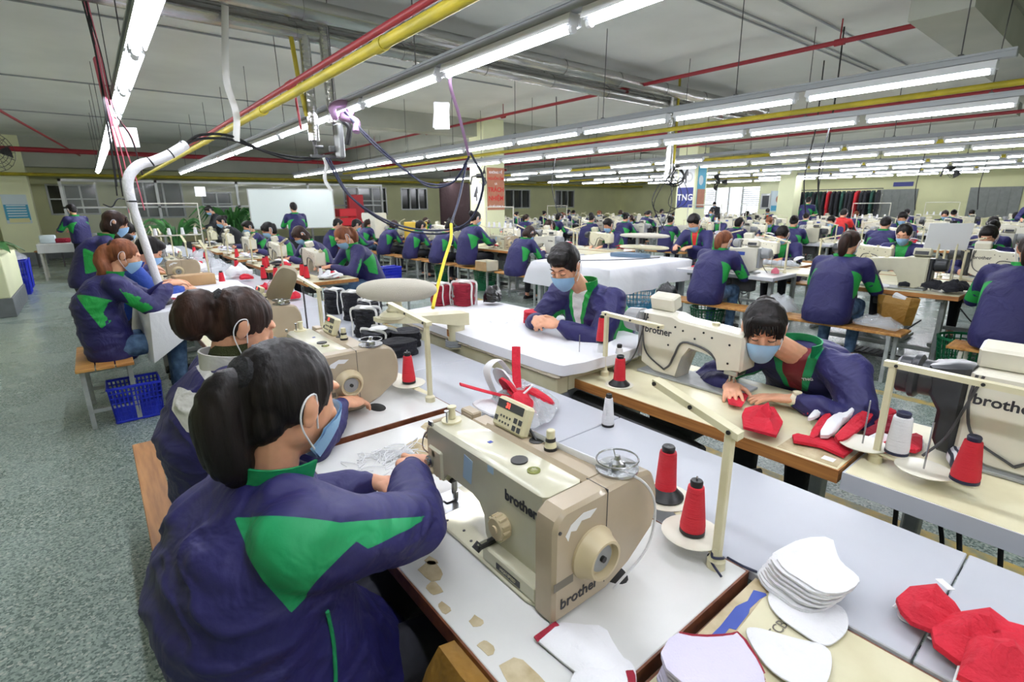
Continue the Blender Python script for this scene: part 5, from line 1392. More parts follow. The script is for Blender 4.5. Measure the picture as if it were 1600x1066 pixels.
# swinging sleeve board
t = thing('sleeve_press', 'padded white sleeve board on a swinging cream arm beside the iron table', 'ironing arm', (1.53, 2.40, 0))
M = Matrix.Rotation(R(-37), 3, 'Z')
m = MB(); m.ell((-.32, .07, 1.115), (.215, .085, .062), 28, 16, M, .88); m.obj('padded_board', 'pad_canvas', t)
m = MB(); m.lathe([(.045, 0), (.05, .01), (.038, .02), (.034, .06), (.04, .07)], (-.33, .08, 1.0), 18); m.lathe([(.07, 0), (.075, .015), (.05, .035), (.03, .035)], (-.34, .09, .965), 20); m.obj('neck', 'laminate_cream', t)
m = MB(); m.loft([[Vector((x, y + s * w, z + q * h)) for s, q in ((-1, -1), (1, -1), (1, 1), (-1, 1))] for x, y, z, w, h in ((-.42, .14, .955, .03, .012), (-.34, .09, .955, .055, .016), (-.15, .03, .945, .05, .022), (-.03, .0, .93, .055, .035), (.05, -.02, .925, .045, .035))]); m.obj('arm', 'laminate_cream', t)
m = MB(); m.cyl((0, 0, .757), (0, 0, .93), .046, .052, 22); m.cyl((0, 0, .757), (0, 0, .775), .058, n=22); m.obj('post', 'laminate_cream', t)
m = MB(); m.tube([(.062 * math.cos(a * .7), .062 * math.sin(a * .7) - a * .0, .765 + .0008 * a) for a in range(46)], .005, 6)
m.tube([(.05 + .028 * math.cos(a * .9) + a * .002, -.05 + .028 * math.sin(a * .9) - a * .004, .775 + .02 * math.sin(a * .45)) for a in range(40)], .003, 5); m.obj('spring_hose', 'rail_grey', t)
m = MB(); m.box((-.05, .0, .825), (.0, .02, .865)); m.prism([(-.38, .12), (-.3, .1), (-.22, .04), (-.3, .06)], .93, .945, 'z'); m.obj('wooden_wedge', 'wood_edge', t)
# bundles of black masks tied with white tape
def bundle(x, y, w, d, h, rz, label, fab='fabric_navy_black', n=9, lean=0.0, tape=True, group='tied mask bundles'):
    t = thing('mask_bundle', label, 'bundle of face masks', (x, y, .757), rz, group)
    m = MB(); rr = random.Random(int(x * 100 + y * 37))
    for k in range(n):
        z0 = h * k / n; q = pad([(a * w / .16 + rr.uniform(-.008, .008), b * d / .12 + rr.uniform(-.008, .008)) for a, b in half], z0, h / n * .9, .0, .006, 2, k + 1, 1)
        m.X = Matrix.Translation((lean * z0, 0, 0)); m.add(q.v, q.f)
    m.X = Matrix.Identity(4); m.box((-w * .42, -d * .36, .002), (w * .42 , d * .36, h - .008), .02); m.obj('masks', fab, t)
    if tape:
        m = MB()
        for u in (-.22, .2):
            pp = [(u * w, -d * .56, .0), (u * w - .01, -d * .58, h * .5), (u * w, -d * .54, h + .006), (u * w, 0, h + .012), (u * w, d * .54, h + .006), (u * w + .01, d * .57, h * .5), (u * w, d * .55, 0)]
            m.tube(curve_pts(pp, 4), .008, 6, flat=.2, upv=(1, 0, 0))
        m.obj('tape', 'tape_white', t)
        MB().ell((.0, -.0, h + .012), (w * .3, d * .28, .012), 12, 6).obj('paper_tag', 'tape_white', t)
    return t
bundle(1.36, 3.83, .15, .16, .17, .2, 'tall black mask bundle tied with white tape, farthest left of four')
bundle(1.38, 3.50, .15, .16, .19, .5, 'tall black mask bundle tied with white tape, second from the left', lean=.05)
bundle(1.34, 3.16, .15, .15, .18, .1, 'tall black mask bundle tied with white tape, third from the left')
bundle(1.24, 2.98, .15, .15, .17, .7, 'tall black mask bundle tied with white tape, nearest of the tall ones', lean=.1)
bundle(1.20, 2.72, .20, .19, .09, .3, 'low slumped black mask bundle with white tape', n=5)
bundle(1.32, 2.62, .18, .17, .09, 1.1, 'low black mask bundle beside the ironing arm post', n=4, tape=False)
bundle(1.20, 2.47, .19, .16, .08, -.3, 'loose black masks nearest the second thread stand', n=4, tape=False)
bundle(1.98, 2.98, .15, .15, .155, .4, 'crimson mask bundle tied with white tape behind the padded board', 'fabric_crimson', 9).location[2] = .862
bundle(1.86, 3.10, .15, .13, .14, .1, 'second crimson mask bundle, partly hidden by the padded board', 'fabric_crimson', 8).location[2] = .862
# flat items on the ironing table
def piece(x, y, z, rz, label, fab, pts=half, s=1.0, t=.005, bulge=.008, wob=.006, seed=1, cat='cloth piece', group=None, edge=None, name='mask_piece', sub=2):
    m = pad([(a * s, b * s) for a, b in pts], 0, t, bulge, wob, 6, seed, sub)
    if edge:
        q = thing(name, label, cat, (x, y, z), rz, group); m.obj('panel', fab, q)
        o = [Vector((a * s, b * s, t)) for a, b in pts]
        for _ in range(sub): o = sum([[o[i] * .75 + o[(i + 1) % len(o)] * .25, o[i] * .25 + o[(i + 1) % len(o)] * .75] for i in range(len(o))], [])
        k = len(o) // 2; MB().tube(o[:k], .0035, 5, flat=.6).obj('edging', edge, q); return q
    return put(m, name, fab, label, cat, (x, y, z), rz, group)
for k in range(4): piece(1.97, 2.24, .862 + .018 * k, .4 + .1 * k, ['bottom', 'second', 'third', 'top'][k] + ' red mask of the small stack on the iron table', 'fabric_red', s=.8, t=.014, bulge=.004, seed=k, group='red masks stacked on the iron table')
piece(2.08, 2.26, .862, 1.0, 'red mask lying right of the small red stack', 'fabric_red', s=.7, seed=8)
piece(2.16, 2.38, .862, .3, 'thin red piece behind the small red stack', 'fabric_crimson', s=.7, seed=9)
piece(2.02, 1.92, .862, -.5, 'flat red cut piece near the right end of the iron table', 'fabric_red', s=.8, seed=10, bulge=.002)
piece(1.88, 2.42, .862, .9, 'folded white paper on the iron table, left of the red masks', 'paper', [(-.12, -.08), (.12, -.08), (.12, .08), (-.12, .08)], t=.006, bulge=.004, wob=.001, cat='paper', name='paper_sheet')
m = pad(half, 0, .05, .07, .05, 6, 4); put(m, 'plastic_bag', 'black_bag', 'crumpled dark plastic bag at the back of the iron table', 'bag', (2.14, 2.86, .862), .4)
# ironing board and case
t = thing('ironing_board', 'tan padded sleeve ironing board on two thin rods behind the second woman', 'ironing board', (.95, 3.25, 0))
m = MB(); o = [(-.055, -.30), (.0, -.33), (.055, -.30), (.07, .0), (.075, .25), (.05, .33), (-.05, .33), (-.075, .25), (-.07, .0)]; q = pad(o, 1.03, .02, .025, .0, 6, 1); m.X = Matrix.Translation((-.1, .1, 1.04)) @ Matrix.Rotation(R(-32), 4, 'X') @ Matrix.Rotation(.5, 4, 'Y') @ Matrix.Translation((0, 0, -1.04)); m.add(q.v, q.f); m.obj('padded_board', 'pad_canvas_tan', t)
m = MB(); m.cyl((-.02, -.1, .76), (-.02, -.1, 1.08), .005, n=8); m.obj('rod', 'steel_dark', t); m = MB(); m.cyl((.06, -.22, .76), (.06, -.22, .98), .005, n=8); m.obj('rod', 'steel_dark', t)
t = thing('tool_case', 'long slate blue case lying slanted behind the second woman', 'case', (.80, 3.62, .0), .45)
m = MB(); m.box((-.05, -.22, .86), (.05, .22, .92), .008, rot=(.15, 0, 0)); m.obj('case_body', 'case_slate', t); m = MB(); m.box((-.052, -.21, .885), (.052, .21, .892), rot=(.15, 0, 0)); m.obj('seam', 'panel_dark', t)
m = MB(); m.box((-.04, -.15, .757), (.04, .15, .86), .004); m.obj('support', 'laminate_cream', t)
# white clothed table with iron, left
t = thing('ironing_table', 'table under a white cloth that hangs over its corner, beside the stool', 'ironing table', (.15, 4.52, 0))
MB().box((.05, .05, .72), (.93, 1.53, .80), .02).obj('tabletop', 'laminate_cream', t)
for x in (.2, .8):
    for y in (.25, 1.35): MB().box((x - .02, y - .02, 0), (x + .02, y + .02, .72)).obj('leg', 'steel_paint_grey', t)
m = MB(); n = 44; rows_ = []
def rectpt(u, g):
    """point on a rounded rectangle grown by g"""
    a = 2 * PI * u; ca, sa = math.cos(a), math.sin(a); k = 1 / max(abs(ca), abs(sa)) * (.985 if abs(abs(ca) - abs(sa)) < .1 else 1)
    return .49 + (.46 + g) * ca * k, .79 + (.76 + g) * sa * k
for s_, (g, z) in enumerate(((-.42, .808), (-.2, .809), (-.02, .81), (.012, .795), (.02, .70), (.035, .58))):
    r = []
    for i in range(n):
        u = i / n; x, y = rectpt(u, g if s_ < 3 else g + .012 * math.sin(u * 60) * (s_ - 2)); cn = max(0, 1 - abs(((u - .625 + .5) % 1) - .5) * 16)
        r.append(Vector((x, y, z - (cn * .20 if s_ == 5 else cn * .06 if s_ == 4 else 0) + .012 * math.sin(u * 33 + s_) * (s_ > 3))))
    rows_.append(r)
m.loft(rows_, cap=False); m.loft([rows_[0], [Vector((.49, .79, .809))] * n], cap=False)
tag(m.obj('table_cloth', 'sheet_white', None, 60), 'white cloth draped over the ironing table beside the stool', 'tablecloth').location = (.15, 4.52, 0)
t = thing('steam_iron', 'black steam iron standing on the white cloth under a white wrapped hose', 'iron', (.36, 4.82, .811), -.5)
m = pad([(-.045, -.09), (.045, -.09), (.048, .02), (.0, .12), (-.048, .02)], 0, .02, .0, 0, 3); m.obj('soleplate', 'iron_black', t)
m = pad([(-.038, -.08), (.038, -.08), (.04, .01), (.0, .09), (-.04, .01)], .02, .025, .006, 0, 3); m.obj('iron_body', 'steel_dark', t)
m = MB(); m.tube(curve_pts([(0, -.07, .04), (0, -.075, .10), (0, .02, .105), (0, .05, .05)], 5), .013, 8); m.obj('handle', 'iron_black', t)
t = thing('steam_hose', 'thick white wrapped hose curving up from the iron toward the ceiling ducts', 'hose', (0, 0, 0))
pts = curve_pts([(.36, 4.93, .82), (.33, 4.97, 1.1), (.285, 5.0, 1.50), (.272, 5.0, 1.66), (.29, 5.0, 1.78), (.37, 5.02, 1.87), (.48, 5.05, 1.91), (.60, 5.08, 1.97), (.72, 5.12, 2.05)], 6)
MB().tube(pts, [.030] * 14 + [.036] * (len(pts) - 14), 12).obj('wrapped_hose', 'hose_white', t)
m = MB()
for a, b, c in ((.28, 1.60, 5.0), (.45, 1.90, 5.04), (.60, 1.97, 5.08), (.70, 2.04, 5.12)): m.lathe([(.037, -.006), (.041, 0), (.037, .006)], (a, c, b), 12, (.5 if a > .3 else 0, 0, 1 if a < .3 else .3))
wires(m, [(.28, 5, 1.6), (.2, 5, 1.62), (.15, 4.98, 1.56), (.1, 5, 1.58)], .005); m.obj('cable_tie', 'cable_black', t)
m = MB(); m.cyl((.36, 4.93, .81), (.36, 4.93, .90), .04, .03, 14); m.box((.33, 4.90, .81), (.42, 5.0, .83), .005); m.obj('valve', 'iron_black', t)
piece(.62, 5.15, .812, .4, 'red cut piece on the white clothed table, left one', 'fabric_red', s=.5, seed=3, bulge=.002)
piece(.90, 5.1, .812, 1.4, 'red cut pieces on the white clothed table, right ones', 'fabric_crimson', s=.9, seed=5, wob=.014)
piece(.42, 5.0, .812, .1, 'scrap of crimson cloth beside the iron', 'fabric_crimson', s=.45, seed=6)
put(MB().box((-.17, -.09, 0), (.17, .09, .10), .003).box((-.165, -.085, .1), (.165, .085, .102)), 'cardboard_box', 'cardboard', 'low brown cardboard box beyond the white clothed table', 'box', (.70, 5.85, .80), .1).location[2] = .812
t = thing('sewing_motor', 'round grey finned motor head in front of the man in blue', 'motor', (.80, 6.9, .76), -.9)
m = MB(); m.lathe([(.001, 0), (.05, 0), (.055, .01), (.10, .012), (.11, .03), (.11, .12), (.09, .15), (.001, .15)], (0, -.08, .13), 26, (0, 1, 0)); m.obj('housing', 'motor_grey', t)
m = MB()
for k in range(6): m.tube([(q * math.cos(a * PI / 10), -.085 - .004 * (k % 2), .13 + q * math.sin(a * PI / 10)) for a in range(21) for q in (.02 + .014 * k,)], .0025, 4, cap=False)
m.box((-.09, -.06, 0), (.09, .08, .03), .005); m.obj('grille', 'steel_dark', t)
# open plastic bag with red masks on the grey table
t = thing('mask_bag', 'crumpled clear plastic bag full of red and white masks behind the control panel', 'bag', (1.17, 1.40, .757), .5)
m = pad([(-.16, -.12), (.0, -.15), (.17, -.11), (.19, .02), (.13, .14), (-.05, .15), (-.18, .09)], 0, .003, .075, .05, 7, 2); m.obj('film', 'clear_film', t)
m = MB()
def slab(m, c, sz, rot, n=1): m.box((c[0] - sz[0], c[1] - sz[1], c[2] - sz[2]), (c[0] + sz[0], c[1] + sz[1], c[2] + sz[2]), min(sz) * .6, rot=rot)
for i, (c, s_, r_) in enumerate((((.0, 0, .07), .95, (.4, .3, .2)), ((-.03, .04, .10), 1.0, (1.1, .2, .7)), ((.05, -.05, .06), .9, (.5, -.3, 1.4)), ((-.08, -.04, .08), .8, (.8, .5, -.4)))):
    q = pad([(a * s_, b * s_) for a, b in half], 0, .01, .02, .012, 4, i + 2); mm = MB(); mm.X = Matrix.Translation(c) @ Euler(r_).to_matrix().to_4x4(); mm.add(q.v, q.f); mm.obj('red_mask', 'fabric_red', t)
for i, (c, r_) in enumerate((((.02, .08, .12), (1.2, .1, .9)), ((.08, .02, .06), (.9, -.4, 1.2)), ((-.12, .08, .06), (.3, .2, .2)))):
    q = pad(half, 0, .006, .02, .012, 4, i + 9); mm = MB(); mm.X = Matrix.Translation(c) @ Euler(r_).to_matrix().to_4x4(); mm.add(q.v, q.f); mm.obj('white_mask', 'fabric_white', t)
m = MB(); m.tube(curve_pts([(-.02, .0, .08), (.04, .03, .17), (.09, .05, .25)], 5), .017, 8, flat=.25); m.tube(curve_pts([(-.05, .0, .09), (-.12, .08, .13), (-.18, .16, .17)], 5), .017, 8, flat=.25); m.obj('red_strap', 'fabric_red', t)
m = MB(); m.tube(curve_pts([(-.1, 0, .08), (-.02, -.05, .13), (.05, -.02, .11), (.1, .05, .05), (.16, .0, .02)], 5), .004, 5); m.tube(curve_pts([(.0, .1, .06), (-.04, .12, .18), (.02, .1, .21), (.05, .06, .15)], 5), .022, 8, flat=.2); m.obj('white_strap', 'tape_white', t)
# outlines of the loose pieces, in hall coordinates (height, corners)
OUT = {
    'whA': (0.762, [(0.978, 0.363), (1.021, 0.342), (1.034, 0.266), (1.043, 0.232), (0.992, 0.206), (0.938, 0.208), (0.896, 0.221), (0.900, 0.273), (0.907, 0.317), (0.934, 0.349)]),
    'whB': (0.762, [(0.833, 0.338), (0.859, 0.326), (0.890, 0.263), (0.920, 0.219), (0.882, 0.199), (0.825, 0.190), (0.794, 0.208), (0.781, 0.265)]),
    'lil': (0.822, [(0.675, 0.391), (0.701, 0.357), (0.746, 0.323), (0.766, 0.316), (0.725, 0.257), (0.691, 0.235), (0.621, 0.246), (0.600, 0.296), (0.603, 0.374)]),
    'wtri': (0.765, [(0.511, 0.572), (0.571, 0.571), (0.599, 0.542), (0.635, 0.508), (0.615, 0.468), (0.600, 0.420), (0.550, 0.414), (0.521, 0.452), (0.518, 0.488), (0.515, 0.524)]),
    'tape1': (0.770, [(0.511, 0.574), (0.567, 0.574), (0.566, 0.562), (0.509, 0.562)]),
    'tape2': (0.772, [(0.553, 0.424), (0.598, 0.415), (0.588, 0.398), (0.565, 0.386), (0.541, 0.407)]),
    'pile': (0.800, [(1.033, 0.376), (1.087, 0.369), (1.143, 0.358), (1.200, 0.316), (1.142, 0.290), (1.115, 0.273), (1.098, 0.237), (1.074, 0.227), (1.012, 0.241), (0.988, 0.272), (0.996, 0.305), (1.001, 0.343)]),
    'redA': (0.790, [(1.113, 0.171), (1.176, 0.164), (1.205, 0.128), (1.191, 0.096), (1.171, 0.075), (1.092, 0.088), (1.069, 0.106), (1.069, 0.135), (1.081, 0.155)]),
    'redB': (0.790, [(1.069, 0.106), (1.152, 0.090), (1.204, 0.048), (1.196, 0.020), (1.213, -0.004), (1.168, -0.021), (1.090, -0.006), (1.048, 0.028), (1.031, 0.058), (1.039, 0.095)]),
    'redC': (0.785, [(0.987, 0.054), (1.080, 0.058), (1.152, 0.026), (1.176, -0.021), (1.072, -0.046), (0.980, 0.002)]),
    'redsew': (0.765, [(1.972, 0.995), (2.017, 0.917), (1.854, 0.867), (1.847, 0.916)]),
    'redfold': (0.775, [(1.798, 0.827), (1.860, 0.815), (1.881, 0.757), (1.779, 0.680), (1.660, 0.649), (1.623, 0.744), (1.722, 0.800)]),
    'h1': (0.775, [(2.033, 0.735), (2.137, 0.735), (2.154, 0.694), (2.013, 0.669), (1.976, 0.677)]),
    'h2': (0.790, [(1.929, 0.656), (2.131, 0.673), (2.180, 0.650), (2.125, 0.635), (1.973, 0.633), (1.902, 0.641)]),
    'h3': (0.790, [(1.759, 0.589), (2.001, 0.633), (2.140, 0.622), (1.996, 0.598), (1.888, 0.580), (1.764, 0.565)]),
    'h4': (0.800, [(1.760, 0.561), (1.998, 0.605), (2.202, 0.572), (2.164, 0.537), (2.073, 0.542), (1.973, 0.550), (1.797, 0.529)]),
    'h5': (0.810, [(1.787, 0.523), (2.087, 0.538), (2.151, 0.516), (2.094, 0.493), (1.820, 0.482), (1.751, 0.492)]),
    'h6': (0.800, [(2.152, 0.514), (2.251, 0.471), (2.204, 0.454), (2.092, 0.487)]),
    'h7': (0.790, [(2.078, 0.491), (2.199, 0.465), (2.200, 0.426), (2.145, 0.413), (2.005, 0.461)]),
    'h8': (0.780, [(1.985, 0.492), (2.134, 0.437), (2.078, 0.400), (1.916, 0.470)]),
    'h9': (0.775, [(1.868, 0.474), (2.014, 0.414), (1.954, 0.389), (1.832, 0.444)]),
    'bend': (0.770, [(1.754, 0.634), (1.776, 0.628), (1.784, 0.596), (1.838, 0.570), (1.841, 0.541), (1.795, 0.464), (1.720, 0.465), (1.740, 0.534), (1.728, 0.574), (1.707, 0.610)]),
    'hb': (0.770, [(1.862, 0.420), (1.989, 0.397), (2.102, 0.353), (1.922, 0.312), (1.896, 0.373), (1.822, 0.396)]),
}
def outl(key, name_label, fab, t=.004, bulge=.002, wob=.003, seed=1, edge=None, z=None, sub=1, cat='cloth piece', group=None, name='mask_piece', base=None):
    z0, pts = OUT[key]; cx = sum(p[0] for p in pts) / len(pts); cy = sum(p[1] for p in pts) / len(pts)
    return piece(cx, cy, (z if z is not None else z0), 0, name_label, fab, [(a - cx, b - cy) for a, b in pts], t=t, bulge=bulge, wob=wob, seed=seed, edge=edge, cat=cat, group=group, name=name, sub=sub)
# piles on the grey table, right
rr = random.Random(4)
for k in range(12):
    q = outl('pile', 'white face mask piece, %s from the bottom of the white pile' % ORD[k] if k < 11 else 'white face mask piece on top of the white pile', 'fabric_white', t=.0035, bulge=.001, wob=.004, seed=k, z=.758 + .0042 * k, group='white masks piled on the grey table')
    q.rotation_euler = (0, 0, rr.uniform(-.05, .05)); q.location.x += rr.uniform(-.005, .005) - .002 * (11 - k); q.location.y += rr.uniform(-.005, .005) + .002 * (11 - k)
outl('redA', 'red mask with white edging, farthest of the red heap at the right edge', 'fabric_red', .010, .014, .045, 2, 'tape_white', .758, sub=0, group='red masks at the right edge')
outl('redB', 'red mask with white edging in the middle of the heap at the right edge', 'fabric_red', .012, .018, .05, 5, 'tape_white', .760, sub=0, group='red masks at the right edge')
outl('redC', 'red mask nearest the camera in the heap at the right edge', 'fabric_red', .012, .02, .05, 7, 'tape_white', .763, sub=0, group='red masks at the right edge')
m = MB(); m.box((-.016, -.008, 0), (.016, .008, .002), .0008); put(m, 'label_tag', 'tape_white', 'small white label on the red mask heap', 'label', (1.24, .12, .786), .9)
m = pad([(-.02, -.014), (.02, -.012), (.018, .016), (-.016, .014)], 0, .001, 0, .002, 2, 1, 1); put(m, 'paper_scrap', 'paper', 'tiny white paper scrap beside the red heap', 'paper scrap', (1.115, .15, .758), .2)
# white half masks and lilac stack on the cream table
q = outl('whA', 'large white curved cut piece on the cream table next to the grey table', 'fabric_white', .003, .002, .002, 3, z=.7555, sub=2); q.location.x += .012; q.scale = (.93, .93, 1)
outl('whB', 'second large white curved cut piece on the cream table, nearer the camera', 'fabric_white', .003, .002, .002, 4, z=.7600, sub=2)
for k in range(6):
    q = outl('lil', '%s lilac mask of the stack at the bottom edge' % ['lowest', 'second', 'third', 'fourth', 'fifth', 'topmost'][k], 'fabric_lilac', .005, .001, .003, k + 3, 'fabric_crimson', .762 + .0105 * k, group='lilac masks stacked at the bottom edge')
    q.rotation_euler = (0, 0, rr.uniform(-.05, .05)); q.location.x += rr.uniform(-.005, .005); q.location.y += rr.uniform(-.005, .005)
outl('wtri', 'white mask half with red corner tapes in front of the nearest machine', 'fabric_white', .004, .010, .008, 6, z=.761)
outl('tape1', 'short red tape at the corner of the white mask half', 'fabric_crimson', .003, .0, .001, 2, z=.768, name='red_tape', cat='tape', sub=0)
outl('tape2', 'wide red tape right of the white mask half', 'fabric_crimson', .004, .0, .003, 3, z=.768, name='red_tape', cat='tape')
piece(.535, .425, .760, .35, 'second white mask half at the bottom edge of the photo', 'fabric_white', half, s=.9, t=.005, bulge=.01, wob=.006, seed=12)
t = thing('elastic_loops', 'heap of white elastic ear loops left of the nearest needle', 'elastic', (.62, 1.40, .761)); t['kind'] = 'stuff'
m = MB()
for k in range(46):
    a = rr.uniform(0, PI); x = rr.gauss(0, .055); y = rr.gauss(0, .045); L = rr.uniform(.03, .06); z = rr.uniform(.002, .012)
    m.tube(curve_pts([(x - L * math.cos(a), y - L * math.sin(a), .002), (x, y, z), (x + L * math.cos(a + .6), y + L * math.sin(a + .6), .002), (x + .5 * L * math.cos(a + 1.6), y + .5 * L * math.sin(a + 1.6), .003)], 3), .0016, 4)
m.obj('loops', 'tape_white', t)
t = thing('machine_cable', 'thin white cable from the nearest machine top down to the table hole', 'cable', (0, 0, 0))
m = MB(); wires(m, [(.76, .78, 1.01), (.77, .62, 1.012), (.80, .555, .99), (.83, .545, .92), (.80, .54, .84), (.72, .56, .77)], .0028); m.obj('cord', 'hose_white', t)
m = MB(); m.tube(curve_pts([(.74, .96, 1.003), (.75, .84, 1.006), (.755, .72, 1.006), (.76, .62, 1.008)], 4), .012, 6, flat=.15, upv=(1, 0, 0)); m.obj('paper_tape', 'tape_white', t)
# work on the orange edged table
outl('redsew', 'red cloth piece being sewn under the needle by the woman in the red collar', 'fabric_red', .003, .001, .003, 2, z=.7745, sub=0)
outl('redfold', 'folded red mask lying alone on the orange edged table', 'fabric_red', .010, .014, .06, 2, 'tape_white', .761, sub=0)
strip = [(-.12, -.022), (-.04, -.03), (.06, -.026), (.12, -.018), (.125, .018), (.04, .03), (-.06, .024), (-.12, .02)]
for k, (c_, cn, w_, z_) in enumerate((('fabric_red', 'red', 'at the far left', .761), ('fabric_white', 'white', 'second from the left', .768), ('fabric_red', 'red', 'in the middle left', .763), ('fabric_white', 'long white', 'in the middle', .775), ('fabric_red', 'long red', 'topmost', .783), ('fabric_red', 'bright red', 'at the back', .770), ('fabric_crimson', 'crimson', 'at the back right', .765), ('fabric_crimson', 'dark red', 'farthest right', .763), ('fabric_white', 'white', 'at the front right', .762))):
    outl('h%d' % (k + 1), '%s mask piece %s of the heap beside the watch' % (cn, w_), c_, .012, .012, .02, k + 1, 'tape_white' if 'red' in c_ else None, z_, group='red and white heap by the watch')
outl('bend', 'red strip with a bend nearest the table edge', 'fabric_red', .010, .006, .010, 3, 'tape_white', .762, sub=0)
outl('hb', 'red and white piece behind the white thread cone', 'fabric_red', .012, .012, .02, 11, 'tape_white', .762)
m = pad(strip, 0, .02, .03, .02, 5, 3); put(m, 'grey_knit', 'stripe_knit', 'striped grey knit strips between the two thread cones at the right', 'knit strips', (1.93, .22, .762), .3)
# machine cables and motors under the right tables
m = MB(); rc = random.Random(9)
for k in range(13):
    y = .35 - k * .085; wires(m, [(1.75 + rc.uniform(0, .3), y, .70), (1.7 + rc.uniform(-.05, .3), y - .05, .45), (1.8 + rc.uniform(-.1, .3), y - .12, .2 + rc.uniform(-.1, .1)), (1.95 + rc.uniform(-.1, .3), y - .3, .02)], .007)
for k in range(5): wires(m, [(1.72, .4 - .1 * k, .5), (1.74, .2 - .1 * k, .34), (1.75, .0 - .1 * k, .38), (1.76, -.15 - .1 * k, .6)], .006)
tag(m.obj('cable_bundle', 'cable_black', None, 50), 'tangle of black cables hanging under the table at the right', 'cables')
m = MB(); m.tube(curve_pts([(1.72, 1.62, .62), (1.74, 1.2, .60), (1.72, .95, .58)], 4), .045, 12); m.tube(curve_pts([(1.72, .95, .58), (1.73, .88, .52), (1.74, .80, .56), (1.75, .72, .6)], 4), .012, 8)
for k in range(6): wires(m, [(1.70, 1.25 - k * .06, .57), (1.70, 1.25 - k * .06, .50), (1.71, 1.23 - k * .06, .44)], .005)
tag(m.obj('motor_conduit', 'steel_dark', None, 50), 'thick grey motor conduit under the orange edged table', 'conduit')
m = MB(); m.box((-.25, -.22, .0), (.25, .22, .03), .004)
m.tube([(-.3, -.25, .02), (.3, -.25, .02), (.3, .25, .02), (-.3, .25, .02), (-.3, -.25, .02)], .012, 6); put(m, 'foot_frame', 'steel_paint_white', 'white metal foot frame on the floor under the bench past the aisle', 'footrest', (5.95, 1.9, 0))
m = MB(); m.loft([[Vector((.39 + x * d, .60 + y * q, z)) for x, y in ((-.5, -.12), (.5, -.12), (.6, .0), (.5, .12), (-.5, .13), (-.6, .02))] for q, d, z in ((.7, .03, .745), (.9, .06, .68), (1.1, .10, .58), (.9, .09, .42))])
tag(m.obj('hanging_sack', 'brown_bag', None, 50), 'olive brown sack hanging from the front edge of the nearest table', 'sack')
# ------------------------------------------------------------------ past the aisle and around the hall
def basket(x, y, z, label, m_, r0, r1, h, round_=True, rz=0):
    o = make_basket('basket', label, m_, r0, r1, h, round_); o.location = (x, y, z); o.rotation_euler = (0, 0, rz); return o
basket(5.62, 4.22, 0, 'sky blue openwork laundry basket below the hanging white cloth', 'plastic_sky', .18, .24, .50)
basket(5.72, .78, 0, 'tall dark green openwork basket right of the long bench', 'plastic_green', .17, .22, .40)
basket(5.75, 3.25, 0, 'green basket under the auburn woman\'s bench', 'plastic_green', .15, .2, .3)
basket(5.6, 7.7, 0, 'green bucket basket below the woman with the black bun', 'plastic_green', .16, .22, .36)
basket(5.62, 9.2, 0, 'green basket under the table with the yellow box', 'plastic_green', .15, .2, .32)
basket(5.7, 6.1, 0, 'green basket below the table right of the cardboard box', 'plastic_green', .15, .2, .32)
basket(.05, 4.66, 0, 'square blue openwork crate under the stool by the white cloth', 'plastic_blue', .13, .16, .28, False)
basket(-1.28, 13.2, 0, 'tall blue plastic bin behind the left planter', 'plastic_blue', .24, .22, .62, False)
basket(-1.30, 14.3, 0, 'second blue plastic bin farther behind the planter', 'plastic_blue', .22, .2, .58, False)
basket(3.15, 6.6, .45, 'dark blue crate on the bench behind the auburn woman in the facing row', 'plastic_blue', .10, .13, .28, False)
place(make_bench('bench', 'wooden bench with the dark blue crate behind the auburn woman', .8, .28), 3.15, 6.6, E_)
# things around the right benches
m = pad([(-.22, -.15), (.2, -.15), (.22, .14), (-.2, .15)], 0, .035, .012, .01, 5, 3); put(m, 'cushion', 'trouser_dark', 'flat black cushion on the long bench, right of the aisle', 'cushion', (5.33, 1.78, .451), -PI / 2)
m = pad([(-.15, -.2), (.12, -.2), (.16, .15), (-.12, .2)], 0, .02, .07, .05, 6, 5); put(m, 'plastic_bag', 'clear_film', 'clear plastic bag on the right end of the long bench', 'bag', (5.34, 1.38, .451))
m = pad([(-.15, -.2), (.12, -.2), (.16, .15), (-.12, .2)], 0, .03, .12, .06, 6, 8); put(m, 'plastic_bag', 'clear_film', 'white plastic bag on the bench left of the black cushion', 'bag', (5.42, 2.28, .451))
m = pad([(-.1, -.14), (.1, -.14), (.12, .1), (-.1, .13)], 0, .03, .08, .05, 6, 9); put(m, 'plastic_bag', 'black_bag', 'small black bag on the bench beside the auburn woman', 'bag', (5.40, 3.62, .451))
m = pad([(-.16, -.02), (.16, -.02), (.15, .06), (-.15, .06)], 0, .02, .02, .01, 4, 2)
t = thing('hanging_sack', 'brown plastic sack hung on the edge of the table past the long bench', 'sack', (5.575, 1.30, .0), -PI / 2)
m = MB(); m.loft([[Vector((x * q, -.02 + y * d, z)) for x, y in ((-.16, 0), (-.1, -1), (.1, -1), (.16, 0), (.1, 1), (-.1, 1))] for q, d, z in ((1, .02, .72), (.98, .07, .66), (.9, .075, .56), (.82, .05, .47))]); m.obj('sack', 'brown_bag', t)
m = MB(); m.box((-.05, -.05, .66), (.06, .0, .74), .01, rot=(.3, .4, 0)); m.obj('white_cloth', 'fabric_white', t)
for k, (x, y, s_) in enumerate(((5.86, 1.15, 1.2), (5.78, 1.0, 1.0), (5.92, .98, 1.1), (5.84, 1.32, .9))):
    m = pad([(a * 1.1 * s_, b * 1.2 * s_) for a, b in half], 0, .03, .05, .05, 6, k + 3); put(m, 'fabric_piece', 'fabric_navy_black', 'black mask bundle heaped in front of the paper sheet, ' + ['middle', 'nearest', 'right', 'left'][k] + ' one', 'cloth heap', (x, y, .762), k * .9, 'black heap in front of the paper sheet')
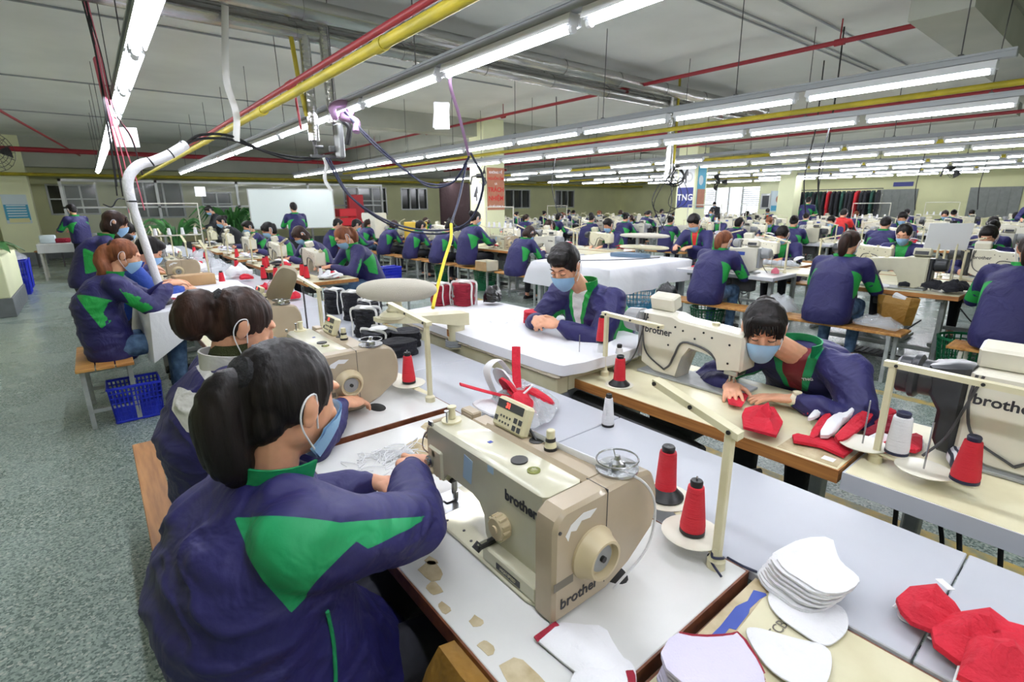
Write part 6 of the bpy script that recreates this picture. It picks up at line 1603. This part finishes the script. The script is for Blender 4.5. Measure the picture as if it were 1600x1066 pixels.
piece(5.82, 1.52, .762, .4, 'white paper sheets left of the black heap', 'paper', [(-.12, -.08), (.12, -.08), (.12, .08), (-.12, .08)], t=.008, bulge=.003, wob=.002, cat='paper', name='paper_sheet')
for k in range(9): piece(6.62 + .02 * (k % 3), 3.05 - .045 * k, .775 + .012 * (k % 2), .5 + .15 * k, 'grey folded mask %s in the fan of grey masks' % ORD[k], 'fabric_grey', half, s=.95, t=.02, bulge=.03, wob=.02, seed=k, group='grey masks fanned behind the blue taped machine')
piece(5.95, 2.58, .762, .3, 'small pink wrapped piece at the end of the white table', 'ribbon_pink', half, s=.7, t=.03, bulge=.03, wob=.02, seed=2)
t = thing('paper_stand', 'white paper sheet clipped on two cream sticks past the long bench', 'paper stand', (5.95, 1.12, .76), -PI / 2 + .65)
m = MB(); m.box((-.17, -.008, .36), (.17, -.004, .60), .001, rot=(.15, 0, .0)); m.obj('sheet', 'paper', t)
for x in (-.05, .09): m = MB(); m.cyl((x, .0, 0), (x, .01, .42), .009, n=8); m.obj('stick', 'laminate_cream', t)
m = MB(); m.box((.0, -.02, .585), (.04, .02, .62), .004); m.obj('clip', 'iron_black', t)
# clothed ironing table past the aisle
t = thing('ironing_table', 'ironing table under a long white cloth with two cream sleeve boards, past the aisle', 'ironing table', (4.75, 3.98, 0))
MB().box((.03, .03, .70), (1.8, 1.45, .76), .01).obj('tabletop', 'laminate_grey', t)
for x in (.1, 1.7):
    for y in (.1, 1.35): MB().box((x - .03, y - .03, 0), (x + .03, y + .03, .70)).obj('leg', 'steel_paint_grey', t)
m = MB(); rows_ = []; n = 48
for s_, (g, z) in enumerate(((-.5, .79), (-.2, .792), (-.02, .79), (.02, .77), (.04, .66), (.06, .48))):
    r = []
    for i in range(n):
        u = i / n; a = 2 * PI * u; ca, sa = math.cos(a), math.sin(a); k = 1 / max(abs(ca), abs(sa)); gg = g + (.025 * math.sin(u * 70) * (s_ - 3) if s_ > 3 else 0)
        r.append(Vector((.91 + (.87 + gg) * ca * k, .74 + (.70 + gg) * sa * k, z + .03 * math.sin(u * 25) * (s_ == 5))))
    rows_.append(r)
m.loft(rows_, cap=False); m.loft([rows_[0], [Vector((.91, .74, .79))] * n], cap=False)
tag(m.obj('table_cloth', 'sheet_white', None, 60), 'long white cloth hanging over the ironing table past the aisle', 'tablecloth').location = (4.75, 3.98, 0)
t = thing('sleeve_press', 'pair of cream padded sleeve boards stacked above the far clothed table', 'ironing arm', (6.35, 4.7, .79), .2)
for z, m_ in ((.30, 'pad_canvas'), (.13, 'laminate_cream')): m = MB(); m.ell((0, 0, z), (.11, .40, .035), 16, 10, None, .8); m.obj('padded_board', m_, t)
MB().cyl((0, .1, 0), (0, .1, .28), .03, n=12).obj('post', 'steel', t); MB().cyl((0, -.2, .14), (0, -.2, .28), .015, n=8).obj('post', 'steel', t)
m = pad([(-.1, -.3), (.1, -.3), (.1, .3), (-.1, .3)], 0, .05, .02, .0, 4); put(m, 'ironing_board', 'case_slate', 'slate blue flat ironing pad on the far white cloth', 'ironing pad', (6.1, 4.75, .795), .3)
m = MB(); wires(m, [(5.1, 4.9, .80), (5.5, 4.6, .802), (5.9, 4.4, .803), (6.2, 4.3, .81)], .006); tag(m.obj('cable', 'cable_black', None), 'black cord lying across the far white cloth', 'cord')
# cardboard box, yellow box, tall machine, crates
t = thing('cardboard_box', 'open white and brown cardboard box on the bench between two women', 'box', (5.22, 7.12, .451)); m = MB()
m.box((-.13, -.16, 0), (.13, .16, .006)); m.box((-.13, -.16, 0), (-.124, .16, .17)); m.box((.124, -.16, 0), (.13, .16, .17)); m.box((-.13, -.16, 0), (.13, -.154, .17)); m.box((-.13, .154, 0), (.13, .16, .17)); m.obj('carton', 'cardboard_white', t)
m = MB(); m.box((-.132, -.161, .0), (-.130, .161, .16)); m.obj('side', 'cardboard', t)
t = thing('yellow_box', 'upright yellow box with a folded flap on the far table', 'box', (5.85, 10.75, .76), .1); m = MB(); m.box((-.12, -.30, 0), (.12, .30, .42), .005); m.obj('box_body', 'box_yellow', t); m = MB(); m.box((-.135, -.22, .22), (-.12, .24, .40), .004); m.obj('flap', 'box_yellow', t)
t = thing('button_machine', 'tall boxy white machine left of the yellow box', 'sewing machine', (5.7, 12.7, .76), E_); m = MB(); m.prism([(-.3, 0), (.45, 0), (.45, .62), (-.35, .62), (-.38, .5), (-.3, .42), (-.05, .38), (-.05, .14), (-.3, .12)], -.16, .16, 'y', .02); m.obj('cabinet', 'machine_white', t); m = MB(); m.box((-.32, -.19, .20), (-.12, -.16, .36)); m.obj('hatch', 'panel_dark', t)
t = thing('crate_stack', 'stack of red crates beside the whiteboard', 'crates', (6.9, 17.6, 0)); 
for k in range(5): MB().box((-.3, -.25, k * .30), (.3, .25, k * .30 + .27), .02).obj('crate', 'plastic_red', t)
t = thing('display_stand', 'tall red stand behind the red crates', 'stand', (7.7, 18.6, 0)); MB().box((-.28, -.1, 0), (.28, .1, 1.95), .02).obj('stand_body', 'plastic_red', t)
# whiteboard, plants, left pillar
t = thing('whiteboard', 'large whiteboard on a metal stand in front of the far wall', 'whiteboard', (4.68, 15.9, 0), -.25)
m = MB(); m.box((-1.12, -.015, .95), (1.12, .015, 2.02)); m.obj('board', 'board_white', t)
m = MB(); m.box((-1.15, -.02, .92), (1.15, .02, .95)); m.box((-1.15, -.02, 2.02), (1.15, .02, 2.05)); m.box((-1.15, -.02, .92), (-1.12, .02, 2.05)); m.box((1.12, -.02, .92), (1.15, .02, 2.05)); m.obj('frame', 'aluminium', t)
for x in (-1.1, 1.1): MB().box((x - .02, -.02, 0), (x + .02, .02, .92)).obj('leg', 'aluminium', t)
def palm(label, x, y, z, h, n, seed, pot=True):
    t = thing('potted_palm', label, 'plant', (x, y, z)); rp_ = random.Random(seed)
    if pot: MB().lathe([(.001, 0), (.14, 0), (.18, .30), (.17, .32), (.15, .3), (.001, .29)], (0, 0, 0), 18).obj('pot', 'pot_white', t)
    m = MB(); b = .3 if pot else 0
    for k in range(n):
        a = rp_.uniform(0, 2 * PI); L = h * rp_.uniform(.6, 1); sp = rp_.uniform(.25, .75)
        pts = curve_pts([(0, 0, b), (math.cos(a) * L * sp * .3, math.sin(a) * L * sp * .3, b + L * .6), (math.cos(a) * L * sp * .8, math.sin(a) * L * sp * .8, b + L * .85), (math.cos(a) * L * sp * 1.2, math.sin(a) * L * sp * 1.2, b + L * .65)], 3)
        nn = len(pts); m.tube(pts, [.008 + .03 * math.sin(PI * i / (nn - 1)) for i in range(nn)], 5, flat=.12)
    f = m.obj('foliage', 'leaf', t); f['kind'] = 'stuff'; return t
palm('bushy green palm left of the whiteboard', 3.35, 17.4, 0, 1.5, 70, 1); palm('low green potted plant left of the standing man in black', 1.7, 16.2, 0, 1.15, 30, 2)
t = thing('planter', 'cream planter block with grey base at the left edge', 'planter', (-1.95, 10.4, 0))
m = MB(); m.box((0, 0, .28), (.86, 1.9, .88), .01); m.obj('block', 'column_cream', t); m = MB(); m.box((-.015, -.015, 0), (.875, 1.915, .28), .006); m.obj('plinth', 'grey_base', t)
t = thing('potted_plant', 'broad green leaves drooping over the planter at the left edge', 'plant', (-1.35, 10.9, .88))
for k in range(7):
    a = -2.2 + k * .72; m = MB(); L = .5; d = Vector((math.cos(a), math.sin(a), 0)); s = Vector((-d.y, d.x, 0)); rr_ = []
    for i in range(9):
        u = i / 8; w = .12 * math.sin(PI * min(1, u * 1.02)) ** .8 + .003; c = d * (L * u) + Vector((0, 0, .14 + .10 * math.sin(u * 2.6) - .14 * u * u))
        rr_.append([c - s * w, c + Vector((0, 0, -.012)), c + s * w, c + Vector((0, 0, -.016))])
    m.loft(rr_); m.obj('leaf', 'leaf', t)
m = pad([(-.25, -.25), (.25, -.22), (.25, .25), (-.2, .25)], 0, .04, .12, .09, 6, 3); put(m, 'plastic_bag', 'clear_film', 'crumpled clear plastic bag on the tall blue bin', 'bag', (-1.28, 13.2, .60))
t = thing('work_table', 'white topped table with boxes beside the left pillar', 'table', (-1.0, 15.2, 0)); MB().box((0, 0, .60), (1.7, .8, .80), .01).obj('tabletop', 'laminate_white', t)
for x in (.05, 1.65):
    for y in (.05, .75): MB().box((x - .02, y - .02, 0), (x + .02, y + .02, .60)).obj('leg', 'steel_paint_white', t)
for k, (x, mm_, hh) in enumerate(((-.55, 'fabric_crimson', .1), (-.2, 'ribbon_pink', .09), (-.8, 'poster_pale', .18), (.25, 'tape_white', .15))): put(MB().box((-.14, -.12, 0), (.14, .12, hh), .02), 'parcel', mm_, ['crimson', 'pink', 'pale blue', 'white'][k] + ' parcel on the white table by the left pillar', 'parcel', (x, 15.6, .801))
t = thing('stool', 'small wooden stool in front of the left pillar', 'stool', (-1.0, 18.9, 0)); MB().box((-.3, -.18, .42), (.3, .18, .45), .005).obj('seat', 'bench_wood_dark', t)
for x in (-.26, .26):
    for y in (-.14, .14): MB().box((x - .015, y - .015, 0), (x + .015, y + .015, .42)).obj('leg', 'steel_dark', t)
t = thing('glass_partition', 'aluminium and glass partition in front of the far windows', 'partition', (-.2, 19.2, 0))
m = MB()
for x in (-.3, 1.9, 4.1, 6.4, 9.2): m.box((x, -.03, 0), (x + .07, .03, 2.35))
m.box((-.3, -.03, 1.55), (9.2, .03, 1.6)); m.box((-.3, -.03, 2.28), (9.2, .03, 2.35)); m.box((-.3, -.03, .8), (9.2, .03, .86)); m.obj('frame', 'aluminium', t)
m = MB(); m.box((-.25, -.004, .86), (9.2, .004, 2.28)); m.obj('glass', 'clear_glass', t)
# posters and signs
def board(name, label, x, y, z, nx, w, h, m_, cat='sign'):
    """panel on a face whose normal is -x (nx=True) or -y"""
    t = thing(name, label, cat, (x, y, z), -PI / 2 if nx else 0); MB().box((-w / 2, -.012, -h / 2), (w / 2, 0, h / 2), .002).obj('panel', m_, t); return t
def lines(t, L, y=-.0135):
    for s_, size, m_, z, *b in L: text(s_, size, m_, (b[0] if b else 0, y, z), (1, 0, 0), (0, 0, 1), t, depth=.001, bold=size * .02)
t = board('poster', 'orange slogan poster on the near cream pillar', 7.79, 10.2, 1.92, False, .52, .98, 'poster_orange', 'poster')
lines(t, [('KHÔNG ĐỂ', .075, 'sign_white', .38), ('NGUỒN ỐM', .085, 'poster_red', .24), ('LÀ', .06, 'sign_white', .12), ('TRÁCH', .145, 'poster_red', -.02), ('NHIỆM', .145, 'poster_red', -.22), ('CỦA MỖI CHÚNG TA', .046, 'sign_white', -.40)])
def forty(t, s, x=0, z=0):
    m = MB(); m.prism([(x - .30 * s, z - .1 * s), (x + .02 * s, z + .42 * s), (x + .02 * s, z - .42 * s), (x - .07 * s, z - .42 * s), (x - .07 * s, z - .2 * s), (x - .3 * s, z - .2 * s)], -.015, -.012, 'y'); m.prism([(x + .02 * s, z + .42 * s), (x + .07 * s, z + .42 * s), (x + .12 * s, z + .0 * s), (x + .05 * s, z)], -.015, -.012, 'y'); m.obj('numeral', 'lettering_dark', t, 0)
    m = MB()
    for r in (.24, .19): m.tube([(x + .18 * s + r * s * math.cos(a * PI / 12), -.014, z - .08 * s + r * 1.1 * s * math.sin(a * PI / 12)) for a in range(25)], .008 * s, 4, cap=False)
    m.obj('ring', 'lettering_grey', t, 0)
t = board('anniversary_sign', 'small white square sign with a black 40 logo on the near pillar', 7.45, 10.5, 1.82, True, .40, .48, 'sign_white'); forty(t, .42)
t = board('company_sign', 'white and navy company sign on the farther pillar', 13.9, 8.9, 2.05, True, .52, 1.25, 'sign_white')
m = MB(); m.box((-.26, -.014, -.625), (.26, -.012, -.05)); m.obj('navy_field', 'sign_navy', t); text('TNG', .25, 'sign_white', (0, -.0155, -.34), (1, 0, 0), (0, 0, 1), t, depth=.001, bold=.006); forty(t, .5, 0, .28)
t = board('poster', 'tall blue and red poster on the farther pillar', 14.22, 8.6, 2.0, False, .42, 1.2, 'poster_blue', 'poster')
m = MB(); m.box((-.2, -.014, -.58), (.2, -.012, -.05), .002); m.obj('red_picture', 'poster_orange', t); m = MB(); m.ell((-.05, -.014, .2), (.12, .003, .14), 12, 8); m.obj('round_picture', 'poster_pale', t)
t = board('notice', 'blue and white notice sheet on the left pillar', -1.52, 20.0, 1.55, False, .52, .78, 'poster_pale', 'notice')
m = MB(); m.box((-.25, -.014, -.3), (.25, -.012, .12)); m.obj('blue_block', 'poster_blue', t); m = MB(); m.box((-.2, -.0155, -.37), (.22, -.012, -.25)); m.obj('cream_block', 'poster_cream', t)
m = MB()
for k in range(5): m.box((-.2, -.0155, .08 - k * .07), (.2, -.0142, .105 - k * .07))
m.obj('text_lines', 'sign_white', t)
t = board('poster', 'bright picture poster on the far right wall pilaster', 26.4, 11.75, 1.6, True, .75, 1.0, 'poster_pale', 'poster')
m = MB(); m.ell((.1, -.014, .1), (.2, .003, .22), 12, 8); m.obj('orange_shape', 'poster_orange', t); m = MB(); m.box((-.3, -.015, -.45), (.3, -.012, -.2), .002); m.obj('blue_shape', 'poster_blue', t)
t = board('picture_frame', 'grey framed notice box on the far right wall pilaster', 26.4, 12.35, 1.6, True, .5, .75, 'aluminium', 'frame'); MB().box((-.17, -.015, -.28), (.17, -.012, .28)).obj('picture', 'panel_dark', t)
t = board('door_sign', 'small navy sign above the grey door on the right wall', 26.94, 6.9, 2.25, True, .7, .18, 'sign_navy')
put(MB().box((-.55, -.06, 0), (.75, .06, 2.3), .05), 'curtain', 'curtain_maroon', 'dark maroon curtain hanging left of the near pillar', 'curtain', (10.4, 16.2, .05))
put(MB().box((-.5, -.03, 0), (.5, .03, 2.2), .01), 'screen', 'shutter_grey', 'grey folding screen beside the maroon curtain', 'screen', (12.1, 16.4, 0))
# hanging garments
t = thing('garment_rack', 'metal rack on the right side of the hall for hanging garments', 'clothes rack', (22.0, 6.2, 0))
m = MB(); m.tube([(0, 0, 0), (0, 0, 2.0), (0, 3.6, 2.0), (0, 3.6, 0)], .02, 8); m.tube([(0, 1.8, 0), (0, 1.8, 2.0)], .02, 8); m.obj('rack_frame', 'steel', t)
rg = random.Random(6)
for k in range(22):
    c = rg.choice(['garment_black', 'garment_black', 'garment_red', 'garment_green', 'garment_black']); cn = {'garment_black': 'black', 'garment_red': 'red', 'garment_green': 'dark green'}[c]
    m = MB(); w = .20; m.loft([[Vector((sx_ * w * q, sy_ * .04, z)) for sx_, sy_ in ((-1, -1), (1, -1), (1, 1), (-1, 1))] for q, z in ((.25, 1.94), (1.0, 1.86), (.8, 1.4), (.95, .98))])
    for s in (-1, 1): m.cap((s * .19, 0, 1.82), (s * .27, 0, 1.3), .05, .035, 8)
    put(m, 'hanging_jacket', c, '%s jacket, %s from the right on the far garment rack' % (cn, (ORD + ['seventeenth', 'eighteenth', 'nineteenth', 'twentieth', 'last but one', 'last'])[k]), 'jacket', (22.0, 6.32 + k * .158, 0), rg.uniform(-.15, .15), 'jackets on the far garment rack')
# hanging cables, ribbons and papers
def hang(name, label, pts, r, m_, n=6, cat='cable', flat=None, group=None, seg=8):
    m = MB(); m.tube(curve_pts(pts, seg), r, n, flat=flat); return tag(m.obj(name, m_, None, 60), label, cat, group)
t = thing('cable_swag', 'pair of black cables looping from the white hose to the drop duct', 'cable', (0, 0, 0))
for d in (0, .03):
    m = MB(); wires(m, [(.70, 5.1 + d, 2.04), (.85, 5.2, 2.11 + d), (1.10, 5.3, 2.13 + d), (1.35, 5.35, 2.06), (1.65, 5.4, 2.02 - d), (1.9, 5.4, 2.02)], .012, 6); m.obj('cable', 'cable_black', t)
hang('tie_ribbon', 'long white cloth ribbon hanging from the ceiling ducts to the cable swag', [(1.20, 5.3, 3.2), (1.16, 5.3, 2.9), (1.13, 5.3, 2.6), (1.17, 5.3, 2.35), (1.14, 5.3, 2.12)], .028, 'ribbon_white', 6, 'ribbon', .2)
t = thing('cable_swag', 'navy cables sagging from the lilac knot down and up to the paper tag', 'cable', (0, 0, 0))
for d in (0, .03):
    m = MB(); wires(m, [(2.02, 4.95, 2.40), (2.2, 4.75, 2.1 + d), (2.5, 4.6, 1.83), (2.62, 4.45, 1.72 + d), (2.68, 4.15, 1.76), (2.62, 3.8, 1.95)], .010, 6); m.obj('cable', 'cable_navy', t)
m = MB(); wires(m, [(1.95, 5.35, 2.02), (2.1, 5.2, 1.65), (2.4, 4.9, 1.38), (2.75, 4.6, 1.30), (2.95, 4.3, 1.40), (2.95, 4.05, 1.75), (2.64, 3.8, 1.98)], .011, 6); m.obj('low_cable', 'cable_navy', t)
m = MB(); wires(m, [(1.98, 5.35, 2.02), (2.13, 5.2, 1.62), (2.43, 4.9, 1.34), (2.78, 4.6, 1.265), (2.99, 4.3, 1.37)], .009, 6); m.obj('low_cable', 'cable_navy', t)
m = MB(); m.tube(curve_pts([(1.98, 5.08, 2.36), (1.93, 5.0, 2.44), (2.02, 4.93, 2.47), (2.08, 4.95, 2.40), (2.0, 4.98, 2.36), (2.1, 4.9, 2.32), (2.08, 4.86, 2.22)], 5), .035, 8); m.tube(curve_pts([(2.05, 4.95, 2.42), (2.1, 4.98, 2.5), (2.16, 4.9, 2.46)], 4), .02, 6); tag(m.obj('cloth_knot', 'ribbon_lilac', None, 60), 'knotted lilac cloth tied to the lamp rail beside the drop duct', 'cloth knot')
hang('tie_ribbon', 'lilac ribbon from the lamp rail holding the paper tag', [(2.08, 3.18, 2.47), (2.10, 3.25, 2.36), (2.3, 3.45, 2.2), (2.62, 3.8, 1.96)], .012, 'ribbon_lilac', 6, 'ribbon', .4)
m = MB(); m.box((-.055, -.002, -.09), (.055, .001, .09)); m.X = Matrix.Rotation(.12, 4, 'Y'); m.box((-.06, .003, -.085), (.05, .005, .09)); put(m, 'paper_tag', 'paper', 'white paper tag hanging from the second lamp rail', 'paper tag', (2.09, 3.36, 2.17), R(-40))
m = MB(); m.box((-.10, -.002, -.09), (.10, .002, .09)); put(m, 'paper_tag', 'paper', 'white paper sheet hanging from the near left lamp rail', 'paper tag', (.42, 6.5, 2.22), R(-20))
m = MB(); m.box((-.10, -.002, -.10), (.10, .002, .10)); put(m, 'paper_tag', 'paper', 'blank white card hanging far down the left side', 'paper tag', (1.95, 13.0, 1.88), 0)
hang('tie_ribbon', 'white ribbon hanging below the drop duct valves', [(1.93, 5.38, 2.05), (1.95, 5.36, 1.95), (1.92, 5.36, 1.82), (1.97, 5.35, 1.70)], .018, 'ribbon_white', 6, 'ribbon', .25)
t = thing('cable_bundle', 'red and black cords hanging in a bunch from the near left lamp rail', 'cords', (0, 0, 0)); rr = random.Random(2)
for k in range(8):
    m = MB(); z1 = 1.5 + rr.uniform(0, .35); a = rr.uniform(-.12, .12); wires(m, [(.26 + rr.uniform(-.03, .03), 5.6, 3.4), (.28 + a * .2, 5.65, 2.8), (.28 + a * .4, 5.7, 2.35), (.30 + a, 5.75, z1 + .3), (.30 + a * 1.3, 5.8, z1)], .005 if k % 2 else .006, 5); m.obj('cord', 'ribbon_pink' if k % 2 else 'cable_black', t)
hang('hank', 'bunch of pink twine hanging by the near left lamp rail', [(.28, 6.0, 2.81), (.285, 6.0, 2.65), (.29, 6.0, 2.45), (.30, 6.0, 2.25)], [.008] + [.022] * 22 + [.008] * 2, 'ribbon_pink', 8, 'twine', .5)
hang('air_hose', 'bright yellow hose hanging down to the padded white sleeve board', [(2.0, 3.15, 1.42), (1.93, 3.05, 1.32), (1.78, 2.9, 1.20), (1.62, 2.74, 1.05), (1.50, 2.60, .96)], .011, 'hose_yellow', 8, 'hose')
hang('air_hose', 'dark upper length of the hose running to the cable loops', [(2.66, 3.9, 1.9), (2.45, 3.65, 1.75), (2.2, 3.35, 1.58), (2.0, 3.15, 1.42)], .009, 'cable_navy', 8, 'hose')
for k, (x, y) in enumerate(((7.0, 7.3), (6.95, 2.6), (8.3, 3.3), (12.3, 4.6), (14.8, 3.5), (16, 2.6))):
    hang('hanging_cable', 'dark cable hanging from the ceiling rails, %s from the left' % ORD[k], [(x, y, 3.45), (x + .03, y, 2.6), (x - .05, y + .03, 1.9), (x + .1, y, 1.35)], .009, 'cable_black', 5, 'cable', None, 'cables hanging over the far rows')
# tall thread frames standing over some far tables
def frame_stand(label, x, y, z=.76, rz=0, w=.7, h=.75):
    t = thing('spool_rack', label, 'spool rack', (x, y, z), rz); m = MB(); m.tube([(-w / 2, 0, 0), (-w / 2, 0, h), (w / 2, 0, h), (w / 2, 0, 0)], .012, 6); m.tube([(-w / 2, 0, .45 * h), (w / 2, 0, .45 * h)], .012, 6); m.obj('frame', 'steel_paint_white', t)
    for k in range(5): c = MB(); c.lathe([(.001, 0), (.03, 0), (.018, .1), (.001, .1)], (-w / 2 + (k + .5) * w / 5, 0, .45 * h + .012), 8); c.obj('spool', 'thread_white', t)
frame_stand('tall white spool rack over the left row behind the hose', .9, 9.3, .76, .2, .9, .85)
for k, (x, y) in enumerate(((17.0, 5.0), (11.8, 7.0), (11.8, 12.2), (17.0, 9.0), (22.2, 4.5), (6.5, 8.4))): frame_stand('white spool rack over a far table, %s in order' % ORD[k], x, y, .756, 1.57, .9, .75)
# red cones and small things along the left rows
for k, (x, y, kk) in enumerate(((.96, 5.95, 'r'), (1.5, 6.0, 'r'), (1.42, 6.2, 'r'), (1.35, 7.2, 'r'), (1.80, 5.9, 'r'), (1.83, 6.15, 'r'), (1.9, 5.72, 'w'), (1.7, 7.3, 'r'), (1.78, 7.5, 'r'), (1.25, 8.8, 'r'), (1.75, 9.2, 'r'), (1.3, 10.2, 'r'), (.9, 8.6, 'r'), (1.1, 7.9, 'w'))):
    dup(C[kk], (x, y, .762), 0, ('red' if kk == 'r' else 'white') + ' thread cone on the far left tables, %s nearest' % ORD[k], 'thread cones on the far left tables', 1.15)
for k, (x, y, s_) in enumerate(((1.25, 6.6, 1.8), (1.2, 7.6, 1.6), (.95, 7.4, 1.5), (1.3, 9.4, 2), (1.0, 10.6, 2.2), (1.3, 5.2, 1.2))):
    m = pad([(a * s_, b * s_) for a, b in half], 0, .03, .06 * s_ / 1.5, .07, 6, k); put(m, 'mask_bag', 'clear_film' if k % 2 else 'fabric_white', ['white', 'clear'][k % 2] + ' bag of masks on the far left centre tables, %s nearest' % ORD[k], 'bag', (x, y, .762), k)
for k, (x, y) in enumerate(((1.20, 5.3), (1.32, 5.45), (1.24, 6.2), (1.3, 6.95), (1.1, 8.3), (1.2, 4.9), (1.95, 5.75), (1.95, 7.25), (1.28, 4.62))):
    piece(x, y, .765, k * 1.3, 'red mask piece on the far left tables, %s nearest' % ORD[k], 'fabric_red', s=.9, t=.02, bulge=.03, wob=.03, seed=k, group='red pieces on the far left tables')
piece(2.0, 5.72, .765, .3, 'heap of white masks with dark piping before the auburn woman', 'fabric_white', half, s=1.8, t=.015, bulge=.04, wob=.04, seed=4)
# needle lamp of the nearest machine
ld = bpy.data.lights.new('needle_lamp', 'SPOT'); ld.energy = 1.6; ld.spot_size = R(95); ld.spot_blend = .6; ld.shadow_soft_size = .006; ld.color = (.93, .95, 1)
lo = bpy.data.objects.new('needle_lamp', ld); COL.objects.link(lo); lo.location = (.652, 1.01, .855); lo.parent = None
# ------------------------------------------------------------------ camera, world, view
cam = bpy.data.cameras.new('camera'); co = bpy.data.objects.new('camera', cam); COL.objects.link(co)
F_, V_ = 790.0, 213.0
th = math.atan(V_ / F_); az = R(39.0); ro = R(.5)
fw = Vector((math.sin(az) * math.cos(th), math.cos(az) * math.cos(th), -math.sin(th)))
r0 = Vector((math.cos(az), -math.sin(az), 0)); u0 = r0.cross(fw)
rr = r0 * math.cos(ro) - u0 * math.sin(ro); uu = r0 * math.sin(ro) + u0 * math.cos(ro)
M = Matrix((rr, uu, -fw)).transposed().to_4x4(); M.translation = (0, 0, 1.55)
co.matrix_world = M; cam.sensor_width = 36; cam.lens = 36 * F_ / 1600; cam.clip_start = .05; cam.clip_end = 100
cam.dof.use_dof = True; cam.dof.focus_distance = 1.7; cam.dof.aperture_fstop = 7.0
scene.camera = co
w = bpy.data.worlds.new('world'); scene.world = w; w.use_nodes = True
bg = w.node_tree.nodes['Background']; bg.inputs['Color'].default_value = (.8, .88, 1, 1); bg.inputs['Strength'].default_value = .6
scene.view_settings.view_transform = 'Standard'; scene.view_settings.look = 'None'; scene.view_settings.gamma = 1; scene.view_settings.use_curve_mapping = False
scene.view_settings.exposure = EXPOSURE
cy = scene.cycles
cy.use_denoising = True; cy.max_bounces = 6; cy.diffuse_bounces = 3; cy.glossy_bounces = 3; cy.transmission_bounces = 4; cy.transparent_max_bounces = 8
cy.caustics_reflective = False; cy.caustics_refractive = False; cy.sample_clamp_indirect = 4; cy.use_light_tree = True; cy.use_adaptive_sampling = True; cy.adaptive_threshold = .02
